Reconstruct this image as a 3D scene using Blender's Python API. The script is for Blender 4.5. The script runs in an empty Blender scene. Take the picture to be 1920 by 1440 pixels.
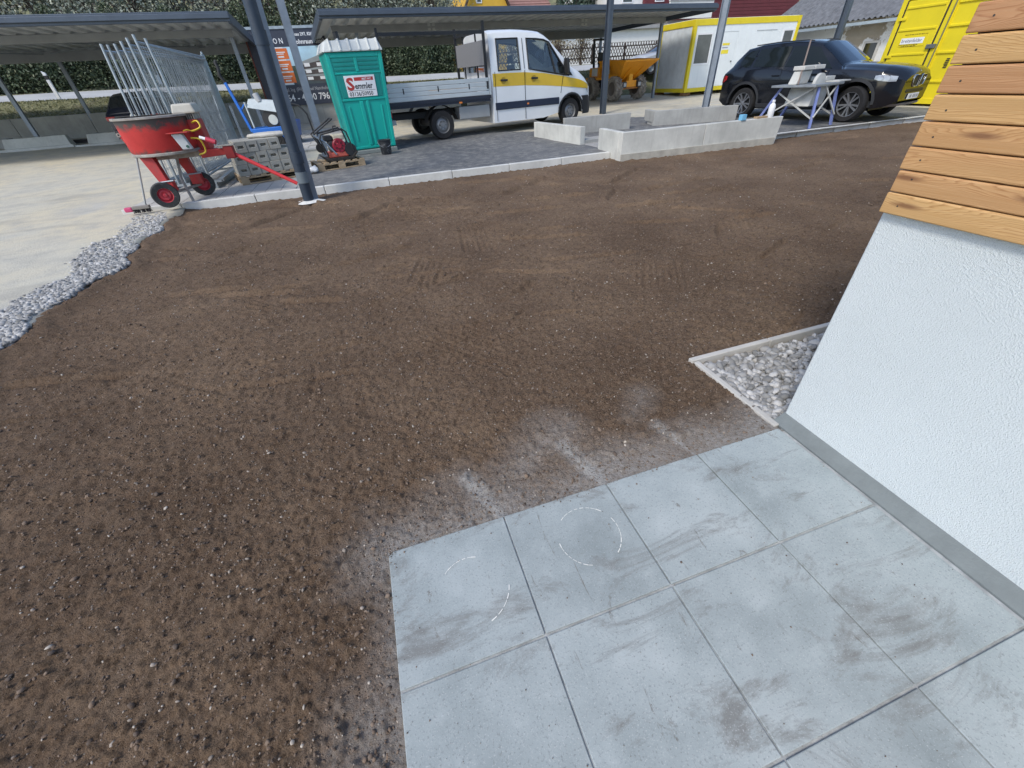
import bpy, math, random
import numpy as np
from mathutils import Vector, Matrix, Euler
random.seed(7); RNG = np.random.default_rng(7)
R = math.radians
scene = bpy.context.scene
col = scene.collection

# ---------------------------------------------------------------- camera, sky, sun, exposure
cam_d = bpy.data.cameras.new('camera'); cam = bpy.data.objects.new('camera', cam_d); col.objects.link(cam)
scene.camera = cam
cam_d.sensor_width = 36.0; cam_d.lens = 14.0; cam_d.clip_start = 0.05; cam_d.clip_end = 2000
_pi, _ro, _ya = R(37.7), R(-4.0), R(15.8)
_fw = Vector((math.sin(_ya)*math.cos(_pi), math.cos(_ya)*math.cos(_pi), -math.sin(_pi)))
_r0 = Vector((math.cos(_ya), -math.sin(_ya), 0)); _u0 = _r0.cross(_fw)
_r = _r0*math.cos(_ro) + _u0*math.sin(_ro); _u = _u0*math.cos(_ro) - _r0*math.sin(_ro)
cam.matrix_world = Matrix(((_r.x, _u.x, -_fw.x, 0), (_r.y, _u.y, -_fw.y, 0), (_r.z, _u.z, -_fw.z, 1.5), (0, 0, 0, 1)))

SUN_FROM = Vector((-0.56, -0.38, 0.72)).normalized()
world = bpy.data.worlds.new('World'); scene.world = world; world.use_nodes = True
wn = world.node_tree; wn.nodes.clear()
wo = wn.nodes.new('ShaderNodeOutputWorld'); wb = wn.nodes.new('ShaderNodeBackground'); ws = wn.nodes.new('ShaderNodeTexSky')
ws.sky_type = 'NISHITA'; ws.sun_disc = False
ws.sun_elevation = math.asin(SUN_FROM.z); ws.sun_rotation = math.atan2(SUN_FROM.x, SUN_FROM.y)
ws.air_density = 0.9; ws.dust_density = 1.2; ws.ozone_density = 1.0
wb.inputs['Strength'].default_value = 0.15
wn.links.new(ws.outputs[0], wb.inputs[0]); wn.links.new(wb.outputs[0], wo.inputs[0])
sun_d = bpy.data.lights.new('sun', 'SUN'); sun = bpy.data.objects.new('sun', sun_d); col.objects.link(sun)
sun_d.energy = 1.5; sun_d.angle = R(12); sun_d.color = (1.0, 0.95, 0.86)
sun.rotation_euler = (-SUN_FROM).to_track_quat('-Z', 'Y').to_euler()
sun.location = (0, 0, 30)
vs = scene.view_settings; vs.view_transform = 'Standard'; vs.look = 'None'; vs.gamma = 1.0; vs.use_curve_mapping = False
vs.exposure = 0.70
scene.cycles.max_bounces = 6; scene.cycles.transparent_max_bounces = 12

# ---------------------------------------------------------------- materials
_mc = {}
def nodes_of(name):
    m = bpy.data.materials.new(name); m.use_nodes = True
    nt = m.node_tree; b = nt.nodes['Principled BSDF']
    return m, nt, b
def nn(nt, t, **k):
    n = nt.nodes.new(t)
    for a, v in k.items(): setattr(n, a, v)
    return n
def rgb(c): return (c[0], c[1], c[2], 1.0)
def ramp(nt, src, stops):
    r = nn(nt, 'ShaderNodeValToRGB')
    while len(r.color_ramp.elements) < len(stops): r.color_ramp.elements.new(0.5)
    for e, (p, c) in zip(r.color_ramp.elements, stops):
        e.position = p; e.color = rgb(c) if not isinstance(c, (int, float)) else (c, c, c, 1)
    nt.links.new(src, r.inputs[0]); return r.outputs[0]
def mixc(nt, fac, a, b, mode='MIX'):
    m = nn(nt, 'ShaderNodeMix', data_type='RGBA', blend_type=mode)
    for i, s in ((0, fac), (6, a), (7, b)):
        if hasattr(s, 'default_value') or hasattr(s, 'is_linked'): nt.links.new(s, m.inputs[i])
        else: m.inputs[i].default_value = s if i == 0 else rgb(s)
    return m.outputs[2]
def mth(nt, op, a, b=None, clamp=False):
    m = nn(nt, 'ShaderNodeMath', operation=op, use_clamp=clamp)
    for i, s in ((0, a), (1, b)):
        if s is None: continue
        if hasattr(s, 'is_linked'): nt.links.new(s, m.inputs[i])
        else: m.inputs[i].default_value = s
    return m.outputs[0]
def coords(nt, scale=(1, 1, 1), kind='Object', rot=(0, 0, 0), loc=(0, 0, 0)):
    t = nn(nt, 'ShaderNodeTexCoord'); mp = nn(nt, 'ShaderNodeMapping')
    mp.inputs['Scale'].default_value = scale; mp.inputs['Rotation'].default_value = rot; mp.inputs['Location'].default_value = loc
    nt.links.new(t.outputs[kind], mp.inputs[0]); return mp.outputs[0]
def noise(nt, vec, scale, detail=4, rough=0.55, dist=0.0):
    n = nn(nt, 'ShaderNodeTexNoise'); n.inputs['Scale'].default_value = scale; n.inputs['Detail'].default_value = detail
    n.inputs['Roughness'].default_value = rough; n.inputs['Distortion'].default_value = dist
    nt.links.new(vec, n.inputs['Vector']); return n.outputs[0]
def bumpn(nt, b, h, strength=0.4, dist=0.01, prev=None):
    u = nn(nt, 'ShaderNodeBump'); u.inputs['Strength'].default_value = strength; u.inputs['Distance'].default_value = dist
    nt.links.new(h, u.inputs['Height'])
    if prev is not None: nt.links.new(prev, u.inputs['Normal'])
    nt.links.new(u.outputs[0], b.inputs['Normal']); return u.outputs[0]
def mat(name, c, rough=0.5, metal=0.0, var=0.10, vs=2.5, bump=0.0, bs=60, coat=0.0, dirt=None, dirt_amt=0.0, spec=0.5):
    """plain procedural surface: colour with soft uneven tone, optional grime and fine relief"""
    if name in _mc: return _mc[name]
    m, nt, b = nodes_of(name)
    v = coords(nt)
    n = noise(nt, v, vs, 5, 0.6)
    lo = tuple(x*(1-var) for x in c); hi = tuple(min(1, x*(1+var)) for x in c)
    cc = ramp(nt, n, [(0.3, lo), (0.7, hi)])
    if dirt:
        d = noise(nt, v, vs*2.3, 7, 0.7)
        f = ramp(nt, d, [(0.62-0.3*dirt_amt, 0), (0.78-0.2*dirt_amt, min(1, 0.35+dirt_amt))])
        cc = mixc(nt, f, cc, dirt)
    nt.links.new(cc, b.inputs['Base Color'])
    b.inputs['Roughness'].default_value = rough; b.inputs['Metallic'].default_value = metal
    b.inputs['Coat Weight'].default_value = coat; b.inputs['Coat Roughness'].default_value = 0.06
    b.inputs['Specular IOR Level'].default_value = spec
    if bump: bumpn(nt, b, noise(nt, v, bs, 4, 0.6), bump, 0.01)
    _mc[name] = m; return m

# ---------------------------------------------------------------- mesh building
class MB:
    def __init__(s): s.v = []; s.f = []
    def add(s, vs, fs):
        o = len(s.v); s.v.extend([tuple(p) for p in vs]); s.f.extend([tuple(i+o for i in f) for f in fs]); return s
    def box(s, x0, x1, y0, y1, z0, z1):
        return s.add([(x0,y0,z0),(x1,y0,z0),(x1,y1,z0),(x0,y1,z0),(x0,y0,z1),(x1,y0,z1),(x1,y1,z1),(x0,y1,z1)],
                     [(0,3,2,1),(4,5,6,7),(0,1,5,4),(1,2,6,5),(2,3,7,6),(3,0,4,7)])
    def hexa(s, b, t):
        return s.add(list(b)+list(t), [(0,3,2,1),(4,5,6,7),(0,1,5,4),(1,2,6,5),(2,3,7,6),(3,0,4,7)])
    def bar(s, p0, p1, w, h=None, up=(0, 0, 1)):
        h = h or w; p0 = Vector(p0); p1 = Vector(p1); d = (p1-p0).normalized(); up = Vector(up)
        if abs(d.dot(up)) > 0.98: up = Vector((1, 0, 0))
        a = d.cross(up).normalized()*w/2; b = a.cross(d).normalized()*h/2
        return s.hexa([p0-a-b, p0+a-b, p0+a+b, p0-a+b], [p1-a-b, p1+a-b, p1+a+b, p1-a+b]) if 0 else s.add(
            [p0-a-b, p0+a-b, p0+a+b, p0-a+b, p1-a-b, p1+a-b, p1+a+b, p1-a+b],
            [(0,1,2,3),(7,6,5,4),(4,5,1,0),(5,6,2,1),(6,7,3,2),(7,4,0,3)])
    def cyl(s, p0, p1, r0, r1=None, n=12, caps=True):
        r1 = r0 if r1 is None else r1; p0 = Vector(p0); p1 = Vector(p1); d = (p1-p0).normalized()
        up = Vector((0, 0, 1)) if abs(d.z) < 0.95 else Vector((1, 0, 0))
        a = d.cross(up).normalized(); b = d.cross(a)
        vs = []
        for p, r in ((p0, r0), (p1, r1)):
            for i in range(n):
                t = 2*math.pi*i/n; vs.append(p + a*(r*math.cos(t)) + b*(r*math.sin(t)))
        fs = [(i, (i+1) % n, n+(i+1) % n, n+i) for i in range(n)]
        if caps: fs += [tuple(range(n-1, -1, -1)), tuple(range(n, 2*n))]
        return s.add(vs, fs)
    def tube(s, pts, r, n=8, closed=False):
        pts = [Vector(p) for p in pts]; m = len(pts); vs = []; prev = None
        for i, p in enumerate(pts):
            if closed: d = (pts[(i+1) % m]-pts[i-1]).normalized()
            else: d = (pts[min(i+1, m-1)]-pts[max(i-1, 0)]).normalized()
            if prev is None:
                up = Vector((0, 0, 1)) if abs(d.z) < 0.9 else Vector((1, 0, 0)); a = d.cross(up).normalized()
            else:
                a = (prev - d*prev.dot(d)).normalized()
            prev = a; b = d.cross(a)
            for k in range(n):
                t = 2*math.pi*k/n; vs.append(p + a*(r*math.cos(t)) + b*(r*math.sin(t)))
        fs = []
        for i in range(m if closed else m-1):
            j = (i+1) % m
            for k in range(n): fs.append((i*n+k, i*n+(k+1) % n, j*n+(k+1) % n, j*n+k))
        if not closed: fs += [tuple(range(n-1, -1, -1)), tuple((m-1)*n+k for k in range(n))]
        return s.add(vs, fs)
    def prism(s, poly, plane, a, b):
        """extrude a 2D outline: plane 'xz' along y, 'xy' along z, 'yz' along x"""
        n = len(poly)
        def P(u, v, w): return {'xz': (u, w, v), 'xy': (u, v, w), 'yz': (w, u, v)}[plane]
        vs = [P(u, v, a) for u, v in poly] + [P(u, v, b) for u, v in poly]
        fs = [(i, (i+1) % n, n+(i+1) % n, n+i) for i in range(n)] + [tuple(range(n-1, -1, -1)), tuple(range(n, 2*n))]
        return s.add(vs, fs)
    def lathe(s, prof, n=24, o=(0, 0, 0), axis='z', a0=0, a1=2*math.pi):
        m = len(prof); vs = []; full = abs(a1-a0-2*math.pi) < 1e-6; k = n if full else n+1
        for i in range(k):
            t = a0 + (a1-a0)*i/n; c, q = math.cos(t), math.sin(t)
            for r, z in prof:
                p = {'z': (r*c, r*q, z), 'y': (r*c, z, r*q), 'x': (z, r*c, r*q)}[axis]
                vs.append((p[0]+o[0], p[1]+o[1], p[2]+o[2]))
        fs = []
        for i in range(n):
            j = (i+1) % k
            for q in range(m-1): fs.append((i*m+q, j*m+q, j*m+q+1, i*m+q+1))
        return s.add(vs, fs)
    def quad(s, *p): return s.add(p, [tuple(range(len(p)))])
    def grid(s, P, skip=()):
        """P[i][j] points; faces between neighbours"""
        n = len(P); m = len(P[0]); o = len(s.v)
        for row in P: s.v.extend([tuple(p) for p in row])
        for i in range(n-1):
            for j in range(m-1):
                if (i, j) in skip: continue
                s.f.append((o+i*m+j, o+(i+1)*m+j, o+(i+1)*m+j+1, o+i*m+j+1))
        return s
    def build(s, name, m, parent=None, smooth=None, bevel=0.0, kind=None, label=None, loc=None, rot=None, fixn=True):
        me = bpy.data.meshes.new(name); me.from_pydata(s.v, [], s.f); me.validate()
        if fixn:
            import bmesh
            bm = bmesh.new(); bm.from_mesh(me); bmesh.ops.recalc_face_normals(bm, faces=bm.faces); bm.to_mesh(me); bm.free()
        if smooth is not None:
            me.shade_smooth(); me.set_sharp_from_angle(angle=R(smooth))
        return place(name, me, m, parent, bevel, kind, label, loc, rot)
def place(name, me, m, parent=None, bevel=0.0, kind=None, label=None, loc=None, rot=None):
    if m is not None and len(me.materials) == 0: me.materials.append(m)
    o = bpy.data.objects.new(name, me); col.objects.link(o)
    if parent is not None: o.parent = parent
    if loc is not None: o.location = loc
    if rot is not None: o.rotation_euler = rot
    if bevel:
        md = o.modifiers.new('bevel', 'BEVEL'); md.width = bevel; md.segments = 2; md.limit_method = 'ANGLE'; md.angle_limit = R(40)
    if kind: o['kind'] = kind
    if label: o['label'] = label
    return o
def tag(o, label, cat, group=None):
    o['label'] = label; o['category'] = cat
    if group: o['group'] = group
    return o
def thing(name, label, cat, loc=(0, 0, 0), rz=0.0, group=None, rot=None):
    o = bpy.data.objects.new(name, None); o.empty_display_size = 0.2; col.objects.link(o)
    o.location = loc; o.rotation_euler = rot if rot else (0, 0, rz)
    return tag(o, label, cat, group)
def struct(o): o['kind'] = 'structure'; return o
def copy_tree(root, loc=None, rz=None, label=None, parent=None):
    c = root.copy(); col.objects.link(c)
    if parent is not None: c.parent = parent
    if loc is not None: c.location = loc
    if rz is not None: c.rotation_euler = (0, 0, rz)
    if label: c['label'] = label
    for ch in list(root.children): copy_tree(ch, parent=c)
    return c
def np_mesh(name, v, f, m, smooth=False, **k):
    me = bpy.data.meshes.new(name); v = np.asarray(v, np.float32); f = np.asarray(f, np.int32)
    me.vertices.add(len(v)); me.vertices.foreach_set('co', v.ravel())
    me.loops.add(f.size); me.loops.foreach_set('vertex_index', f.ravel())
    me.polygons.add(len(f)); me.polygons.foreach_set('loop_start', np.arange(0, f.size, f.shape[1], dtype=np.int32))
    if smooth: me.polygons.foreach_set('use_smooth', np.ones(len(f), bool))
    me.update(calc_edges=True)
    return place(name, me, m, **k)
def text(s, size, m, parent, M4, name='lettering', bold=0.0, align='LEFT', width=None):
    cu = bpy.data.curves.new('t', 'FONT'); cu.body = s; cu.size = size; cu.align_x = align; cu.extrude = 0.0; cu.offset = bold
    cu.resolution_u = 2
    ob = bpy.data.objects.new('t', cu); col.objects.link(ob)
    bpy.context.view_layer.update()
    me = bpy.data.meshes.new_from_object(ob.evaluated_get(bpy.context.evaluated_depsgraph_get()))
    bpy.data.objects.remove(ob); bpy.data.curves.remove(cu)
    sx = 1.0
    if width and me.vertices:
        xs = [v.co.x for v in me.vertices]; w = max(xs)-min(xs)
        if w > 1e-6: sx = width/w
    me.transform(Matrix.Diagonal((sx, 1, 1, 1))); me.materials.clear()
    o = place(name, me, m, parent); o.matrix_local = M4; return o
def face_matrix(o, xdir, ydir):
    x = Vector(xdir).normalized(); y = Vector(ydir).normalized(); z = x.cross(y)
    return Matrix(((x.x, y.x, z.x, o[0]), (x.y, y.y, z.y, o[1]), (x.z, y.z, z.z, o[2]), (0, 0, 0, 1)))

# lattice noise for height fields
def vnoise(x, y, seed=0):
    rs = np.random.default_rng(seed); T = rs.random((256, 256))
    xi = np.floor(x).astype(int); yi = np.floor(y).astype(int); fx = x-xi; fy = y-yi
    fx = fx*fx*(3-2*fx); fy = fy*fy*(3-2*fy)
    a = T[xi % 256, yi % 256]; b = T[(xi+1) % 256, yi % 256]; c = T[xi % 256, (yi+1) % 256]; d = T[(xi+1) % 256, (yi+1) % 256]
    return (a*(1-fx)+b*fx)*(1-fy) + (c*(1-fx)+d*fx)*fy - 0.5
def fbm(x, y, s, o=4, seed=0, g=0.5):
    r = 0; a = 1
    for i in range(o): r = r + a*vnoise(x*s*(2**i)+17*i, y*s*(2**i)+31*i, seed+i); a *= g
    return r
def gz(x, y):
    """level of the trodden yard: nearly flat, rising gently towards the road"""
    x = np.asarray(x, float); y = np.asarray(y, float); d = np.clip(y, 11, 40)-11
    return 0.1 + d*0.02 + np.maximum(0, -x-4)*d*0.002
def gzf(x, y): return float(gz(x, y))
ICO_V = None
def ico():
    t = (1+5**.5)/2
    v = np.array([(-1,t,0),(1,t,0),(-1,-t,0),(1,-t,0),(0,-1,t),(0,1,t),(0,-1,-t),(0,1,-t),(t,0,-1),(t,0,1),(-t,0,-1),(-t,0,1)], float)
    v /= np.linalg.norm(v[0])
    f = np.array([(0,11,5),(0,5,1),(0,1,7),(0,7,10),(0,10,11),(1,5,9),(5,11,4),(11,10,2),(10,7,6),(7,1,8),(3,9,4),(3,4,2),(3,2,6),(3,6,8),(3,8,9),(4,9,5),(2,4,11),(6,2,10),(8,6,7),(9,8,1)])
    return v, f
def ico2():
    v, f = ico(); v = list(map(tuple, v)); mid = {}; F = []
    def m(a, b):
        k = (min(a, b), max(a, b))
        if k not in mid:
            p = (np.array(v[a])+np.array(v[b])); p /= np.linalg.norm(p); v.append(tuple(p)); mid[k] = len(v)-1
        return mid[k]
    for a, b, c in f:
        x, y, z = m(a, b), m(b, c), m(c, a); F += [(a,x,z),(b,y,x),(c,z,y),(x,y,z)]
    return np.array(v), np.array(F)
def rand_rot(n):
    q = RNG.normal(size=(n, 4)); q /= np.linalg.norm(q, axis=1)[:, None]; w, x, y, z = q.T
    return np.stack([np.stack([1-2*(y*y+z*z), 2*(x*y-z*w), 2*(x*z+y*w)], -1), np.stack([2*(x*y+z*w), 1-2*(x*x+z*z), 2*(y*z-x*w)], -1),
                     np.stack([2*(x*z-y*w), 2*(y*z+x*w), 1-2*(x*x+y*y)], -1)], 1)
def stones(name, P, size, m, flat=0.7, fine=False, smooth=False, jag=0.25, stretch=0.4, **k):
    """one mesh of many uneven pebbles at the points P"""
    V, F = ico2() if fine else ico(); n = len(P)
    sc = np.asarray(size)[:, None]*(1+stretch*(RNG.random((n, 3))-0.5)*2)
    loc = V[None]*(1+jag*(RNG.random((n, len(V)))-0.5))[:, :, None]
    loc = loc*sc[:, None, :]
    if flat < 1: loc[:, :, 2] *= flat
    a = RNG.random(n)*6.283; tl = rand_rot(n)
    # mostly lying flat: spin about z then tip a little
    c, s_ = np.cos(a), np.sin(a)
    x = loc[:, :, 0]*c[:, None]-loc[:, :, 1]*s_[:, None]; y = loc[:, :, 0]*s_[:, None]+loc[:, :, 1]*c[:, None]; z = loc[:, :, 2]
    tx, ty = (RNG.random((2, n))-0.5)*0.9
    z = z + x*tx[:, None] + y*ty[:, None]
    v = np.stack([x, y, z], -1) + P[:, None, :]
    f = F[None]+(np.arange(n)*len(V))[:, None, None]
    return np_mesh(name, v.reshape(-1, 3), f.reshape(-1, 3), m, smooth=smooth, **k)
def leaves(name, P, size, m, aspect=0.55, **k):
    """one mesh of many small leaf blades (folded quads) at the points P"""
    n = len(P); Rm = rand_rot(n); s = np.asarray(size)[:, None]
    q = np.array([(-0.5, 0, 0), (0, -aspect/2, 0.06), (0.5, 0, 0.0), (0, aspect/2, 0.06)])
    v = np.einsum('nij,kj->nki', Rm, q)*s[:, None] + P[:, None, :]
    f = np.arange(4)[None] + (np.arange(n)*4)[:, None]
    return np_mesh(name, v.reshape(-1, 3), f, m, **k)
# ---------------------------------------------------------------- special materials
def soil_material():
    m, nt, b = nodes_of('soil')
    v = coords(nt)
    n1 = noise(nt, v, 0.9, 5, 0.6); n2 = noise(nt, v, 14, 6, 0.65); n3 = noise(nt, v, 62, 4, 0.7); n5 = noise(nt, v, 150, 2, 0.6); n6 = noise(nt, v, 24, 4, 0.75)
    c = ramp(nt, n1, [(0.34, (0.125, 0.080, 0.051)), (0.5, (0.192, 0.128, 0.083)), (0.66, (0.265, 0.182, 0.117))])
    c = mixc(nt, ramp(nt, n2, [(0.35, 0.0), (0.7, 0.75)]), c, (0.180, 0.130, 0.090))
    c = mixc(nt, ramp(nt, n3, [(0.48, 0.0), (0.66, 0.8)]), c, (0.066, 0.046, 0.033))
    c = mixc(nt, ramp(nt, n6, [(0.52, 0.0), (0.66, 0.7)]), c, (0.085, 0.057, 0.039))
    c = mixc(nt, ramp(nt, n5, [(0.58, 0.0), (0.72, 0.7)]), c, (0.25, 0.185, 0.13))
    # pale cutting dust blown over the soil from the slab edge and its joints
    def seg(x0, y0, x1, y1, w, amt):
        # distance to a segment in the ground plane, as nodes
        sx = nn(nt, 'ShaderNodeSeparateXYZ'); nt.links.new(v, sx.inputs[0]); X, Y = sx.outputs[0], sx.outputs[1]
        dx, dy = x1-x0, y1-y0; L = dx*dx+dy*dy
        t = mth(nt, 'ADD', mth(nt, 'MULTIPLY', mth(nt, 'SUBTRACT', X, x0), dx/L), mth(nt, 'MULTIPLY', mth(nt, 'SUBTRACT', Y, y0), dy/L), clamp=True)
        ex = mth(nt, 'SUBTRACT', X, mth(nt, 'ADD', mth(nt, 'MULTIPLY', t, dx), x0))
        ey = mth(nt, 'SUBTRACT', Y, mth(nt, 'ADD', mth(nt, 'MULTIPLY', t, dy), y0))
        d = mth(nt, 'SQRT', mth(nt, 'ADD', mth(nt, 'MULTIPLY', ex, ex), mth(nt, 'MULTIPLY', ey, ey)))
        wob = mth(nt, 'MULTIPLY', mth(nt, 'SUBTRACT', noise(nt, v, 3.2, 4, 0.6), 0.5), w*1.5)
        return mth(nt, 'MULTIPLY', mth(nt, 'SUBTRACT', 1.0, mth(nt, 'DIVIDE', mth(nt, 'ADD', d, wob), w), clamp=True), amt)
    segs = [(-0.29, 1.0, 1.75, 1.02, 0.30, 0.85), (-0.29, 1.0, -0.31, -1.0, 0.13, 0.65), (-0.36, -0.5, -0.36, 0.42, 0.26, 0.65),
            (0.195, 1.0, 0.10, 1.25, 0.09, 1.25), (0.195, 1.0, 0.15, 1.12, 0.035, 1.6), (0.69, 1.0, 0.60, 1.3, 0.09, 1.2), (0.69, 1.0, 0.65, 1.14, 0.035, 1.6), (1.18, 1.0, 1.13, 1.24, 0.08, 1.15), (1.18, 1.0, 1.16, 1.1, 0.03, 1.5),
            (0.35, 1.22, 0.66, 1.42, 0.22, 0.62), (1.70, 1.02, 1.55, 1.05, 0.07, 0.9), (-0.40, 1.05, 0.1, 1.2, 0.2, 0.5), (1.05, 1.35, 1.2, 1.5, 0.14, 0.38)]
    f = None
    for s in segs:
        q = seg(*s); f = q if f is None else mth(nt, 'MAXIMUM', f, q)
    g = ramp(nt, noise(nt, v, 55, 5, 0.7), [(0.30, 0.35), (0.62, 1.0)])
    f = mth(nt, 'MULTIPLY', f, g, clamp=True)
    c = mixc(nt, f, c, (0.40, 0.385, 0.36))
    nt.links.new(c, b.inputs['Base Color']); b.inputs['Roughness'].default_value = 0.95; b.inputs['Specular IOR Level'].default_value = 0.15
    bumpn(nt, b, noise(nt, v, 95, 5, 0.75), 1.0, 0.018)
    return m
def yard_material():
    m, nt, b = nodes_of('yard')
    v = coords(nt); n1 = noise(nt, v, 0.35, 6, 0.6, 0.6); n2 = noise(nt, v, 3.0, 6, 0.7); n3 = noise(nt, v, 45, 4, 0.7)
    c = ramp(nt, n1, [(0.32, (0.40, 0.395, 0.36)), (0.45, (0.53, 0.50, 0.41)), (0.58, (0.58, 0.52, 0.385)), (0.72, (0.47, 0.46, 0.42))])
    c = mixc(nt, ramp(nt, n2, [(0.45, 0.0), (0.65, 0.7)]), c, (0.40, 0.385, 0.34))
    # wheel tracks swept through the loose grit
    tv = coords(nt, scale=(0.30, 1.1, 1), rot=(0, 0, R(-32)))
    tr = noise(nt, tv, 1.5, 5, 0.6, 0.5)
    c = mixc(nt, ramp(nt, tr, [(0.54, 0.0), (0.68, 0.6)]), c, (0.36, 0.335, 0.28))
    c = mixc(nt, ramp(nt, n3, [(0.5, 0.0), (0.8, 0.5)]), c, (0.33, 0.315, 0.28))
    nt.links.new(c, b.inputs['Base Color']); b.inputs['Roughness'].default_value = 0.95; b.inputs['Specular IOR Level'].default_value = 0.2
    bumpn(nt, b, mth(nt, 'ADD', n2, n3), 0.5, 0.02)
    return m
def asphalt_material():
    m, nt, b = nodes_of('asphalt')
    v = coords(nt); n1 = noise(nt, v, 0.7, 6, 0.62); n2 = noise(nt, v, 70, 3, 0.7); n3 = noise(nt, v, 6, 6, 0.7)
    c = ramp(nt, n1, [(0.3, (0.062, 0.066, 0.070)), (0.55, (0.10, 0.103, 0.105)), (0.75, (0.17, 0.17, 0.162))])
    c = mixc(nt, ramp(nt, n3, [(0.46, 0.0), (0.66, 0.75)]), c, (0.27, 0.26, 0.235))
    c = mixc(nt, ramp(nt, n2, [(0.48, 0.0), (0.72, 0.75)]), c, (0.26, 0.26, 0.255))
    nt.links.new(c, b.inputs['Base Color']); b.inputs['Roughness'].default_value = 0.85
    bumpn(nt, b, n2, 0.6, 0.008)
    return m
def tile_material():
    m, nt, b = nodes_of('slab concrete')
    t = nn(nt, 'ShaderNodeTexCoord'); oi = nn(nt, 'ShaderNodeObjectInfo')
    geo = nn(nt, 'ShaderNodeNewGeometry'); v = geo.outputs['Position']
    n1 = noise(nt, v, 2.2, 6, 0.62); n2 = noise(nt, v, 9, 7, 0.72); n3 = noise(nt, v, 120, 3, 0.7); n4 = noise(nt, v, 210, 2, 0.6)
    c = ramp(nt, n1, [(0.32, (0.235, 0.270, 0.272)), (0.5, (0.315, 0.355, 0.357)), (0.68, (0.385, 0.425, 0.425))])
    rb = mth(nt, 'MULTIPLY', mth(nt, 'SUBTRACT', oi.outputs['Random'], 0.5), 0.10)
    hs = nn(nt, 'ShaderNodeHueSaturation'); nt.links.new(c, hs.inputs['Color']); nt.links.new(mth(nt, 'ADD', rb, 1.0), hs.inputs['Value']); c = hs.outputs[0]
    # scuffed-in soil
    sm = nn(nt, 'ShaderNodeMapping'); sm.inputs['Scale'].default_value = (2.2, 5.5, 1); sm.inputs['Rotation'].default_value = (0, 0, R(-28)); nt.links.new(v, sm.inputs[0])
    s1 = noise(nt, sm.outputs[0], 1.0, 7, 0.72, 0.8)
    c = mixc(nt, ramp(nt, s1, [(0.53, 0.0), (0.66, 0.8)]), c, (0.165, 0.165, 0.155))
    sm2 = nn(nt, 'ShaderNodeMapping'); sm2.inputs['Scale'].default_value = (9, 2.6, 1); sm2.inputs['Rotation'].default_value = (0, 0, R(35)); sm2.inputs['Location'].default_value = (3.1, 1.7, 0); nt.links.new(v, sm2.inputs[0])
    s2 = noise(nt, sm2.outputs[0], 1.3, 6, 0.75, 1.2)
    c = mixc(nt, ramp(nt, s2, [(0.62, 0.0), (0.71, 0.85)]), c, (0.105, 0.085, 0.065))
    c = mixc(nt, ramp(nt, n2, [(0.55, 0.0), (0.78, 0.4)]), c, (0.46, 0.50, 0.50))
    c = mixc(nt, ramp(nt, n3, [(0.56, 0.0), (0.68, 0.55)]), c, (0.15, 0.16, 0.16))
    c = mixc(nt, ramp(nt, n4, [(0.60, 0.0), (0.70, 0.5)]), c, (0.50, 0.52, 0.52))
    nt.links.new(c, b.inputs['Base Color']); b.inputs['Roughness'].default_value = 0.8; b.inputs['Specular IOR Level'].default_value = 0.35
    bumpn(nt, b, mth(nt, 'ADD', n3, n2), 0.25, 0.002)
    return m
def stucco_material():
    m, nt, b = nodes_of('white render')
    v = coords(nt); n1 = noise(nt, v, 1.2, 4, 0.6)
    c = ramp(nt, n1, [(0.3, (0.60, 0.645, 0.652)), (0.7, (0.655, 0.70, 0.705))])
    sz = nn(nt, 'ShaderNodeSeparateXYZ'); nt.links.new(v, sz.inputs[0])
    sp = ramp(nt, noise(nt, v, 90, 4, 0.75), [(0.60, 0.0), (0.68, 1.0)])
    sp = mth(nt, 'MULTIPLY', sp, mth(nt, 'SUBTRACT', 0.55, mth(nt, 'MULTIPLY', sz.outputs[2], 2.2), clamp=True), clamp=True)
    c = mixc(nt, sp, c, (0.26, 0.21, 0.16))
    nt.links.new(c, b.inputs['Base Color']); b.inputs['Roughness'].default_value = 0.9; b.inputs['Specular IOR Level'].default_value = 0.2
    vo = nn(nt, 'ShaderNodeTexVoronoi'); vo.inputs['Scale'].default_value = 260; nt.links.new(v, vo.inputs['Vector'])
    h = mth(nt, 'ADD', mth(nt, 'MULTIPLY', vo.outputs['Distance'], 0.35), noise(nt, v, 150, 6, 0.7))
    bumpn(nt, b, h, 0.8, 0.006)
    return m
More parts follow.
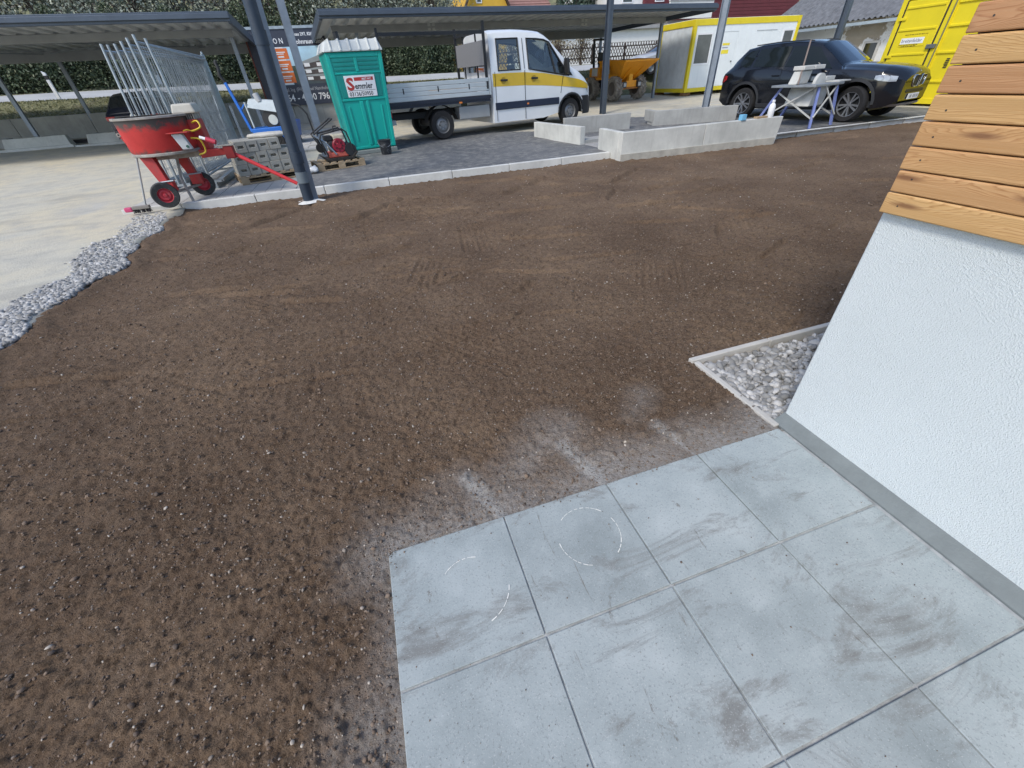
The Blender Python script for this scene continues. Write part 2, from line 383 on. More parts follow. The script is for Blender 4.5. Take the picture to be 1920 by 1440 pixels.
def wood_material():
    m, nt, b = nodes_of('larch board')
    t = nn(nt, 'ShaderNodeTexCoord'); oi = nn(nt, 'ShaderNodeObjectInfo')
    ad = nn(nt, 'ShaderNodeVectorMath', operation='ADD'); nt.links.new(t.outputs['Object'], ad.inputs[0])
    cb = nn(nt, 'ShaderNodeCombineXYZ'); nt.links.new(mth(nt, 'MULTIPLY', oi.outputs['Random'], 37.0), cb.inputs[1]); nt.links.new(mth(nt, 'MULTIPLY', oi.outputs['Random'], 11.0), cb.inputs[0])
    nt.links.new(cb.outputs[0], ad.inputs[1]); v = ad.outputs[0]
    def mp(s):
        q = nn(nt, 'ShaderNodeMapping'); q.inputs['Scale'].default_value = s; nt.links.new(v, q.inputs[0]); return q.outputs[0]
    # knots stretched slightly along the board, the grain bends round them
    vo = nn(nt, 'ShaderNodeTexVoronoi', voronoi_dimensions='2D'); vo.inputs['Scale'].default_value = 1.0; vo.inputs['Randomness'].default_value = 1.0
    sv = nn(nt, 'ShaderNodeSeparateXYZ'); nt.links.new(v, sv.inputs[0]); cv = nn(nt, 'ShaderNodeCombineXYZ')
    nt.links.new(mth(nt, 'MULTIPLY', sv.outputs[1], 2.0), cv.inputs[0]); nt.links.new(mth(nt, 'MULTIPLY', sv.outputs[2], 11.0), cv.inputs[1]); nt.links.new(cv.outputs[0], vo.inputs['Vector'])
    kd = vo.outputs['Distance']; halo = ramp(nt, kd, [(0.05, 1.0), (0.55, 0.0)])
    warp = noise(nt, mp((3, 2.2, 20)), 1.0, 3, 0.5)
    gv = mp((6, 1.3, 85))
    g2 = nn(nt, 'ShaderNodeVectorMath', operation='ADD'); nt.links.new(gv, g2.inputs[0])
    c2 = nn(nt, 'ShaderNodeCombineXYZ'); nt.links.new(mth(nt, 'ADD', mth(nt, 'MULTIPLY', halo, 3.2), mth(nt, 'MULTIPLY', warp, 5.0)), c2.inputs[2]); nt.links.new(c2.outputs[0], g2.inputs[1])
    wv = nn(nt, 'ShaderNodeTexWave', wave_type='BANDS', bands_direction='Z', wave_profile='SAW'); wv.inputs['Scale'].default_value = 0.75
    wv.inputs['Distortion'].default_value = 2.2; wv.inputs['Detail'].default_value = 3; wv.inputs['Detail Scale'].default_value = 0.6
    nt.links.new(g2.outputs[0], wv.inputs['Vector'])
    fine = noise(nt, mp((8, 6, 420)), 1.0, 3, 0.6)
    c = ramp(nt, wv.outputs['Fac'], [(0.0, (0.53, 0.315, 0.138)), (0.55, (0.49, 0.275, 0.112)), (0.86, (0.34, 0.165, 0.058)), (1.0, (0.50, 0.285, 0.118))])
    c = mixc(nt, ramp(nt, fine, [(0.4, 0.0), (0.7, 0.5)]), c, (0.58, 0.365, 0.18))
    big = noise(nt, mp((1, 0.7, 6)), 1.0, 3, 0.5)
    c = mixc(nt, ramp(nt, big, [(0.45, 0.0), (0.75, 0.40)]), c, (0.42, 0.20, 0.085))
    c = mixc(nt, ramp(nt, kd, [(0.04, 0.9), (0.13, 0.0)]), c, (0.20, 0.09, 0.04))
    hs = nn(nt, 'ShaderNodeHueSaturation'); nt.links.new(c, hs.inputs['Color'])
    nt.links.new(mth(nt, 'ADD', mth(nt, 'MULTIPLY', oi.outputs['Random'], 0.22), 0.90), hs.inputs['Value'])
    nt.links.new(mth(nt, 'ADD', mth(nt, 'MULTIPLY', oi.outputs['Random'], 0.02), 0.488), hs.inputs['Hue'])
    nt.links.new(hs.outputs[0], b.inputs['Base Color']); b.inputs['Roughness'].default_value = 0.62
    bumpn(nt, b, mth(nt, 'ADD', wv.outputs['Fac'], fine), 0.25, 0.0015)
    return m
def concrete_material(name, base=(0.36, 0.36, 0.34), form=True):
    m, nt, b = nodes_of(name)
    geo = nn(nt, 'ShaderNodeNewGeometry'); v = geo.outputs['Position']
    n1 = noise(nt, v, 1.6, 6, 0.65); n2 = noise(nt, v, 25, 5, 0.65)
    k = base
    c = ramp(nt, n1, [(0.3, tuple(x*0.8 for x in k)), (0.7, tuple(min(1, x*1.2) for x in k))])
    if form:
        mp = nn(nt, 'ShaderNodeMapping'); mp.inputs['Scale'].default_value = (5, 5, 0.5); nt.links.new(v, mp.inputs[0])
        st = noise(nt, mp.outputs[0], 1.5, 5, 0.7)
        c = mixc(nt, ramp(nt, st, [(0.52, 0.0), (0.72, 0.45)]), c, tuple(x*0.62 for x in k))
    c = mixc(nt, ramp(nt, n2, [(0.55, 0.0), (0.75, 0.4)]), c, tuple(x*0.72 for x in k))
    nt.links.new(c, b.inputs['Base Color']); b.inputs['Roughness'].default_value = 0.88
    bumpn(nt, b, n2, 0.3, 0.004)
    return m
def stone_material(name, stops, rough=0.85):
    m, nt, b = nodes_of(name)
    geo = nn(nt, 'ShaderNodeNewGeometry')
    c = ramp(nt, geo.outputs['Random Per Island'], stops)
    n = noise(nt, geo.outputs['Position'], 60, 4, 0.6)
    c = mixc(nt, ramp(nt, n, [(0.4, 0.0), (0.75, 0.35)]), c, (0.20, 0.19, 0.18))
    nt.links.new(c, b.inputs['Base Color']); b.inputs['Roughness'].default_value = rough
    return m
def leaf_material(name, stops, trans=0.25):
    m, nt, b = nodes_of(name)
    geo = nn(nt, 'ShaderNodeNewGeometry')
    c = ramp(nt, geo.outputs['Random Per Island'], stops)
    n = noise(nt, geo.outputs['Position'], 0.8, 3, 0.6)
    hs = nn(nt, 'ShaderNodeHueSaturation'); nt.links.new(c, hs.inputs['Color']); nt.links.new(mth(nt, 'ADD', n, 0.5), hs.inputs['Value'])
    nt.links.new(hs.outputs[0], b.inputs['Base Color']); b.inputs['Roughness'].default_value = 0.6
    b.inputs['Transmission Weight'].default_value = 0.0
    return m
def glass_material(name, tint=(0.55, 0.62, 0.62), see=0.75):
    m, nt, b = nodes_of(name); nt.nodes.remove(b)
    out = nt.nodes['Material Output']
    tr = nn(nt, 'ShaderNodeBsdfTransparent'); tr.inputs[0].default_value = rgb(tint)
    gl = nn(nt, 'ShaderNodeBsdfGlossy'); gl.inputs['Roughness'].default_value = 0.03; gl.inputs[0].default_value = (0.9, 0.95, 1, 1)
    lw = nn(nt, 'ShaderNodeFresnel'); lw.inputs[0].default_value = 1.5
    mx = nn(nt, 'ShaderNodeMixShader'); nt.links.new(mth(nt, 'ADD', mth(nt, 'MULTIPLY', lw.outputs[0], 1.0), 0.06, clamp=True), mx.inputs[0])
    nt.links.new(tr.outputs[0], mx.inputs[1]); nt.links.new(gl.outputs[0], mx.inputs[2]); nt.links.new(mx.outputs[0], out.inputs[0])
    return m

SOIL = soil_material(); YARD = yard_material(); ASPH = asphalt_material(); TILE = tile_material(); STUC = stucco_material(); WOOD = wood_material()
CONC = concrete_material('precast concrete', (0.52, 0.52, 0.48)); CONCD = concrete_material('old concrete', (0.34, 0.34, 0.32)); KERB = concrete_material('kerb concrete', (0.56, 0.56, 0.53), False)
PAVE = concrete_material('paver concrete', (0.42, 0.41, 0.38), False)
GRAV = stone_material('limestone gravel', [(0.0, (0.17, 0.168, 0.16)), (0.4, (0.29, 0.285, 0.275)), (0.75, (0.40, 0.395, 0.38)), (1.0, (0.54, 0.53, 0.51))])
CLOD = stone_material('soil clod', [(0.0, (0.070, 0.048, 0.034)), (0.5, (0.140, 0.097, 0.067)), (1.0, (0.230, 0.163, 0.112))], 0.95)
PEB = stone_material('pale pebble', [(0.0, (0.20, 0.17, 0.14)), (0.6, (0.34, 0.29, 0.24)), (1.0, (0.52, 0.47, 0.40))])
GLASS = glass_material('clear car glass', (0.80, 0.86, 0.85)); DGLASS = mat('dark glass', (0.012, 0.016, 0.018), 0.04, 0, 0.1, coat=1.0)
STEEL = mat('anthracite steel', (0.075, 0.095, 0.125), 0.45, 0.3, 0.12, 3, dirt=(0.14, 0.15, 0.16), dirt_amt=0.15)
GALV = mat('galvanised steel', (0.36, 0.40, 0.43), 0.42, 0.75, 0.18, 6)
GALVD = mat('weathered galvanised steel', (0.24, 0.275, 0.32), 0.5, 0.5, 0.15, 5)
BLACK = mat('black plastic', (0.018, 0.019, 0.021), 0.55, 0, 0.2)
RUBBER = mat('tyre rubber', (0.014, 0.014, 0.015), 0.85, 0, 0.25, 8, bump=0.3, bs=80)
WHITEP = mat('white vehicle paint', (0.72, 0.74, 0.75), 0.3, 0, 0.04, 1.5, coat=0.5)
WHITE = mat('white plastic', (0.74, 0.75, 0.76), 0.5, 0, 0.06)
MORTAR = mat('pale mortar', (0.48, 0.48, 0.46), 0.9, 0, 0.15, 8, bump=0.4)
DARKFILL = mat('grey joint sealing', (0.165, 0.185, 0.185), 0.85, 0, 0.12, 10, bump=0.3)

# ---------------------------------------------------------------- the ground
def axis(parts):
    r = []
    for a, b, s in parts: r += list(np.arange(a, b, s))
    return np.array(r + [parts[-1][1]])
def sheet(name, xs, ys, zf, m, keep=None, smooth=True):
    X, Y = np.meshgrid(xs, ys, indexing='ij'); Z = zf(X, Y)
    n, k = X.shape; idx = np.arange(n*k).reshape(n, k)
    f = np.stack([idx[:-1, :-1], idx[1:, :-1], idx[1:, 1:], idx[:-1, 1:]], -1).reshape(-1, 4)
    if keep is not None:
        cx = (X[:-1, :-1]+X[1:, 1:])/2; cy = (Y[:-1, :-1]+Y[1:, 1:])/2; f = f[keep(cx, cy).ravel()]
    return struct(np_mesh(name, np.stack([X, Y, Z], -1).reshape(-1, 3), f, m, smooth=smooth))
def yard_z(x, y):
    z = gz(x, y) - 0.03 + 0.02*fbm(x, y, 0.5, 3, 3) + 0.006*fbm(x, y, 4, 2, 8)
    low = (x > -3.05) & (y < 8.49)
    return np.where(low, -0.25, z - 0.03*np.clip((8-y)/3, 0, 1))
sheet('yard_ground', axis([(-60, -16, 2), (-16, -3.06, 0.25), (-3.06, -3.04, 0.02), (-3.04, 22, 0.5), (22, 70, 3)]),
      axis([(-25, -3, 2), (-3, 8.48, 0.25), (8.48, 8.50, 0.02), (8.50, 24, 0.35)]), yard_z, YARD)
WALL_Y = 23.3
def bank_z(x, y):
    t = np.clip((y-WALL_Y)/3.2, 0, 1); s = t*t*(3-2*t)
    left = 1.22 + 0.53*s; right = gz(x, y*0+WALL_Y)-0.03 + 1.45*s
    w = np.clip((x-4.0)/1.0, 0, 1)
    z = left*(1-w)+right*w
    z = z - 0.013*np.clip(x+14, 0, 24)*s + 0.10*np.clip(y-27, 0, 3.4) - 0.02*np.clip(y-31, 0, 30)*0
    z = z + np.clip(y-46, 0, 200)*0.14 + np.clip(y-70, 0, 200)*0.28
    return z + 0.06*fbm(x, y, 0.7, 3, 5)*np.clip((y-WALL_Y)*2, 0, 1)*(np.abs(y-28.3) > 1.9)
def bank_material():
    m, nt, b = nodes_of('bank'); v = coords(nt); n1 = noise(nt, v, 0.9, 6, 0.7); n2 = noise(nt, v, 9, 5, 0.7)
    c = ramp(nt, n1, [(0.33, (0.10, 0.085, 0.055)), (0.5, (0.15, 0.155, 0.07)), (0.7, (0.24, 0.235, 0.12))])
    c = mixc(nt, ramp(nt, n2, [(0.45, 0.0), (0.7, 0.6)]), c, (0.26, 0.23, 0.15))
    nt.links.new(c, b.inputs['Base Color']); b.inputs['Roughness'].default_value = 0.95; bumpn(nt, b, n2, 0.8, 0.06); return m
BANK = bank_material()
sheet('grass_bank', axis([(-90, -20, 4), (-20, 24, 0.5), (24, 110, 4)]), axis([(WALL_Y+0.02, 33, 0.3), (33, 60, 1.5), (60, 160, 5)]), bank_z, BANK)
sheet('road', axis([(-90, -20, 4), (-20, 24, 0.5), (24, 110, 4)]), axis([(26.9, 29.9, 0.5)]), lambda x, y: bank_z(x, y)+0.03, mat('worn pale asphalt', (0.42, 0.43, 0.43), 0.9, 0, 0.1, 1.2))
sheet('base_ground', axis([(-400, 400, 80)]), axis([(-300, 25, 65)]), lambda x, y: x*0-0.6, YARD)
sheet('far_hill', axis([(-260, 260, 12)]), axis([(100, 320, 12)]), lambda x, y: 8+np.clip(y-100, 0, 220)*0.35+3*fbm(x, y, 0.03, 3, 9), mat('bare winter wood', (0.12, 0.10, 0.085), 0.95, 0, 0.45, 0.12))
# asphalt apron of the parking bays
def apron_keep(x, y): return (y < 13.3+0.9*np.sin(x*0.8)+1.2*fbm(x, y, 0.6, 3, 21))
sheet('asphalt_apron', axis([(-1.15, 15.6, 0.1)]), axis([(8.5, 15.6, 0.1)]), lambda x, y: gz(x, y)+0.006*fbm(x, y, 1.5, 2, 4)+0.012, ASPH, apron_keep)
sheet('asphalt_strip', axis([(8.6, 15.6, 0.5)]), axis([(8.2, 8.497, 0.099)]), lambda x, y: x*0+0.107, ASPH)

# ---------------------------------------------------------------- soil bed
GRAV_X = -3.10
def soil_edge(y): return GRAV_X + 0.10*np.sin(y*1.3+0.5) + 0.07*np.sin(y*3.7) + 0.05*np.sin(y*8.1+1)
_rs = np.random.default_rng(11)
grooves = []
for i in range(110):
    gx, gy = _rs.uniform(-2.9, 11), _rs.uniform(0.9, 8.0)
    if gx < 2.0 and gy < 2.2: continue
    an = _rs.choice([0.15, -0.2, 0.9, 2.4, 0.35]) + _rs.normal()*0.12; L = _rs.uniform(0.25, 1.3)
    grooves.append((gx, gy, an, L, _rs.uniform(0.007, 0.016), _rs.uniform(0.005, 0.014)))
for g in [(-0.59, 0.91, 0.82, 0.66, 0.010, 0.011), (-0.62, 0.94, 0.82, 0.5, 0.006, 0.006), (-1.43, 1.67, 0.6, 0.30, 0.014, 0.012), (-1.68, 1.36, 0.81, 0.2, 0.02, 0.012), (-0.42, 2.75, 0.17, 0.75, 0.016, 0.014), (-1.06, 2.74, 0.23, 0.56, 0.016, 0.012),
          (-0.67, 2.36, -1.58, 0.44, 0.016, 0.012), (1.1, 2.64, -0.16, 0.9, 0.018, 0.014), (4.08, 4.41, -0.65, 1.15, 0.03, 0.028)]: grooves.append(g)
for i in range(46):
    gx, gy = _rs.uniform(-2.7, 8.5), _rs.uniform(1.5, 7.8)
    if gx < 1.9 and gy < 1.7: continue
    an = _rs.choice([0.25, -0.25, 0.9, 2.3, 1.35]) + _rs.normal()*0.15; L = _rs.uniform(0.5, 1.3); sp = _rs.uniform(0.028, 0.042)*(0.8+0.22*gy)
    for k in range(_rs.integers(5, 10)):
        o_ = (k-4)*sp; grooves.append((gx-o_*math.sin(an), gy+o_*math.cos(an), an, L*_rs.uniform(0.6, 1.05), sp*0.28, _rs.uniform(0.003, 0.008)*(0.8+0.25*gy)))
for i in range(95):
    gx, gy = _rs.uniform(-2.6, 11), _rs.uniform(2.0, 7.9)
    if gx < 2.4 and gy < 2.3: continue
    an = _rs.choice([0.1, -0.3, 0.35, 0.8, -0.12, 2.5]) + _rs.normal()*0.1
    grooves.append((gx, gy, an, _rs.uniform(0.35, 1.2)*(0.7+gy*0.08), 0.010+0.0050*gy, 0.010+0.0040*gy))
def soil_h(x, y):
    z = -0.020 + 0.018*np.clip((y-1.2)/5, 0, 1)
    z = z + (0.030*fbm(x, y, 0.55, 2, 40))*np.clip((8.2-y)/2, 0, 1) + 0.012*fbm(x, y, 3.0, 3, 41) + 0.011*fbm(x, y, 22, 2, 42)
    # crumbs: sharpened high-frequency relief
    c = np.clip(fbm(x, y, 60, 2, 43)+0.05, 0, 1); z = z + 0.030*c
    for gx, gy, an, L, w, dp in grooves:
        near = (np.abs(x-gx) < L+0.15) & (np.abs(y-gy) < L+0.15)
        if not near.any(): continue
        dx, dy = x[near]-gx, y[near]-gy; a = dx*math.cos(an)+dy*math.sin(an); q = -dx*math.sin(an)+dy*math.cos(an)
        q = q + 0.004*np.sin(a*4+gx)
        e = np.clip((L/2-np.abs(a))/0.1, 0, 1)
        z[near] += e*dp*1.5*(0.7+0.8*vnoise(a*9+gx*7, a*0+gy, 77))*(-np.exp(-(q/w)**2) + 0.6*np.exp(-((q-1.9*w)/w)**2))
    # keep it under the slabs and the edging
    in_p = (x > -0.262) & (x < 1.80) & (y < 0.972); z = np.where(in_p, -0.10, z)
    in_g = (x > 1.70) & (y > 0.9) & (y < 1.665); z = np.where(in_g, -0.12, z)
    near_p = (x > -0.42) & (x < 1.8) & (y < 1.12) & ~in_p; z = np.where(near_p, np.minimum(z, -0.006), z)
    near_g = (x > 1.58) & (y > 0.9) & (y < 1.80) & ~in_g & ~in_p; z = np.where(near_g, np.minimum(z, 0.012), z)
    # falls away to the gravel strip, with a raised lip
    d = x-soil_edge(y)+0.05*fbm(x, y, 6, 3, 50)
    z = z + 0.05*np.exp(-((d-0.12)/0.12)**2)
    z = np.where(d < 0.06, z - np.clip((0.06-d)*1.2, 0, 0.3), z)
    return z
_o = np.array((0.35, -1.1))
th = np.arange(R(-58), R(63), 0.0037); rr = np.exp(np.arange(math.log(0.9), math.log(18.5), 0.0037))
TH, RR = np.meshgrid(th, rr, indexing='ij'); SX = _o[0]+RR*np.sin(TH); SY = _o[1]+RR*np.cos(TH)
SZ = soil_h(SX, SY); SZ = np.where(SY > 8.46, -0.2, SZ)
n_, k_ = SX.shape; ix = np.arange(n_*k_).reshape(n_, k_)
ff = np.stack([ix[:-1, :-1], ix[:-1, 1:], ix[1:, 1:], ix[1:, :-1]], -1)
cx_, cy_ = (SX[:-1, :-1]+SX[1:, 1:])/2, (SY[:-1, :-1]+SY[1:, 1:])/2
ok_ = (cy_ < 8.7) & (cx_ < 18) & (cx_ > -4.2) & ~((cx_ > -0.1) & (cx_ < 14) & (cy_ < 0.8)) & ~((cx_ > 1.9) & (cy_ < 1.5))
ff = ff[ok_]
used = np.zeros(n_*k_, bool); used[ff.ravel()] = True; remap = np.cumsum(used)-1
struct(np_mesh('soil_bed', np.stack([SX, SY, SZ], -1).reshape(-1, 3)[used], remap[ff].reshape(-1, 4), SOIL, smooth=True))
def soil_scatter(n, rmin, rmax):
    t = RNG.uniform(R(-58), R(63), n); r = np.exp(RNG.uniform(math.log(rmin), math.log(rmax), n))
    x, y = _o[0]+r*np.sin(t), _o[1]+r*np.cos(t)
    ok = (y < 8.4) & (x < 13) & (x > soil_edge(y)+0.03) & ~((x > -0.30) & (x < 14) & (y < 1.01)) & ~((x > 1.66) & (y < 1.71))
    x, y, r = x[ok], y[ok], r[ok]; return x, y, r
x, y, r = soil_scatter(46000, 1.0, 7.5)
s = np.clip(0.0024*r**0.35*np.exp(RNG.normal(size=len(x))*0.42), 0.0018, 0.011)
stones('soil_clods', np.stack([x, y, soil_h(x, y)+s*0.2], -1), s, CLOD, flat=0.75, jag=0.5, kind='stuff')
x, y, r = soil_scatter(15000, 0.7, 10.5)
s = np.clip(0.0020*r**0.35*np.exp(RNG.normal(size=len(x))*0.45), 0.0013, 0.0095)
stones('soil_pebbles', np.stack([x, y, soil_h(x, y)+s*0.25], -1), s, PEB, flat=0.7, jag=0.3, smooth=True, kind='stuff')
for nm, lb in (('soil_clods', 'loose dark brown crumbs of earth over the raked soil'), ('soil_pebbles', 'small pale pebbles scattered over the raked soil')):
    tag(bpy.data.objects[nm], lb, 'gravel' if 'peb' in nm else 'soil')

# ---------------------------------------------------------------- gravel
n = 15000
gy = RNG.uniform(1.2, 8.25, n); gx = soil_edge(gy) + 0.05 - RNG.random(n)*(0.50+0.06*np.sin(gy*2.2)+0.035*RNG.normal(size=n))
gx = gx - 0.0*gy; s = RNG.uniform(0.013, 0.030, n)
P = np.stack([gx, gy, 0.035+0.02*RNG.random(n)+0.0*gx], -1)
tag(stones('gravel_strip', P, s, GRAV, flat=0.65, jag=0.35, kind='stuff'), 'strip of pale grey gravel between the soil and the yard', 'gravel')
struct(MB().add([(-3.95, 0.5, -0.02), (-3.04, 0.5, -0.02), (-3.04, 8.40, 0.006), (-3.95, 8.40, 0.006)], [(0, 1, 2, 3)]).build('gravel_bed', mat('gravel fines', (0.20, 0.195, 0.18), 0.95, bump=0.8)))
n = 5200
gx = 1.725+RNG.random(n)**1.5*4.2; gy = RNG.uniform(1.07, 1.63, n); s = RNG.uniform(0.013, 0.027, n)
P = np.stack([gx, gy, -0.065+0.040*RNG.random(n)], -1)
tag(stones('corner_gravel', P, s, GRAV, flat=0.72, fine=True, smooth=True, jag=0.14, stretch=0.42, kind='stuff'), 'grey rounded gravel inside the pale edging by the house corner', 'gravel')
struct(MB().box(1.70, 6.2, 1.0, 1.66, -0.16, -0.06).build('gravel_trough', mat('gravel fines', (0.2, 0.2, 0.2))))
EDGE = concrete_material('pale edging', (0.50, 0.48, 0.44), False)
e1 = tag(MB().box(1.672, 1.705, 1.015, 1.64, -0.14, 0.004).build('edging_strip', EDGE, bevel=0.004), 'thin pale edging strip running from the slab corner along the gravel', 'edging')
e2 = thing('edging_board', 'weathered pale edging along the far side of the corner gravel', 'edging', (1.66, 1.645, 0))
xx = 0
for L in (0.62, 0.55, 1.0, 1.0, 1.0):
    MB().box(xx, xx+L-0.004, 0.0, 0.036, -0.14, 0.010+0.003*random.random()).build('edging_piece', EDGE, e2, bevel=0.005); xx += L

# ---------------------------------------------------------------- patio
pb = struct(MB().box(-0.288, 1.742, -2.62, 0.998, -0.14, -0.0075).build('patio', mat('joint grout', (0.34, 0.355, 0.355), 0.9, 0, 0.35, 14, bump=0.6)))
pitch = 0.4925
for j in range(7):
    for i in range(4):
        x0 = -0.29+i*pitch; y1 = 1.0-j*pitch; g = 0.0028
        hw = (pitch-2*g)/2; hl = hw-0.0014
        me = bpy.data.meshes.get('slab_mesh_%d' % ((i+j) % 1))
        if me is None:
            o = MB().box(-hw, hw, -hl, hl, -0.040, 0.0).build('slab', TILE, pb, bevel=0.0028); o.data.name = 'slab_mesh_0'
        else: o = place('slab', me, TILE, pb, bevel=0.0028)
        o.location = (x0+pitch/2, y1-pitch/2, random.uniform(-0.0012, 0.0012)); o.rotation_euler = (random.uniform(-1, 1)*0.002, random.uniform(-1, 1)*0.002, random.uniform(-1, 1)*0.0015)
cxs = RNG.uniform(-0.28, 1.68, 900); cys = 0.99-RNG.random(900)**1.8*1.6; cs = np.clip(0.0011*np.exp(RNG.normal(size=900)*0.5), 0.0006, 0.0036)
edge_ = RNG.random(900) < 0.35; cys = np.where(edge_, 0.998-np.abs(RNG.normal(size=900))*0.012, cys); cxs = np.where(RNG.random(900) < 0.15, -0.286+np.abs(RNG.normal(size=900))*0.012, cxs)
tag(stones('slab_crumbs', np.stack([cxs, cys, cs*0.5+0.0008], -1), cs, CLOD, flat=0.8, jag=0.5, kind='stuff'), 'tiny crumbs of soil trodden onto the grey slabs', 'soil')
# chalk rings and a chalk dash left on the slabs
CHALK = mat('white chalk', (0.72, 0.72, 0.68), 0.95, 0, 0.1)
def chalk_arc(cx, cy, r, a0, a1, n, w=0.0034, gap=0.0):
    b = MB(); da = (a1-a0)/n
    for i in range(n):
        if random.random() < gap: continue
        s0 = a0+da*i; s1 = s0+da*random.uniform(0.6, 0.98); k = 4; ww = w*random.uniform(0.5, 1.1)
        for q in range(k):
            t0 = s0+(s1-s0)*q/k; t1 = s0+(s1-s0)*(q+1)/k; ra, rb = r-ww/2, r+ww/2
            b.quad((cx+ra*math.cos(t0), cy+ra*math.sin(t0), 0.0030), (cx+rb*math.cos(t0), cy+rb*math.sin(t0), 0.0030), (cx+rb*math.cos(t1), cy+rb*math.sin(t1), 0.0030), (cx+ra*math.cos(t1), cy+ra*math.sin(t1), 0.0030))
    return b
struct(chalk_arc(0.505, 0.79, 0.128, 0.7, 2.3, 8).build('chalk_mark', CHALK))
struct(chalk_arc(0.505, 0.79, 0.128, 3.1, 4.4, 8).build('chalk_mark', CHALK))
struct(chalk_arc(0.505, 0.79, 0.128, 5.3, 6.6, 7).build('chalk_mark', CHALK))
struct(chalk_arc(0.00, 0.745, 0.12, 1.2, 2.4, 7).build('chalk_mark', CHALK))
struct(chalk_arc(0.00, 0.745, 0.14, 5.0, 6.1, 5).build('chalk_mark', CHALK))

# ---------------------------------------------------------------- the house
hs = thing('house', 'house corner with white rough render below and larch boards above', 'house', (1.76, 1.05, 0))
MB().box(0.0, 9.0, -9.0, 0.0, -0.3, 1.032).build('wall', STUC, hs, bevel=0.006)
MB().box(0.012, 8.99, -8.99, -0.012, 1.0325, 2.45).build('upper_wall', mat('black wall membrane', (0.012, 0.012, 0.012), 0.9), hs)
MB().add([(-0.062, -9, 0.0015), (0.004, -9, 0.040), (0.004, 0.002, 0.040), (-0.062, 0.002, 0.0015), (-0.062, -9, -0.05), (0.004, -9, -0.05), (0.004, 0.002, -0.05), (-0.062, 0.002, -0.05)],
         [(0, 1, 2, 3), (4, 7, 6, 5), (2, 1, 5, 6), (0, 3, 7, 4), (3, 2, 6, 7)]).build('mortar_fillet', DARKFILL, hs)
b = MB().prism([(-0.020, 0.0), (-0.0005, 0.004), (-0.0005, 0.0685), (-0.020, 0.0665), (-0.0235, 0.063), (-0.0235, 0.003)], 'xz', -9.0, -0.004)
bd = b.build('board', WOOD, hs, bevel=0.0022)
SCREW = mat('dark screw head', (0.10, 0.095, 0.085), 0.4, 0.8)
for k in range(20):
    o = bd if k == 0 else place('board', bd.data, None, hs, bevel=0.0022)
    o.location = (-0.006 - random.uniform(0, 0.0012), random.uniform(-0.002, 0.002), 1.033+0.0700*k)
    if k < 12:
        for yy in (-0.055, -0.60):
            zz = 0.034+random.uniform(-0.012, 0.012); q = MB().cyl((-0.0228, yy, zz), (-0.0243, yy, zz), 0.0028, n=8); sc = q.build('screw', SCREW, o)
# ---------------------------------------------------------------- kerbs and paving
kb = struct(MB().box(-3.95, 4.9, 8.47, 8.53, -0.25, -0.02).build('kerb', MORTAR))
for a, c_ in ((-3.95, -3.1), (-3.1, -1.97), (-1.97, -0.83), (-0.83, 0.31), (0.31, 1.5), (1.5, 2.65), (2.65, 3.78), (3.78, 4.88)):
    MB().box(a+0.005, c_-0.005, 8.45, 8.535, -0.15, 0.128+random.uniform(-0.004, 0.004)).build('kerb_stone', KERB, kb, bevel=0.010)
kb2 = struct(MB().box(8.55, 16.4, 8.27, 8.33, -0.25, -0.02).build('kerb', MORTAR))
xx = 8.56
for k in range(7):
    o = MB().box(0.005, 1.09, -0.04, 0.04, -0.27, 0).build('kerb_stone', KERB, kb2, bevel=0.010); o.location = (xx, 8.30-0.018*(k-3), 0.118+random.uniform(-0.006, 0.006)); xx += 1.1
def paving(x0, x1, y0, y1, w, l, zf, nm):
    xs = np.arange(x0, x1-0.01, w); base = None
    o0 = None; cx, cy = (x0+x1)/2, (y0+y1)/2
    z00 = zf(cx, cy)
    base = struct(MB().add([(x0, y0, zf(x0, y0)-0.012), (x1, y0, zf(x1, y0)-0.012), (x1, y1, zf(x1, y1)-0.012), (x0, y1, zf(x0, y1)-0.012)], [(0, 1, 2, 3)]).build(nm, mat('paving sand', (0.22, 0.205, 0.18), 0.95)))
    for i, xa in enumerate(xs):
        ya = y0-(l/2 if i % 2 else 0)
        while ya < y1-0.02:
            a, c_ = max(ya, y0), min(ya+l, y1)
            if c_-a > 0.06:
                hw, hl = w/2-0.005, (c_-a)/2-0.005
                key = 'paver_%.2f_%.2f' % (w, c_-a); me = bpy.data.meshes.get(key)
                if me is None:
                    o = MB().box(-hw, hw, -hl, hl, -0.06, 0).build('paver', PAVE, base); o.data.name = key
                else: o = place('paver', me, PAVE, base)
                px, py = xa+w/2, (a+c_)/2; o.location = (px, py, zf(px, py)+random.uniform(-0.002, 0.003))
            ya += l
paving(-3.92, -1.06, 8.545, 12.2, 0.26, 0.62, lambda x, y: gzf(x, y)+0.006, 'paving')
paving(-2.1, 0.0, 13.9, 19.5, 0.30, 0.9, lambda x, y: gzf(x, y)+0.016, 'paving')

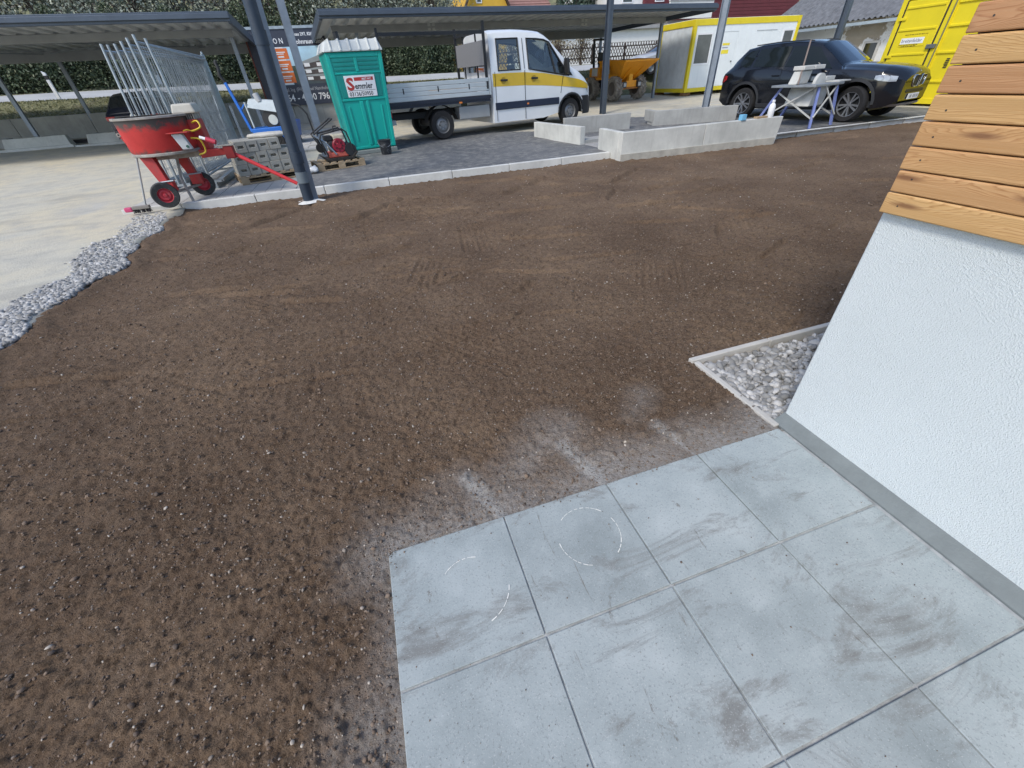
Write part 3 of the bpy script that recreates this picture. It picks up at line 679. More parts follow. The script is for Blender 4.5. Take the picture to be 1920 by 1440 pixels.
# ---------------------------------------------------------------- unfinished steel carport frame with a downpipe
cf = thing('unfinished_carport', 'unfinished grey steel frame of tall posts standing behind the kerb', 'carport frame', (0, 0, 0))
def hpost(parent, x, y, z0, z1, rz=0.0, w=0.14, m=GALVD, lean=(0, 0)):
    t = 0.012; b = MB()
    b.box(-w/2, w/2, -w/2, -w/2+t, z0, z1).box(-w/2, w/2, w/2-t, w/2, z0, z1).box(-t/2, t/2, -w/2+t+0.0005, w/2-t-0.0005, z0, z1)
    if lean != (0, 0): b.v = [(p[0]+lean[0]*(p[2]-z0), p[1]+lean[1]*(p[2]-z0), p[2]) for p in b.v]
    o = b.build('post', m, parent); o.location = (x, y, 0); o.rotation_euler = (0, 0, rz); return o
hpost(cf, -1.0, 8.10, -0.05, 3.55, 0.3, 0.10, lean=(0.036, 0.0))
hpost(cf, -0.94, 12.40, 0.05, 3.60, 0.2, 0.15)
hpost(cf, 8.80, 16.06, 0.10, 3.60, 0.35, 0.17, STEEL)
hpost(cf, 9.93, 11.9, 0.02, 3.60, 0.6, 0.17)
hpost(cf, 15.25, 12.78, 0.02, 3.60, 0.3, 0.17, STEEL)
for p0, p1 in (((-0.86, 8.10, 3.66), (-0.94, 12.40, 3.66)), ((-0.94, 12.40, 3.70), (9.93, 11.9, 3.70)), ((9.93, 11.9, 3.68), (8.80, 16.06, 3.68)), ((9.93, 11.9, 3.70), (15.25, 12.78, 3.70))):
    MB().bar(p0, p1, 0.14, 0.2).build('beam', GALVD, cf)
dp = thing('downpipe', 'dark blue grey downpipe standing in a white mortar collar at the soil edge', 'downpipe', (-1.07, 7.93, 0))
PIPE = mat('dark blue pipe', (0.030, 0.045, 0.068), 0.45, 0.2, 0.15, 3, dirt=(0.09, 0.10, 0.115), dirt_amt=0.2)
lean = 0.040
MB().cyl((-0.01, 0, -0.05), (3.4*lean, 0, 3.4), 0.083, n=20).build('pipe', PIPE, dp, smooth=40)
for z in (0.30, 0.58, 2.02):
    MB().cyl((z*lean, 0, z), ((z+0.16)*lean, 0, z+0.16), 0.094 if z != 2.02 else 0.092, n=20).build('socket', PIPE if z > 0.4 else mat('grey pipe', (0.13, 0.16, 0.18), 0.5), dp, smooth=40)
b = MB(); n = 22; ring = []
for i in range(n):
    a = 2*math.pi*i/n; r = 0.18+0.03*math.sin(a*3+1)+0.012*random.random(); ring.append((r*1.25*math.cos(a), r*0.8*math.sin(a)))
b.add([(0, 0, 0.040)]+[(x*0.6, y*0.6, 0.032) for x, y in ring]+[(x, y, 0.004) for x, y in ring], [(0, 1+i, 1+(i+1) % n) for i in range(n)]+[(1+i, 1+n+i, 1+n+(i+1) % n, 1+(i+1) % n) for i in range(n)])
b.build('mortar_collar', mat('white mortar', (0.66, 0.65, 0.61), 0.95, 0, 0.15, 12, bump=0.6), dp, smooth=60)

# ---------------------------------------------------------------- the two finished carports
ROOFM = mat('trapezoidal sheet underside', (0.52, 0.54, 0.55), 0.5, 0.1, 0.12, 2)
def carport(name, label, ox, oy, rz, L, posts, zdrop=0.0):
    t = thing(name, label, 'carport', (ox, oy, 0), rz, 'finished carports')
    zf = lambda y: 3.200-0.010*y-zdrop          # roof underside over depth, local y from the front fascia
    D = 8.0
    MB().box(0, L, -0.05, 0.03, 3.10-zdrop, 3.315-zdrop).build('fascia', STEEL, t, bevel=0.01)
    MB().box(0.002, L-0.002, -0.13, -0.052, 3.16-zdrop, 3.27-zdrop).build('gutter', STEEL, t, bevel=0.01)
    b = MB(); per = 0.42; n = int(L/per); pts = []
    for i in range(n):
        x = i*per; pts += [(x, 0.085), (x+0.14, 0.085), (x+0.19, 0.0), (x+0.37, 0.0), ]
    pts.append((L, 0.085))
    A = [(x, 0.035, zf(0)+z) for x, z in pts]; B = [(x, D, zf(D)+z) for x, z in pts]
    b.grid([A, B]); b.build('roof_sheet', ROOFM, t, fixn=False)
    b = MB(); A = [(x, 0.035, zf(0)+z+0.012) for x, z in pts]; B = [(x, D, zf(D)+z+0.012) for x, z in pts]
    b.grid([A, B]); b.build('roof_top', STEEL, t, fixn=False)
    for y, h, nm in ((2.6, 0.19, 'beam'), (7.3, 0.30, 'beam')):
        z1 = zf(y)-0.004
        MB().box(0.5, L-0.30, y-0.07, y-0.055, z1-h, z1).box(0.5, L-0.30, y-0.0549, y+0.06, z1-h, z1-h+0.015).box(0.5, L-0.30, y-0.0549, y+0.06, z1-0.015, z1).build(nm, STEEL if nm == 'x' else mat('beam grey', (0.27, 0.285, 0.29), 0.5, 0.2, 0.12, 2), t)
    for x in (0.0, L-0.08):
        MB().add([(x, 0.032, zf(0)-0.13), (x+0.08, 0.032, zf(0)-0.13), (x+0.08, D, zf(D)-0.13), (x, D, zf(D)-0.13), (x, 0.032, zf(0)+0.11), (x+0.08, 0.032, zf(0)+0.11), (x+0.08, D, zf(D)+0.11), (x, D, zf(D)+0.11)],
                 [(0, 3, 2, 1), (4, 5, 6, 7), (0, 1, 5, 4), (1, 2, 6, 5), (2, 3, 7, 6), (3, 0, 4, 7)]).build('verge_trim', STEEL, t)
    for x, y, z0 in posts:
        z1 = zf(y)-0.005 if 4 < y < 5 else zf(y)-0.20 if y < 5 else zf(y)-0.31
        MB().box(x-0.055, x+0.055, y-0.075, y+0.035, z0, z1).build('post', GALVD, t)
    # splice plates with four bolts on the front beam, tie rods under the roof
    PL = mat('pale galvanised plate', (0.42, 0.43, 0.43), 0.5, 0.4)
    for x in np.arange(4.0, L-2, 6.5):
        z = zf(2.6)-0.11; q = MB()
        for dx in (-0.085, 0.085):
            for dz in (-0.07, 0.07): q.box(x+dx-0.05, x+dx+0.05, 2.519, 2.527, z+dz-0.045, z+dz+0.045)
        q.build('splice_plate', PL, t)
    for x in np.arange(0.6, L-5, 5.2):
        MB().tube([(x, 2.7, zf(2.7)-0.05), (x+5, 7.2, zf(7.2)-0.08)], 0.012, 5).build('tie_rod', GALV, t)
        MB().tube([(x+5, 2.7, zf(2.7)-0.05), (x, 7.2, zf(7.2)-0.08)], 0.012, 5).build('tie_rod', GALV, t)
    return t
cr = carport('carport', 'anthracite carport roof over the white flatbed truck', -0.35, 16.55, R(5.5), 15.0, [(1.3, 2.6, 0.1), (14.55, 2.6, 0.1), (1.0, 7.3, 0.2), (6.8, 7.3, 0.2), (14.5, 7.3, 0.2)])
cl = carport('carport', 'anthracite carport roof behind the stacked fence panels', -20.5, 15.2, R(4.0), 17.9, [(10.19, 4.7, 0.2), (17.5, 2.6, 0.1), (11.09, 7.3, 1.0), (2.0, 4.7, 0.3), (2.0, 7.3, 1.0)], 0.0)

# ---------------------------------------------------------------- retaining wall, barriers, planter walls
rw = thing('retaining_wall', 'long grey concrete retaining wall below the grass bank', 'wall', (0, WALL_Y, 0))
xx = -30.0
while xx < 4.0:
    MB().box(xx+0.006, xx+2.494, -0.12, 0.10, -0.1, 1.23+0.01*random.random()).build('wall_panel', CONCD, rw, bevel=0.012); xx += 2.5
def lblock(name, label, x0, y0, x1, y1, h, t=0.13, foot=0.0, m=CONC, z0=None, group='precast concrete elements', cat='concrete block', cap=None):
    L = math.hypot(x1-x0, y1-y0); zz = (gzf((x0+x1)/2, (y0+y1)/2)-0.03) if z0 is None else z0
    o = thing(name, label, cat, (x0, y0, zz), math.atan2(y1-y0, x1-x0), group)
    return o, L
# low walls round the unfinished planter beds
o, L = lblock('planter_wall', 'long low pale concrete wall standing at the edge of the soil', 4.86, 8.02, 8.62, 7.86, 0.5, z0=-0.1)
for a, c_ in ((0, L*0.5), (L*0.5, L)):
    q = MB().hexa([(a+0.004, 0, 0), (c_-0.004-(0.05 if c_ == L else 0), 0, 0), (c_-0.004-(0.05 if c_ == L else 0), 0.13, 0), (a+0.004, 0.13, 0)], [(a+0.004, 0, 0.60), (c_-0.004, 0, 0.60), (c_-0.004, 0.13, 0.60), (a+0.004, 0.13, 0.60)])
    q.build('wall_element', CONC, o, bevel=0.010)
MB().box(0.0, L-0.1, -0.035, -0.002, -0.02, 0.225).build('footing', mat('rough footing', (0.40, 0.38, 0.33), 0.95, 0, 0.2, 6, bump=0.6), o)
MB().box(0.004, 0.13, 0.135, 1.05, 0.0, 0.598).build('return_wall', CONC, o, bevel=0.010)
for nm, lab, x0, y0, x1, y1, h in (('angle_block', 'pale concrete block lying at an angle on the asphalt beside the truck', 4.95, 9.92, 4.62, 12.1, 0.40), ('angle_block', 'short grey concrete wall element behind the pale block', 5.35, 11.9, 7.28, 11.72, 0.42),
                                ('angle_block', 'grey concrete wall element in front of the dark car rear wheel', 8.10, 11.80, 10.45, 11.2, 0.40)):
    o, L = lblock(nm, lab, x0, y0, x1, y1, h)
    MB().box(0, L, -0.07, 0.07, 0, h).build('wall_element', CONC if 'pale' in lab[:6] else CONCD, o, bevel=0.010)
    MB().box(0.02, L-0.02, 0.0705 if x1 > x0+1 else -0.5, 0.5 if x1 > x0+1 else -0.0705, 0.0, 0.12).build('foot_slab', CONCD, o, bevel=0.008)
    if x0 > 8: MB().box(0.0, 0.13, 0.0705, 0.75, 0.1205, h-0.002).build('return_wall', CONCD, o, bevel=0.01)
struct(MB().box(5.0, 8.5, 8.2, 11.0, 0.05, 0.118).build('planter_gravel', mat('planter grit', (0.33, 0.32, 0.30), 0.95, 0, 0.25, 12, bump=0.8)))
# barrier elements along the far left edge of the yard
for x0, x1, y, lab in ((-11.6, -9.7, 20.4, 'pale concrete barrier beside the left carport post'), (-9.25, -7.6, 20.5, 'concrete barrier beside the dark parked hatchback')):
    o = thing('barrier_block', lab, 'barrier', (x0, y, gzf(x0, y)-0.04), 0.02, 'concrete barriers')
    MB().hexa([(0, -0.2, 0), (x1-x0, -0.2, 0), (x1-x0, 0.2, 0), (0, 0.2, 0)], [(0.06, -0.08, 0.34), (x1-x0-0.06, -0.08, 0.34), (x1-x0-0.06, 0.08, 0.34), (0.06, 0.08, 0.34)]).build('block', CONC, o, bevel=0.015)
    MB().box(-0.35, x1-x0+0.1, -0.32, -0.205, -0.02, 0.06).build('base_slab', KERB, o, bevel=0.01)
o = tag(MB().box(-13.6, -11.9, 21.2, 21.6, 0.40, 0.72).build('barrier_block', CONCD, bevel=0.02), 'grey concrete barrier by the frame edge under the left carport', 'barrier', 'concrete barriers')
o = thing('steel_beam', 'dark steel beam lying between the two barriers', 'beam', (-9.95, 20.9, gzf(-10, 20.9)), 0.05)
for z in (0.0, 0.09): MB().box(0, 1.3, -0.06, 0.06, z+0.002, z+0.03).build('flange', mat('rusty dark steel', (0.05, 0.045, 0.045), 0.6, 0.5), o)
MB().box(0, 1.3, -0.008, 0.008, 0.0325, 0.0915).build('web', mat('rusty dark steel', (0.05, 0.045, 0.045)), o)

# small things on the planter wall
o = thing('canister', 'white plastic canister standing on the low concrete wall', 'canister', (8.32, 7.94, 0.5))
MB().lathe([(0.001, 0), (0.058, 0), (0.062, 0.01), (0.062, 0.18), (0.05, 0.22), (0.024, 0.25), (0.024, 0.27)], 16).build('bottle', WHITE, o, smooth=40)
MB().lathe([(0.03, 0.262), (0.03, 0.30), (0.001, 0.305)], 12).build('cap', WHITE, o, smooth=40)
o = tag(MB().box(7.55, 7.66, 7.88, 7.98, 0.5, 0.60).build('foam_block', mat('light blue foam', (0.16, 0.42, 0.62), 0.8), bevel=0.006), 'light blue foam block on the low concrete wall', 'block')
o = tag(MB().box(7.95, 8.22, 7.89, 7.99, 0.5, 0.535).build('wood_offcut', mat('raw wood offcut', (0.40, 0.28, 0.16), 0.8), bevel=0.004), 'flat wood offcut on the low concrete wall', 'offcut')
# ---------------------------------------------------------------- wheels
def wheel(parent, x, y, z, r, w, side, rim_m, style='steel', tyre_m=None, steer=0.0):
    """axle along local y; side=-1 shows its face to -y"""
    t = bpy.data.objects.new('wheel', None); t.empty_display_size = 0.1; col.objects.link(t); t.parent = parent; t.location = (x, y, z); t.rotation_euler = (0, 0, steer)
    ri = {'barrow': 0.56, 'steel': 0.58}.get(style, 0.70)*r; h = w/2
    prof = [(ri, -h*0.9), (r*0.93, -h), (r*0.985, -h*0.72), (r, -h*0.3), (r, h*0.3), (r*0.985, h*0.72), (r*0.93, h), (ri, h*0.9)]
    MB().lathe(prof, 32, axis='y').build('tyre', tyre_m or RUBBER, t, smooth=35)
    s = side
    rp = [(ri*1.0, s*h*0.9), (ri*0.97, s*h*0.80), (ri*0.90, s*h*0.55), (ri*0.88, -s*h*0.8)]
    rb = MB().lathe(rp, 28, axis='y')
    if style == 'steel':
        rb.lathe([(ri*0.89, s*h*0.25), (ri*0.72, s*h*0.45), (ri*0.55, s*h*0.62), (ri*0.34, s*h*0.55), (ri*0.30, s*h*0.72), (0.001, s*h*0.74)], 28, axis='y')
        rim = rb.build('rim', rim_m, t, smooth=35)
        for k in range(6):
            a = k*math.pi/3; MB().cyl((ri*0.45*math.cos(a), s*h*0.60, ri*0.45*math.sin(a)), (ri*0.45*math.cos(a), s*h*0.70, ri*0.45*math.sin(a)), ri*0.06, n=6).build('wheel_nut', BLACK, t)
    elif style == 'alloy':
        rb.lathe([(ri*0.9, s*h*0.15), (0.001, s*h*0.1)], 24, axis='y')
        rim = rb.build('rim', BLACK, t, smooth=35)
        sp = MB()
        for k in range(10):
            a = k*math.pi/5+(0.10 if k % 2 else -0.10); c, q = math.cos(a), math.sin(a); w0, w1 = ri*0.06, ri*0.075
            def pt(rad, off, d): return (rad*c-off*q, s*h*d, rad*q+off*c)
            sp.add([pt(ri*0.14, -w0, 0.62), pt(ri*0.14, w0, 0.62), pt(ri*0.93, w1, 0.80), pt(ri*0.93, -w1, 0.80), pt(ri*0.14, -w0, 0.3), pt(ri*0.14, w0, 0.3), pt(ri*0.93, w1, 0.5), pt(ri*0.93, -w1, 0.5)],
                   [(0, 1, 2, 3), (0, 4, 5, 1), (1, 5, 6, 2), (3, 2, 6, 7), (0, 3, 7, 4)])
        sp.lathe([(ri*0.99, s*h*0.86), (ri*0.93, s*h*0.82), (ri*0.92, s*h*0.6)], 28, axis='y').lathe([(ri*0.18, s*h*0.35), (ri*0.18, s*h*0.66), (0.001, s*h*0.70)], 16, axis='y')
        sp.build('spokes', rim_m, t, smooth=30)
    else:
        rb.lathe([(ri*0.9, s*h*0.3), (ri*0.6, s*h*0.7), (ri*0.28, s*h*0.5), (ri*0.22, s*h*1.0), (0.001, s*h*1.02)], 24, axis='y')
        rim = rb.build('rim', rim_m, t, smooth=35)
    return t
def archz(x, wheels, r): 
    z = -1e9
    for xw, zc in wheels:
        if abs(x-xw) < r: z = max(z, zc+math.sqrt(r*r-(x-xw)**2))
    return z
def interp(x, tab): return float(np.interp(x, [p[0] for p in tab], [p[1] for p in tab]))

# ---------------------------------------------------------------- dark blue-black estate car (four-by-four)
def suv(label, loc, rz, paint):
    t = thing('car', label, 'car', loc, rz)
    WB = 2.86; wz = 0.365; ar = 0.455; wh = [(0, wz), (WB, wz)]
    # stations: x of the lower body, x of the upper rail, rail height, rail half width
    st = [(-0.90, -0.80, 1.02, 0.72), (-0.84, -0.74, 1.16, 0.70), (-0.66, -0.60, 1.36, 0.665), (-0.40, -0.36, 1.575, 0.63), (0.0, 0.0, 1.635, 0.62), (0.5, 0.5, 1.655, 0.625), (1.0, 1.0, 1.65, 0.625),
          (1.5, 1.42, 1.62, 0.62), (1.85, 1.66, 1.575, 0.62), (2.15, 1.98, 1.38, 0.665), (2.45, 2.36, 1.125, 0.73), (2.62, 2.62, 1.11, 0.74), (2.95, 2.95, 1.085, 0.735), (3.30, 3.30, 1.045, 0.70), (3.54, 3.54, 0.995, 0.63), (3.68, 3.68, 0.93, 0.54), (3.73, 3.73, 0.86, 0.50)]
    belt = [(-0.9, 0.98), (-0.84, 1.06), (-0.6, 1.13), (-0.3, 1.17), (0.3, 1.155), (1.0, 1.13), (1.9, 1.085), (2.45, 1.06), (2.95, 1.025), (3.30, 0.98), (3.54, 0.92), (3.73, 0.80)]
    wid = [(-0.9, 0.74), (-0.84, 0.83), (-0.6, 0.905), (-0.2, 0.935), (1.2, 0.94), (2.4, 0.935), (2.9, 0.93), (3.3, 0.895), (3.52, 0.83), (3.66, 0.72), (3.73, 0.62)]
    bot = [(-0.92, 0.45), (-0.7, 0.33), (-0.45, 0.27), (2.3, 0.27), (3.3, 0.28), (3.6, 0.32), (3.74, 0.42)]
    xs = sorted(set([s[0] for s in st] + [xw+d for xw in (0, WB) for d in (-0.455, -0.449, -0.41, -0.34, -0.23, -0.1, 0.1, 0.23, 0.34, 0.41, 0.449, 0.455)]))
    S = np.array(st)
    def rail(x): return [float(np.interp(x, S[:, 0], S[:, k])) for k in (1, 2, 3)]
    def section(x):
        b0 = max(interp(x, bot), archz(x, wh, ar)); zb = interp(x, belt); w = interp(x, wid); xu, zu, wu = rail(x)
        lv = [b0, max(b0+0.008, 0.42), max(b0+0.016, 0.62), max(b0+0.024, 0.83)]
        sh = [0.965, 0.99, 0.998, 1.0]
        pts = [(x, w*k, min(z, zb-0.02+0.004*i)) for i, (z, k) in enumerate(zip(lv, sh))]
        pts += [(x, w*0.985, zb-0.05), (x, w*0.955, zb)]
        pts += [(x+(xu-x)*0.5, w*0.955*0.45+wu*0.55, zb*0.5+zu*0.5), (xu, wu+0.015, zu-0.02), (xu, wu-0.05, zu+0.018), (xu, wu*0.5, zu+0.045), (xu, 0, zu+0.052)]
        return pts
    half = [section(x) for x in xs]
    def body_side(sg): return [[(p[0], p[1]*sg, p[2]) for p in row] for row in half]
    isx = lambda a: min(range(len(xs)), key=lambda i: abs(xs[i]-a))
    w0, w1 = isx(1.85), isx(2.45); r0, r1 = isx(-0.84), isx(-0.40)
    skip = set((i, j) for i in list(range(w0, w1))+list(range(r0, r1)) for j in (7, 8, 9))
    b = MB()
    for sg in (1, -1): b.grid(body_side(sg), skip)
    # nose and tail caps
    for row in (half[0], half[-1]):
        for k in range(len(row)-1):
            p, q = row[k], row[k+1]; b.quad((p[0], -p[1], p[2]), (p[0], p[1], p[2]), (q[0], q[1], q[2]), (q[0], -q[1], q[2]))
    b.build('body', paint, t, smooth=38)
    for nm, a, c_ in (('windscreen', w0, w1), ('rear_window', r0, r1)):
        g = MB()
        for sg in (1, -1): g.grid([[(p[0], p[1]*sg, p[2]+0.004) for p in half[i][7:11]] for i in range(a, c_+1)])
        g.build(nm, CARGLASS, t, smooth=40)
    def sp(u, v, sg, off=0.006):
        """point on the glasshouse side: u along the belt, v 0 at belt, 1 at rail"""
        s_ = section(u); pl = s_[5:8]
        if v < 0.5: p, q, f = pl[0], pl[1], v*2
        else: p, q, f = pl[1], pl[2], v*2-1
        return (p[0]+(q[0]-p[0])*f, (p[1]+(q[1]-p[1])*f+off)*sg, p[2]+(q[2]-p[2])*f)
    def window(poly_l, poly_r, sg, nm, m, off):
        nv, nu = 6, 5; G = []
        for i in range(nu+1):
            rowp = []
            for j in range(nv+1):
                v = 0.07+0.83*j/nv; a = interp(v, poly_l); c_ = interp(v, poly_r); rowp.append(sp(a+(c_-a)*i/nu, v, sg, off))
            G.append(rowp)
        MB().grid(G).build(nm, m, t, smooth=40)
    for sg in (1, -1):
        window([(0, 0.98), (1, 0.98)], [(0, 2.22), (0.35, 2.12), (1, 1.74)], sg, 'side_window', SIDEGLASS, 0.007)
        window([(0, 0.05), (1, 0.05)], [(0, 0.93), (1, 0.93)], sg, 'side_window', SIDEGLASS, 0.007)
        window([(0, -0.10), (0.25, -0.42), (0.7, -0.40), (1, -0.16)], [(0, -0.03), (1, 0.0)], sg, 'quarter_window', SIDEGLASS, 0.007)
        # chrome-less trim along sill and arches
        for xw in (0, WB):
            a = MB(); A = []; B = []
            for k in range(15):
                an = math.pi*k/14; zz = wz+math.sin(an)*ar; xa = xw+math.cos(an)*ar
                zz2 = wz+math.sin(an)*(ar+0.06); xb = xw+math.cos(an)*(ar+0.06)
                wA = interp(xa, wid)*0.995+0.016; A.append((xa, sg*(wA-0.035), zz-0.004)); B.append((xb, sg*(wA-0.012), zz2))
            C_ = [(p[0], sg*(abs(p[1])+0.030), p[2]) for p in A]; a.grid([A, C_, B]); a.build('arch_trim', BLACK, t, smooth=50)
        MB().hexa([(0.47, sg*0.86, 0.25), (2.39, sg*0.86, 0.25), (2.39, sg*0.945, 0.27), (0.47, sg*0.945, 0.27)], [(0.47, sg*0.86, 0.36), (2.39, sg*0.86, 0.36), (2.39, sg*0.95, 0.37), (0.47, sg*0.95, 0.37)]).build('sill_trim', BLACK, t, bevel=0.01)
        for x in (0.72, 1.70): MB().bar((x, sg*0.955, 0.985), (x+0.2, sg*0.958, 0.985), 0.02, 0.03).build('door_handle', paint, t, bevel=0.006)
        dl = MB()
        for x0, x1 in ((0.96, 0.96), (2.06, 2.16)): dl.bar((x0, sg*0.9405, 0.36), (x1 if x1 != x0 else x0, sg*0.928, 1.10 if x0 < 1.5 else 1.06), 0.008, 0.008)
        dl.build('door_gap', mat('shut line', (0.002, 0.002, 0.002), 0.9), t)
        # mirror
        m_ = MB().hexa([(1.92, sg*0.97, 1.08), (2.02, sg*0.95, 1.08), (2.03, sg*1.10, 1.09), (1.94, sg*1.12, 1.09)], [(1.90, sg*0.97, 1.22), (1.99, sg*0.95, 1.20), (2.0, sg*1.09, 1.20), (1.92, sg*1.11, 1.23)])
        m_.build('mirror', paint, t, bevel=0.02)
        # lamps
        hl = MB(); G = []
        for x, zt, zb_ in ((3.20, 0.915, 0.85), (3.28, 0.925, 0.825), (3.40, 0.915, 0.805), (3.50, 0.905, 0.795), (3.60, 0.89, 0.795)):
            w = interp(x, wid); G.append([(x+0.004, sg*(w*1.0+0.006), zb_), (x+0.006, sg*(w*0.995+0.008), (zt+zb_)/2), (x, sg*(w*0.985+0.004), zt)])
        hl.grid(G); h_ = hl.build('headlight', LAMP, t, smooth=40)
        for x in (3.33, 3.46): MB().lathe([(0.045, -0.006), (0.048, 0.008), (0.03, 0.012), (0.001, 0.006)], 14, o=(x, sg*(interp(x, wid)+0.004), 0.865), axis='y').build('lamp_ring', mat('bright lamp ring', (0.7, 0.72, 0.74), 0.15, 0.6), h_)
        tl = MB(); G = []
        for x, zt, zb_ in ((-0.89, 1.02, 0.84), (-0.78, 1.03, 0.86), (-0.66, 1.02, 0.93)):
            w = interp(x, wid); G.append([(x-0.01, sg*(w+0.008), zb_), (x-0.012, sg*(w+0.006), (zt+zb_)/2), (x-0.008, sg*(w*0.975+0.006), zt)])
        tl.grid(G); tl.build('tail_light', REDLAMP, t, smooth=40)
        fg = MB().lathe([(0.05, 0.0), (0.055, 0.012), (0.035, 0.008), (0.001, 0.002)], 14, axis='x'); fg.v = [(p[0]+3.685-0.07, p[1]+sg*0.62, p[2]+0.55) for p in fg.v]; fg.build('fog_lamp', LAMP, t, smooth=40)
        rr_ = MB().tube([(1.40, sg*0.585, 1.655), (1.25, sg*0.59, 1.682), (0.5, sg*0.59, 1.690), (-0.15, sg*0.585, 1.660)], 0.013, 8); rr_.build('roof_rail', BLACK, t, smooth=50)
    # twin grille, bumper opening, plate, skid strip
    CH = mat('bright chrome', (0.62, 0.64, 0.66), 0.12, 1.0)
    for sg in (1, -1):
        ring = [(0.03, 0.67), (0.045, 0.875), (0.10, 0.89), (0.27, 0.88), (0.30, 0.83), (0.25, 0.70), (0.18, 0.67)]
        pts = [(3.742-0.10*y*y, sg*y, z) for y, z in ring]
        MB().tube(pts, 0.014, 6, closed=True).build('grille_frame', CH, t, smooth=50)
        MB().add([(p[0]-0.004, p[1], p[2]) for p in pts], [tuple(range(len(pts)))]).build('grille', mat('grille black', (0.006, 0.006, 0.006), 0.5), t)
        g = MB()
        for y in np.arange(0.06, 0.28, 0.03): g.box(3.728-0.1*y*y, 3.738-0.1*y*y, sg*y-0.004, sg*y+0.004, 0.695, 0.865)
        g.build('grille_bars', BLACK, t)
    MB().box(3.68, 3.745, -0.42, 0.42, 0.56, 0.63).build('lower_intake', mat('grille black', (0.006, 0.006, 0.006)), t, bevel=0.02)
    MB().hexa([(3.45, -0.72, 0.30), (3.70, -0.5, 0.31), (3.70, 0.5, 0.31), (3.45, 0.72, 0.30)], [(3.45, -0.76, 0.36), (3.735, -0.52, 0.36), (3.735, 0.52, 0.36), (3.45, 0.76, 0.36)]).build('skid_strip', mat('satin silver trim', (0.30, 0.31, 0.32), 0.35, 0.7), t, bevel=0.012)
    pl = MB().box(3.745, 3.755, -0.26, 0.26, 0.43, 0.54).build('number_plate', WHITE, t, bevel=0.003)
    q = MB()
    for k, y in enumerate((-0.17, -0.12, -0.02, 0.03, 0.08, 0.15, 0.2)): q.box(3.7555, 3.7565, y, y+0.022, 0.455, 0.515)
    q.build('plate_strokes', BLACK, pl)
    MB().lathe([(0.001, 0.006), (0.036, 0.004), (0.04, 0)], 16, axis='x', o=(3.70, 0, 0.925)).build('badge', mat('badge pale blue', (0.45, 0.55, 0.68), 0.2, 0.5), t, smooth=40)
    # inside: seats, wheel, floor
    MB().box(-0.7, 3.4, -0.80, 0.80, 0.30, 0.42).build('floor_pan', BLACK, t)
    for y in (0.38, -0.38):
        MB().box(1.15, 1.65, y-0.25, y+0.25, 0.55, 0.78).hexa([(1.02, y-0.24, 0.70), (1.17, y-0.24, 0.74), (1.17, y+0.24, 0.74), (1.02, y+0.24, 0.70)], [(0.90, y-0.2, 1.30), (1.0, y-0.2, 1.30), (1.0, y+0.2, 1.30), (0.90, y+0.2, 1.30)]).box(0.88, 0.97, y-0.13, y+0.13, 1.33, 1.50).build('front_seat', mat('seat fabric', (0.05, 0.05, 0.055), 0.9), t, bevel=0.03)
    MB().box(0.1, 0.5, -0.6, 0.6, 0.55, 1.15).build('rear_seat', mat('seat fabric', (0.05, 0.05, 0.055)), t, bevel=0.05)
    MB().hexa([(1.95, -0.72, 0.75), (2.40, -0.72, 0.75), (2.40, 0.72, 0.75), (1.95, 0.72, 0.75)], [(1.98, -0.70, 1.02), (2.38, -0.68, 1.06), (2.38, 0.68, 1.06), (1.98, 0.70, 1.02)]).build('dashboard', BLACK, t, bevel=0.03)
    MB().tube([(1.78-0.06*math.sin(a), 0.38+0.18*math.cos(a), 1.02+0.17*math.sin(a)) for a in np.linspace(0, 2*math.pi, 20)[:-1]], 0.015, 6, closed=True).build('steering_wheel', BLACK, t, smooth=50)
    AL = mat('alloy rim', (0.38, 0.39, 0.41), 0.3, 0.8, 0.08)
    for x in (0, WB):
        for sg in (1, -1): wheel(t, x, sg*0.80, wz, wz, 0.25, sg, AL, 'alloy', steer=0.0 if x == 0 else -0.10)
    MB().box(-0.3, 3.2, -0.6, 0.6, 0.22, 0.30).build('underbody', BLACK, t)
    wl = MB()
    for xw in (0, WB):
        for sg in (1, -1): wl.lathe([(ar-0.005, sg*0.55), (ar-0.005, sg*0.90)], 16, o=(xw, 0, wz), axis='y', a0=0, a1=math.pi)
    wl.build('wheel_housing', BLACK, t)
    return t
CARGLASS = glass_material('tinted car glass', (0.30, 0.36, 0.36)); SIDEGLASS = mat('privacy glass', (0.010, 0.014, 0.015), 0.06, 0, 0.1, 1, spec=0.35)
LAMP = mat('headlamp lens', (0.34, 0.37, 0.40), 0.12, 0.2, 0.25, 9, coat=0.4); REDLAMP = mat('red lamp lens', (0.42, 0.015, 0.02), 0.15, 0, 0.2, 20, coat=1.0)
DPAINT = mat('blue black metallic paint', (0.006, 0.007, 0.010), 0.16, 0.0, 0.06, 1, coat=0.4, spec=0.45)
_h = math.atan2(-2.93, 0.66)
# rear right wheel stands at (10.9, 11.45)
_rx, _ry = 10.98+0.80*math.cos(_h+math.pi/2), 11.55+0.80*math.sin(_h+math.pi/2)
suv('black four wheel drive estate car parked at the kerb, nose towards the house', (_rx, _ry, 0.118), _h, DPAINT)

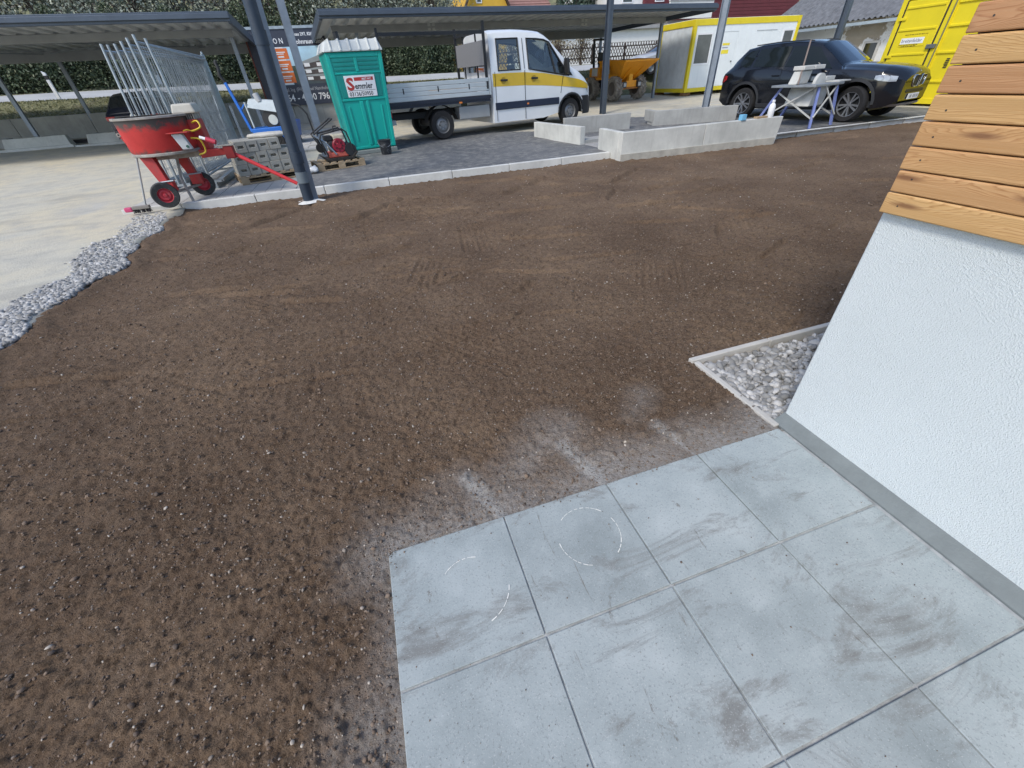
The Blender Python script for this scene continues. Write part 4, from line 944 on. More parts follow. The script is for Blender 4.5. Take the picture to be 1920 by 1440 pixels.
# ---------------------------------------------------------------- white flatbed truck with crew cab
def truck():
    t = thing('flatbed_truck', 'white crew cab flatbed truck with a broad yellow stripe', 'truck', (2.25-0.84*math.sin(R(9.9))*1.0, 13.35+0.84*math.cos(R(9.9)), 0.165), R(9.9))
    WB = 4.30; wz = 0.345; ar = 0.44
    hw = 0.99
    # columns of the cab side: lower x, upper x, rail z
    cols = [(1.60, 1.62, 2.24), (1.82, 1.84, 2.27), (2.52, 2.50, 2.275), (2.655, 2.64, 2.27), (2.80, 2.78, 2.265), (3.30, 3.06, 2.245), (3.86, 3.26, 2.22), (4.20, 3.42, 2.16), (4.34, 3.56, 2.08), (4.50, 4.34, 1.44), (4.62, 4.60, 1.33), (4.86, 4.86, 1.16), (5.06, 5.06, 1.02), (5.18, 5.18, 0.86)]
    xs = sorted(set([c[0] for c in cols] + [WB+d for d in (-0.44, -0.43, -0.36, -0.25, -0.1, 0.1, 0.25, 0.36, 0.43, 0.44)]))
    Cn = np.array(cols)
    wid = [(1.6, 0.985), (4.0, 0.99), (4.5, 0.975), (4.86, 0.93), (5.06, 0.84), (5.18, 0.70)]
    def sec(x):
        xu = float(np.interp(x, Cn[:, 0], Cn[:, 1])); zr = float(np.interp(x, Cn[:, 0], Cn[:, 2]))
        b0 = max(0.25 if x < 4.6 else 0.32, archz(x, [(WB, wz)], ar)); w = interp(x, wid)
        wb = interp(x, [(1.6, 1.46), (2.8, 1.46), (4.2, 1.24), (4.5, 1.22), (4.62, 1.20), (4.86, 1.05), (5.06, 0.92), (5.18, 0.72)])
        zs = [b0, max(0.56, b0+0.01), max(0.74, b0+0.02), max(1.0, b0+0.03) if wb > 1.05 else min(max(0.78, b0+0.02), wb-0.05), wb]
        p = [(x, w*(0.985 if i == 0 else 1.0), min(z, wb-0.008*(4-i))) for i, z in enumerate(zs)]
        p[4] = (x, w*0.985, wb)
        top = zr-0.13 if zr-wb > 0.3 else wb+(zr-wb)*0.6
        f = 0.86
        up = interp(zr, [(0.8, 0.90), (1.2, 0.94), (1.5, 0.93), (2.1, 0.875), (2.3, 0.87)])
        xt = x+(xu-x)*((top-wb)/max(zr-wb, 1e-3))
        p += [(xt, w*up+0.012, top), (xu, w*up-0.03, zr), (xu, w*up-0.14, zr+0.05 if zr > 1.5 else zr+0.03), (xu, w*0.45, zr+0.085 if zr > 1.5 else zr+0.05), (xu, 0, zr+0.092 if zr > 1.5 else zr+0.055)]
        return p
    H = [sec(x) for x in xs]
    ix = lambda a: min(range(len(xs)), key=lambda i: abs(xs[i]-a))
    holes = set((i, 4) for i in range(ix(1.82), ix(2.52))) | set((i, 4) for i in range(ix(2.80), ix(4.20)))
    a, c_ = ix(4.34), ix(4.50)
    ws_ = set((i, j) for i in range(a, c_) for j in (6, 7, 8))
    b = MB()
    for sg in (1, -1): b.grid([[(p[0], p[1]*sg, p[2]) for p in r] for r in H], holes | ws_)
    rr_ = H[0]
    for k in range(len(rr_)-1):
        p, q = rr_[k], rr_[k+1]
        if k == 4:      # rear wall with its window
            for y0, y1 in ((-1, -0.62), (0.62, 1)): b.quad((p[0], y0*p[1], p[2]), (p[0], y1*p[1], p[2]), (q[0], y1*q[1], q[2]), (q[0], y0*q[1], q[2]))
        else: b.quad((p[0], -p[1], p[2]), (p[0], p[1], p[2]), (q[0], q[1], q[2]), (q[0], -q[1], q[2]))
    rr_ = H[-1]
    for k in range(len(rr_)-1):
        p, q = rr_[k], rr_[k+1]; b.quad((p[0], -p[1], p[2]), (p[0], p[1], p[2]), (q[0], q[1], q[2]), (q[0], -q[1], q[2]))
    b.build('cab', WHITEP, t, smooth=35)
    g = MB()
    for sg in (1, -1): g.grid([[(p[0], p[1]*sg, p[2]) for p in H[i][6:10]] for i in range(a, c_+1)])
    g.build('windscreen', GLASS, t, smooth=40)
    p, q = H[0][4], H[0][5]
    MB().quad((p[0], -0.62*p[1], p[2]), (p[0], 0.62*p[1], p[2]), (q[0], 0.62*q[1], q[2]), (q[0], -0.62*q[1], q[2])).build('rear_window', GLASS, t)
    ORN = mat('amber marker', (0.75, 0.22, 0.03), 0.3, 0, 0.05, coat=0.6)
    YEL = mat('yellow stripe film', (0.62, 0.40, 0.015), 0.35, 0, 0.06, 2, coat=0.3)
    for sg in (1, -1):
        for i0, i1 in ((ix(1.82), ix(2.52)), (ix(2.80), ix(4.20))):
            wg = MB().grid([[(p[0], (p[1]-0.012)*sg, p[2]) for p in H[i][4:6]] for i in range(i0, i1+1)]); wg.build('side_window', GLASS, t, smooth=40)
            loop = [H[i][4] for i in range(i0, i1+1)]+[H[i][5] for i in range(i1, i0-1, -1)]
            MB().tube([(q_[0], (q_[1]+0.002)*sg, q_[2]) for q_ in loop], 0.022, 6, closed=True).build('window_seal', BLACK, t, smooth=50)
        fp = [H[i] for i in range(ix(3.86), ix(4.20)+1)]
        MB().bar((3.72, sg*(0.972), 1.31), (3.50, sg*0.885, 2.05), 0.04, 0.04).build('quarter_bar', BLACK, t)
        # stripe along the doors and wing
        G = []
        for x, z0, z1 in ((1.63, 1.11, 1.40), (2.2, 1.10, 1.40), (2.66, 1.09, 1.39), (3.3, 1.05, 1.34), (3.86, 1.00, 1.26), (4.2, 0.97, 1.20), (4.4, 0.95, 1.165), (4.55, 0.93, 1.14), (4.66, 0.92, 1.11), (4.74, 0.91, 1.085), (4.86, 0.90, 1.04), (4.98, 0.88, 0.97)):
            w = interp(x, wid); zb_ = interp(x, [(1.6, 1.46), (2.8, 1.46), (4.2, 1.24), (4.62, 1.20), (4.86, 1.05), (5.06, 0.92)])
            wy = lambda z: w*(1-0.015*max(0, (z-1.0)/max(zb_-1.0, 0.05)))+(0.004 if x < 4.1 else 0.012)
            G.append([(x, sg*wy(z0), z0), (x, sg*wy((z0+z1)/2), (z0+z1)/2), (x, sg*wy(min(z1, zb_)), min(z1, zb_))])
        MB().grid(G).build('yellow_stripe', YEL, t, smooth=40)
        MB().box(1.66, 3.84, sg*0.985, sg*1.012, 0.56, 0.735).build('side_moulding', mat('dark blue moulding', (0.012, 0.02, 0.045), 0.5), t, bevel=0.01)
        d = MB().bar((2.655, sg*0.994, 0.28), (2.655, sg*0.990, 1.44), 0.010, 0.010).bar((3.90, sg*0.994, 0.83), (3.98, sg*0.990, 1.26), 0.010, 0.010).bar((1.70, sg*0.992, 0.29), (1.70, sg*0.988, 1.44), 0.008, 0.008).bar((2.655, sg*0.984, 1.47), (2.645, sg*0.880, 2.14), 0.010, 0.010)
        d.build('door_gap', mat('shut line', (0.002, 0.002, 0.002)), t)
        for x in (1.86, 2.86):
            MB().lathe([(0.075, 0), (0.07, 0.004), (0.001, 0.005)], 16, axis='y', o=(x+0.1, sg*0.996, 1.235)).build('handle_recess', mat('dull stripe yellow', (0.40, 0.26, 0.02), 0.5), t)
            MB().bar((x, sg*1.012, 1.245), (x+0.22, sg*1.012, 1.240), 0.03, 0.045).build('door_handle', BLACK, t, bevel=0.01)
        MB().hexa([(4.02, sg*1.0, 1.28), (4.12, sg*1.0, 1.27), (4.12, sg*1.17, 1.29), (4.03, sg*1.2, 1.29)], [(3.97, sg*0.99, 1.66), (4.07, sg*1.0, 1.66), (4.08, sg*1.15, 1.66), (3.99, sg*1.18, 1.66)]).build('mirror', BLACK, t, bevel=0.03)
        MB().add([(4.0, sg*0.985, 1.27), (4.34, sg*0.972, 1.235), (4.02, sg*0.935, 1.60)], [(0, 1, 2)]).build('mirror_base', BLACK, t)
        MB().box(2.70, 2.76, sg*1.010, sg*1.018, 0.63, 0.67).build('side_marker', ORN, t)
        hl = MB().grid([[(x, sg*(interp(x, wid)+0.006), z0), (x-0.01, sg*(interp(x, wid)*0.985+0.004), z1)] for x, z0, z1 in ((4.88, 0.92, 1.04), (5.0, 0.78, 1.00), (5.09, 0.74, 0.93), (5.15, 0.75, 0.86))])
        hl.build('headlight', LAMP, t, smooth=40)
        # arches
        A, B = [], []
        for k in range(13):
            an = math.pi*k/12; A.append((WB+math.cos(an)*ar, sg*0.955, wz+math.sin(an)*ar)); B.append((WB+math.cos(an)*(ar+0.05), sg*1.0, wz+math.sin(an)*(ar+0.045)))
        MB().grid([A, [(p[0], sg*1.004, p[2]) for p in A], B]).build('arch_trim', BLACK, t, smooth=50)
        MB().lathe([(ar-0.004, sg*0.55), (ar-0.004, sg*0.95)], 16, o=(WB, 0, wz), axis='y', a0=0, a1=math.pi).build('wheel_housing', BLACK, t)
    # bumper
    MB().grid([[(x, w*s_, z) for z, x, w in prof] for s_ in (1,) for prof in [[(0.24, xx_, ww_), (0.30, xx_+0.03, ww_+0.012), (0.50, xx_+0.03, ww_+0.016), (0.66, xx_-0.01, ww_+0.008), (0.72, xx_-0.08, ww_-0.03)] for xx_, ww_ in ((4.75, 0.955), (4.95, 0.93), (5.08, 0.86), (5.16, 0.74), (5.20, 0.5), (5.22, 0.0), (5.20, -0.5), (5.16, -0.74), (5.08, -0.86), (4.95, -0.93), (4.75, -0.955))]]).build('bumper', BLACK, t, smooth=40)
    MB().box(5.10, 5.20, -0.55, 0.55, 0.722, 0.96).build('grille', BLACK, t, bevel=0.02)
    # interior
    SE = mat('seat fabric', (0.05, 0.05, 0.055), 0.9)
    MB().box(1.7, 4.3, -0.85, 0.85, 0.50, 0.60).build('floor_pan', BLACK, t)
    for x in (1.85, 3.05):
        for y in (0.48, -0.48):
            MB().box(x+0.1, x+0.55, y-0.24, y+0.24, 0.75, 0.95).hexa([(x, y-0.23, 0.9), (x+0.13, y-0.23, 0.93), (x+0.13, y+0.23, 0.93), (x, y+0.23, 0.9)], [(x-0.12, y-0.2, 1.60), (x-0.02, y-0.2, 1.60), (x-0.02, y+0.2, 1.60), (x-0.12, y+0.2, 1.60)]).box(x-0.12, x-0.03, y-0.13, y+0.13, 1.63, 1.83).build('seat', SE, t, bevel=0.03)
    MB().box(3.85, 4.4, -0.86, 0.86, 0.9, 1.22).build('dashboard', mat('grey dashboard', (0.16, 0.17, 0.18), 0.7), t, bevel=0.04)
    MB().tube([(3.70-0.10*math.sin(an), 0.48+0.2*math.cos(an), 1.32+0.18*math.sin(an)) for an in np.linspace(0, 2*math.pi, 20)[:-1]], 0.017, 6, closed=True).build('steering_wheel', BLACK, t, smooth=50)
    # loading bed
    AL = mat('aluminium dropside', (0.52, 0.56, 0.57), 0.42, 0.35, 0.07, 2)
    MB().box(-1.45, 1.52, -1.04, 1.04, 0.86, 0.935).build('bed_floor', mat('dark bed frame', (0.015, 0.02, 0.035), 0.5), t)
    for sg in (1, -1):
        ds = bpy.data.objects.new('dropside', None); col.objects.link(ds); ds.parent = t
        for k in range(4):
            z0 = 0.94+k*0.098; MB().box(-1.43, 1.47, sg*1.025-0.018, sg*1.025+0.018, z0+0.003, z0+0.095).build('side_board', AL, ds, bevel=0.010)
        for x in (-1.0, -0.05, 0.85): MB().box(x, x+0.03, sg*1.044-0.004, sg*1.044+0.004, 1.10, 1.22).build('latch', BLACK, ds)
        MB().box(1.475, 1.53, sg*1.02-0.03, sg*1.02+0.03, 0.94, 1.335).build('corner_post', AL, t, bevel=0.006)
        MB().box(1.40, 1.45, sg*1.05-0.008, sg*1.05+0.008, 1.08, 1.25).build('latch_lever', BLACK, ds)
        MB().box(-1.42, 1.5, sg*0.98-0.04, sg*0.98+0.04, 0.80, 0.858).build('bed_rail', mat('dark bed frame', (0.015, 0.02, 0.035)), t)
        MB().box(0.53, 0.62, sg*1.022, sg*1.03, 0.80, 0.84).build('side_marker', ORN, t)
        mg = MB(); A = [(0.46*math.cos(an), sg*0.70, wz+0.46*math.sin(an)) for an in np.linspace(0.2, math.pi-0.2, 12)]
        mg.grid([A, [(p[0], sg*1.0, p[2]) for p in A]]); mg.build('mudguard', BLACK, t, smooth=50)
    for k in range(4):
        z0 = 0.94+k*0.098; MB().box(-1.47, -1.44, -1.0, 1.0, z0+0.003, z0+0.095).build('tail_board', AL, t, bevel=0.010)
    # ladder rack with a mesh panel behind the cab
    DK = mat('dark rack steel', (0.02, 0.022, 0.026), 0.5, 0.3)
    for y in (1.0, -1.0): MB().bar((1.44, y, 0.94), (1.42, y, 2.50), 0.06, 0.06).build('rack_post', DK, t)
    for y in (0.45, -0.45): MB().bar((1.43, y, 1.3), (1.43, y, 2.28), 0.035, 0.035).build('rack_bar', DK, t)
    MB().bar((1.43, -1.0, 2.31), (1.43, 1.0, 2.31), 0.05, 0.05).build('rack_rail', DK, t)
    MB().bar((1.43, -1.0, 2.28), (-1.35, -1.0, 2.28), 0.05, 0.07).build('ladder_rail', DK, t)
    MB().bar((-1.38, -1.0, 0.94), (-1.38, -1.0, 2.40), 0.05, 0.05).build('rack_post', DK, t)
    MB().box(1.405, 1.42, -0.97, 0.97, 1.60, 2.12).build('mesh_panel', mat('grey perforated panel', (0.22, 0.22, 0.225), 0.6, 0.3, 0.1, 40), t)
    MB().box(0.2, 1.3, -0.6, 0.5, 0.94, 1.12).build('load_board', mat('raw wood offcut', (0.4, 0.28, 0.16)), t, bevel=0.01)
    # chassis
    for y in (0.4, -0.4): MB().box(-1.3, 4.2, y-0.05, y+0.05, 0.52, 0.66).build('chassis_rail', BLACK, t)
    MB().box(0.55, 1.5, -0.92, -0.55, 0.42, 0.72).build('tool_box', mat('grey tank', (0.30, 0.31, 0.31), 0.5), t, bevel=0.02)
    MB().box(-0.1, 0.1, -0.8, 0.8, 0.28, 0.42).build('rear_axle', BLACK, t)
    MB().box(-1.42, -1.30, -0.95, 0.95, 0.45, 0.56).build('underrun_bar', mat('pale bar', (0.45, 0.45, 0.44), 0.5), t)
    for sg in (1, -1): MB().box(-1.44, -1.36, sg*0.80-0.12, sg*0.80+0.12, 0.62, 0.76).build('tail_light', REDLAMP, t)
    MB().tube([(-1.35, 0, 0.45), (-1.55, 0, 0.42), (-1.6, 0, 0.50)], 0.03, 8).build('tow_hitch', BLACK, t)
    SR = mat('silver steel rim', (0.24, 0.245, 0.25), 0.45, 0.6, 0.1, 8)
    for sg in (1, -1):
        wheel(t, 0, sg*0.86, wz, wz, 0.22, sg, SR, 'steel'); wheel(t, WB, sg*0.84, wz, wz, 0.22, sg, SR, 'steel')
    return t
truck()
# ---------------------------------------------------------------- portable toilet
TEAL = mat('teal plastic', (0.004, 0.36, 0.30), 0.38, 0, 0.08, 1.2, dirt=(0.03, 0.20, 0.18), dirt_amt=0.05)
TEALD = mat('dark teal plastic', (0.004, 0.22, 0.195), 0.45)
def toilet():
    t = thing('portable_toilet', 'turquoise portable toilet with a grey roof and white number sign', 'portable toilet', (-0.24, 12.12, 0.125), R(9))
    W, W2, D, Hh = 1.06, 1.25, 1.15, 2.0
    o = (W2-W)/2
    def fx(x, z): return W/2+(x-W/2)*(1+(W2/W-1)*z/Hh)     # widen upwards
    def q(x, y, z): return (fx(x, z), y, z)
    b = MB().hexa([q(0, 0, 0.1), q(W, 0, 0.1), q(W, D, 0.1), q(0, D, 0.1)], [q(0, 0, Hh), q(W, 0, Hh), q(W, D, Hh), q(0, D, Hh)])
    b.build('cabin', TEAL, t, bevel=0.025)
    MB().box(-0.03, W+0.03, -0.05, D+0.03, 0.0, 0.10).build('base', mat('grey toilet base', (0.20, 0.23, 0.22), 0.7), t, bevel=0.02)
    def panel(x0, x1, z0, z1, y0, nm, m=TEAL, bev=0.012):
        return MB().hexa([q(x0, y0, z0), q(x1, y0, z0), q(x1, 0.005, z0), q(x0, 0.005, z0)], [q(x0, y0, z1), q(x1, y0, z1), q(x1, 0.005, z1), q(x0, 0.005, z1)]).build(nm, m, t, bevel=bev)
    for x in (0.0, W-0.07): panel(x, x+0.07, 0.12, 1.96, -0.028, 'corner_rib')
    for z0, z1 in ((0.12, 0.18), (1.10, 1.15), (1.60, 1.63), (1.90, 1.97)): panel(0.072, W-0.072, z0, z1, -0.022, 'cross_rib')
    panel(0.42, 0.50, 0.185, 1.095, -0.030, 'door_rib'); panel(0.56, 0.62, 0.185, 1.095, -0.030, 'door_rib'); panel(0.16, 0.20, 0.30, 1.0, -0.018, 'door_rib'); panel(0.86, 0.90, 0.30, 1.0, -0.018, 'door_rib')
    for k in range(3):
        z = 1.67+0.075*k; panel(0.10, 0.49, z, z+0.045, -0.016, 'louvre', TEALD, 0.006); panel(0.57, 0.96, z, z+0.045, -0.016, 'louvre', TEALD, 0.006)
    panel(0.50, 0.56, 1.635, 1.895, -0.026, 'door_rib'); panel(0.11, 0.22, 1.16, 1.59, -0.014, 'sign_recess', TEALD); panel(0.84, 0.95, 1.16, 1.59, -0.014, 'sign_recess', TEALD)
    # sign
    sg = panel(0.225, 0.835, 1.175, 1.575, -0.034, 'sign', WHITE, 0.004)
    RED = mat('sign red', (0.42, 0.035, 0.03), 0.5)
    ft = lambda x, z: face_matrix(q(x, -0.0355, z), (1, 0, 0), (0, 0, 1))
    text('S', 0.31, RED, sg, ft(0.245, 1.315), bold=0.012, width=0.17)
    text('emmler', 0.16, BLACK, sg, ft(0.40, 1.325), bold=0.004, width=0.41)
    text('03136/50950', 0.11, BLACK, sg, ft(0.255, 1.195), bold=0.002, width=0.545)
    MB().add([q(0.415, -0.0353, 1.475), q(0.80, -0.0353, 1.475), q(0.80, -0.0353, 1.54), q(0.415, -0.0353, 1.54)], [(0, 1, 2, 3)]).build('sign_band', RED, sg)
    text('MIET-WC', 0.055, WHITE, sg, face_matrix(q(0.57, -0.0362, 1.488), (1, 0, 0), (0, 0, 1)), bold=0.001, width=0.21)
    MB().add([q(0.25, -0.0353, 1.292), q(0.81, -0.0353, 1.292), q(0.81, -0.0353, 1.300), q(0.25, -0.0353, 1.300)], [(0, 1, 2, 3)]).build('sign_rule', BLACK, sg)
    # roof with ribs and vent
    RF = mat('off white roof plastic', (0.55, 0.57, 0.55), 0.5, 0, 0.1, 3)
    x0, x1 = -o-0.05, W+o+0.05
    rb = MB().hexa([(x0, -0.07, Hh), (x1, -0.07, Hh), (x1, D+0.07, Hh), (x0, D+0.07, Hh)], [(x0+0.10, 0.06, Hh+0.20), (x1-0.08, 0.06, Hh+0.22), (x1-0.08, D-0.06, Hh+0.22), (x0+0.10, D-0.06, Hh+0.20)])
    rb.build('roof', RF, t, bevel=0.035)
    for k in range(6):
        x = x0+0.17+k*(x1-x0-0.30)/5
        MB().hexa([(x, -0.082, Hh+0.02), (x+0.05, -0.082, Hh+0.02), (x+0.05, 0.06, Hh+0.02), (x, 0.06, Hh+0.02)], [(x+0.01, 0.03, Hh+0.235), (x+0.04, 0.03, Hh+0.235), (x+0.04, D-0.1, Hh+0.235), (x+0.01, D-0.1, Hh+0.235)]).build('roof_rib', RF, t, bevel=0.012)
    MB().cyl((0.30, 0.25, Hh+0.15), (0.28, 0.25, Hh+0.36), 0.055, n=14).build('vent_pipe', BLACK, t, smooth=40)
    MB().box(W+0.015, W+0.06, 0.05, 0.10, 0.9, 1.05).build('hinge', BLACK, t)
toilet()
o = thing('bucket', 'black mortar bucket with splashed rim beside the toilet', 'bucket', (0.52, 11.78, 0.126))
MB().lathe([(0.001, 0.004), (0.115, 0.0), (0.118, 0.004), (0.150, 0.29), (0.160, 0.295), (0.162, 0.31), (0.145, 0.312), (0.112, 0.02), (0.001, 0.02)], 28).build('pail', mat('splashed black bucket', (0.022, 0.025, 0.03), 0.6, 0, 0.2, 4, dirt=(0.35, 0.36, 0.36), dirt_amt=0.25), o, smooth=35)
MB().tube([(0.162*math.cos(a), -0.03-0.10*math.sin(a), 0.28-0.12*math.sin(a)) for a in np.linspace(0, math.pi, 12)], 0.004, 5).build('handle', GALV, o)
MB().lathe([(0.001, 0.24), (0.138, 0.24)], 20).build('contents', MORTAR, o)

# ---------------------------------------------------------------- red pan mixer
def mixer():
    t = thing('pan_mixer', 'worn red pan mixer on two rubber wheels at the paving edge', 'concrete mixer', (-3.1, 8.72, 0.11), 0.0)
    RED = mat('chipped red paint', (0.40, 0.022, 0.020), 0.55, 0, 0.25, 5, dirt=(0.16, 0.07, 0.055), dirt_amt=0.3)
    m, nt, b = nodes_of('mixer drum paint')
    v = coords(nt); sx = nn(nt, 'ShaderNodeSeparateXYZ'); nt.links.new(v, sx.inputs[0])
    n = noise(nt, v, 9, 6, 0.75)
    hi = mth(nt, 'ADD', mth(nt, 'MULTIPLY', mth(nt, 'SUBTRACT', sx.outputs[2], 1.03), 11.0), mth(nt, 'MULTIPLY', mth(nt, 'SUBTRACT', n, 0.5), 4.0), clamp=True)
    lo = mth(nt, 'ADD', mth(nt, 'MULTIPLY', mth(nt, 'SUBTRACT', 0.80, sx.outputs[2]), 12.0), mth(nt, 'MULTIPLY', mth(nt, 'SUBTRACT', n, 0.5), 4.0), clamp=True)
    c = ramp(nt, noise(nt, v, 3, 5, 0.6), [(0.3, (0.36, 0.014, 0.012)), (0.7, (0.52, 0.03, 0.026))])
    c = mixc(nt, ramp(nt, noise(nt, v, 30, 4, 0.7), [(0.68, 0.0), (0.74, 0.9)]), c, (0.05, 0.03, 0.03))
    c = mixc(nt, mth(nt, 'MAXIMUM', hi, lo), c, (0.055, 0.045, 0.04))
    c = mixc(nt, ramp(nt, noise(nt, v, 6, 6, 0.7), [(0.66, 0.0), (0.76, 0.5)]), c, (0.36, 0.30, 0.27))
    nt.links.new(c, b.inputs['Base Color']); b.inputs['Roughness'].default_value = 0.6; bumpn(nt, b, n, 0.3, 0.005)
    cx, cy = 0.08, 0.10; r = 0.49
    GREY = mat('cement smeared steel', (0.33, 0.31, 0.28), 0.7, 0.2, 0.3, 9, dirt=(0.10, 0.07, 0.06), dirt_amt=0.3)
    MB().lathe([(0.001, 0.735), (r*0.95, 0.735), (r*0.965, 0.76), (r, 1.17), (r+0.012, 1.18), (r+0.012, 1.20), (r-0.02, 1.20), (r*0.94, 0.78), (0.001, 0.78)], 48, o=(cx, cy, 0)).build('drum', m, t, smooth=35)
    MB().lathe([(r*0.955, 0.70), (r*0.99, 0.71), (r*0.99, 0.735), (r*0.955, 0.745)], 48, o=(cx, cy, 0)).build('drum_ring', GREY, t, smooth=35)
    MB().lathe([(r+0.002, 1.175), (r+0.026, 1.18), (r+0.026, 1.205), (r-0.012, 1.21)], 48, o=(cx, cy, 0)).build('drum_rim', GREY, t, smooth=35)
    MB().lathe([(0.001, 0.95), (r*0.9, 0.93)], 32, o=(cx, cy, 0)).build('mix_residue', mat('dried mortar', (0.25, 0.23, 0.21), 0.95, bump=0.8), t)
    # gearbox and motor with cowl at the back right
    MB().box(0.44, 0.70, 0.05, 0.34, 0.70, 1.12).build('motor', RED, t, bevel=0.02)
    MB().box(0.47, 0.68, 0.02, 0.0495, 0.98, 1.12).build('motor_plate', RED, t, bevel=0.004)
    fn = MB()
    for k in range(8): fn.box(0.455+k*0.03, 0.463+k*0.03, 0.03, 0.36, 1.122, 1.20)
    fn.build('cooling_fins', GREY, t)
    MB().hexa([(0.40, 0.0, 1.20), (0.74, 0.0, 1.20), (0.74, 0.38, 1.20), (0.40, 0.38, 1.20)], [(0.43, 0.03, 1.33), (0.71, 0.03, 1.33), (0.71, 0.35, 1.33), (0.43, 0.35, 1.33)]).build('cowl', mat('pale grey cowl', (0.46, 0.44, 0.38), 0.6, 0, 0.15, 5), t, bevel=0.025)
    MB().box(0.30, 0.66, 0.42, 0.46, 0.85, 1.25).build('splash_guard', mat('rusty guard', (0.30, 0.21, 0.17), 0.8, 0.2, 0.3, 5), t)
    # frame, legs
    MB().box(-0.25, 0.95, 0.02, 0.10, 0.62, 0.70).build('frame_beam', GREY, t, bevel=0.006)
    MB().box(-0.25, 0.75, 0.20, 0.28, 0.62, 0.70).build('frame_beam', RED, t, bevel=0.006)
    for x0, y0, x1, y1 in ((-0.13, -0.20, 0.0, -0.32), (0.16, 0.26, 0.24, 0.28)):
        MB().hexa([(x1-0.05, y1-0.05, 0.20), (x1+0.05, y1-0.05, 0.20), (x1+0.05, y1+0.05, 0.20), (x1-0.05, y1+0.05, 0.20)], [(x0-0.10, y0-0.06, 0.735), (x0+0.08, y0-0.06, 0.735), (x0+0.08, y0+0.08, 0.735), (x0-0.10, y0+0.08, 0.735)]).build('leg', RED, t, bevel=0.01)
        MB().box(x1-0.085, x1+0.085, y1-0.07, y1+0.07, 0.21, 0.36).build('leg_bracket', RED, t, bevel=0.006)
        MB().cyl((x1-0.13, y1-0.075, 0.36), (x1+0.12, y1-0.075, 0.37), 0.012, n=8).build('locking_pin', GALV, t)
    MB().tube([(0.17, 0.1, 0.69), (0.12, -0.05, 0.35), (0.17, -0.16, 0.005)], 0.022, 8).build('support_prop', GREY, t, smooth=50)
    BAR = mat('barrow rim red', (0.40, 0.03, 0.045), 0.6, 0, 0.2, 6, dirt=(0.30, 0.24, 0.22), dirt_amt=0.25)
    TY = mat('dusty tyre', (0.035, 0.037, 0.037), 0.85, 0, 0.3, 9, dirt=(0.26, 0.26, 0.25), dirt_amt=0.22)
    wheel(t, -0.08, -0.42, 0.185, 0.185, 0.10, -1, BAR, 'barrow', TY, steer=0.35); wheel(t, 0.26, 0.36, 0.185, 0.185, 0.10, -1, BAR, 'barrow', TY, steer=0.35)
    MB().cyl((-0.08, -0.42, 0.185), (0.26, 0.36, 0.185), 0.02, n=8).build('axle', GREY, t)
    # drawbar to the right
    MB().hexa([(0.55, -0.06, 0.60), (1.0, -0.08, 0.62), (1.0, 0.04, 0.62), (0.55, 0.06, 0.60)], [(0.55, -0.06, 0.72), (1.0, -0.08, 0.70), (1.0, 0.04, 0.70), (0.55, 0.06, 0.72)]).build('drawbar_bracket', RED, t, bevel=0.008)
    MB().box(0.92, 1.06, -0.12, 0.02, 0.56, 0.74).build('drawbar_joint', mat('dark red paint', (0.25, 0.012, 0.012), 0.5), t, bevel=0.01)
    MB().tube([(0.98, -0.04, 0.655), (1.85, -0.20, 0.10)], 0.030, 10).build('drawbar', mat('bright red tube', (0.62, 0.035, 0.04), 0.4, 0, 0.1, 3), t, smooth=50)
    MB().box(0.83, 1.10, -0.13, -0.02, 0.742, 0.755).build('bracket_top', GREY, t)
    # switch box, cable, plug
    MB().hexa([(0.44, -0.36, 0.76), (0.57, -0.36, 0.76), (0.57, -0.27, 0.76), (0.44, -0.27, 0.76)], [(0.38, -0.38, 0.97), (0.52, -0.38, 0.97), (0.52, -0.28, 0.97), (0.38, -0.28, 0.97)]).build('switch_box', mat('pale switch box', (0.50, 0.53, 0.54), 0.5), t, bevel=0.01)
    MB().box(0.33, 0.62, -0.42, -0.22, 0.975, 0.99).build('switch_cover', RED, t, bevel=0.004)
    MB().cyl((0.525, -0.362, 0.80), (0.525, -0.375, 0.80), 0.02, n=10).build('switch_knob', mat('dark green knob', (0.02, 0.08, 0.06), 0.5), t)
    YC = mat('yellow cable', (0.62, 0.44, 0.03), 0.5)
    def wav(pts, r): 
        P_ = [Vector(p) for p in pts]; out = []
        for i in range(len(P_)-1):
            a, b_, c_, d = P_[max(i-1, 0)], P_[i], P_[i+1], P_[min(i+2, len(P_)-1)]
            for k in range(6):
                u = k/6; out.append(0.5*((2*b_)+(c_-a)*u+(2*a-5*b_+4*c_-d)*u*u+(3*b_-a-3*c_+d)*u**3))
        out.append(P_[-1]); return MB().tube(out, r, 6)
    wav([(0.62, 0.0, 1.08), (0.72, -0.08, 1.10), (0.74, -0.12, 1.02), (0.62, -0.15, 0.98), (0.56, -0.18, 1.0), (0.52, -0.22, 0.99)], 0.014).build('cable', YC, t, smooth=60)
    wav([(0.60, -0.30, 0.90), (0.70, -0.30, 0.88), (0.72, -0.28, 0.80), (0.70, -0.26, 0.70), (0.60, -0.26, 0.67)], 0.013).build('cable', YC, t, smooth=60)
    MB().cyl((0.72, -0.30, 0.90), (0.80, -0.32, 0.87), 0.022, n=12).build('plug_collar', WHITE, t, smooth=40)
    MB().cyl((0.80, -0.32, 0.87), (0.92, -0.34, 0.82), 0.036, n=14).build('plug', mat('plug red', (0.45, 0.03, 0.06), 0.45), t, smooth=40)
    MB().tube([(-0.40, -0.02, 0.98), (-0.30, -0.05, 0.70)], 0.016, 8).build('tipping_lever', RED, t, smooth=50)
    MB().lathe([(0.014, -0.01), (0.028, -0.01), (0.028, 0.01), (0.014, 0.01)], 14, axis='y', o=(-0.41, -0.03, 1.0)).build('lever_eye', GREY, t)
mixer()
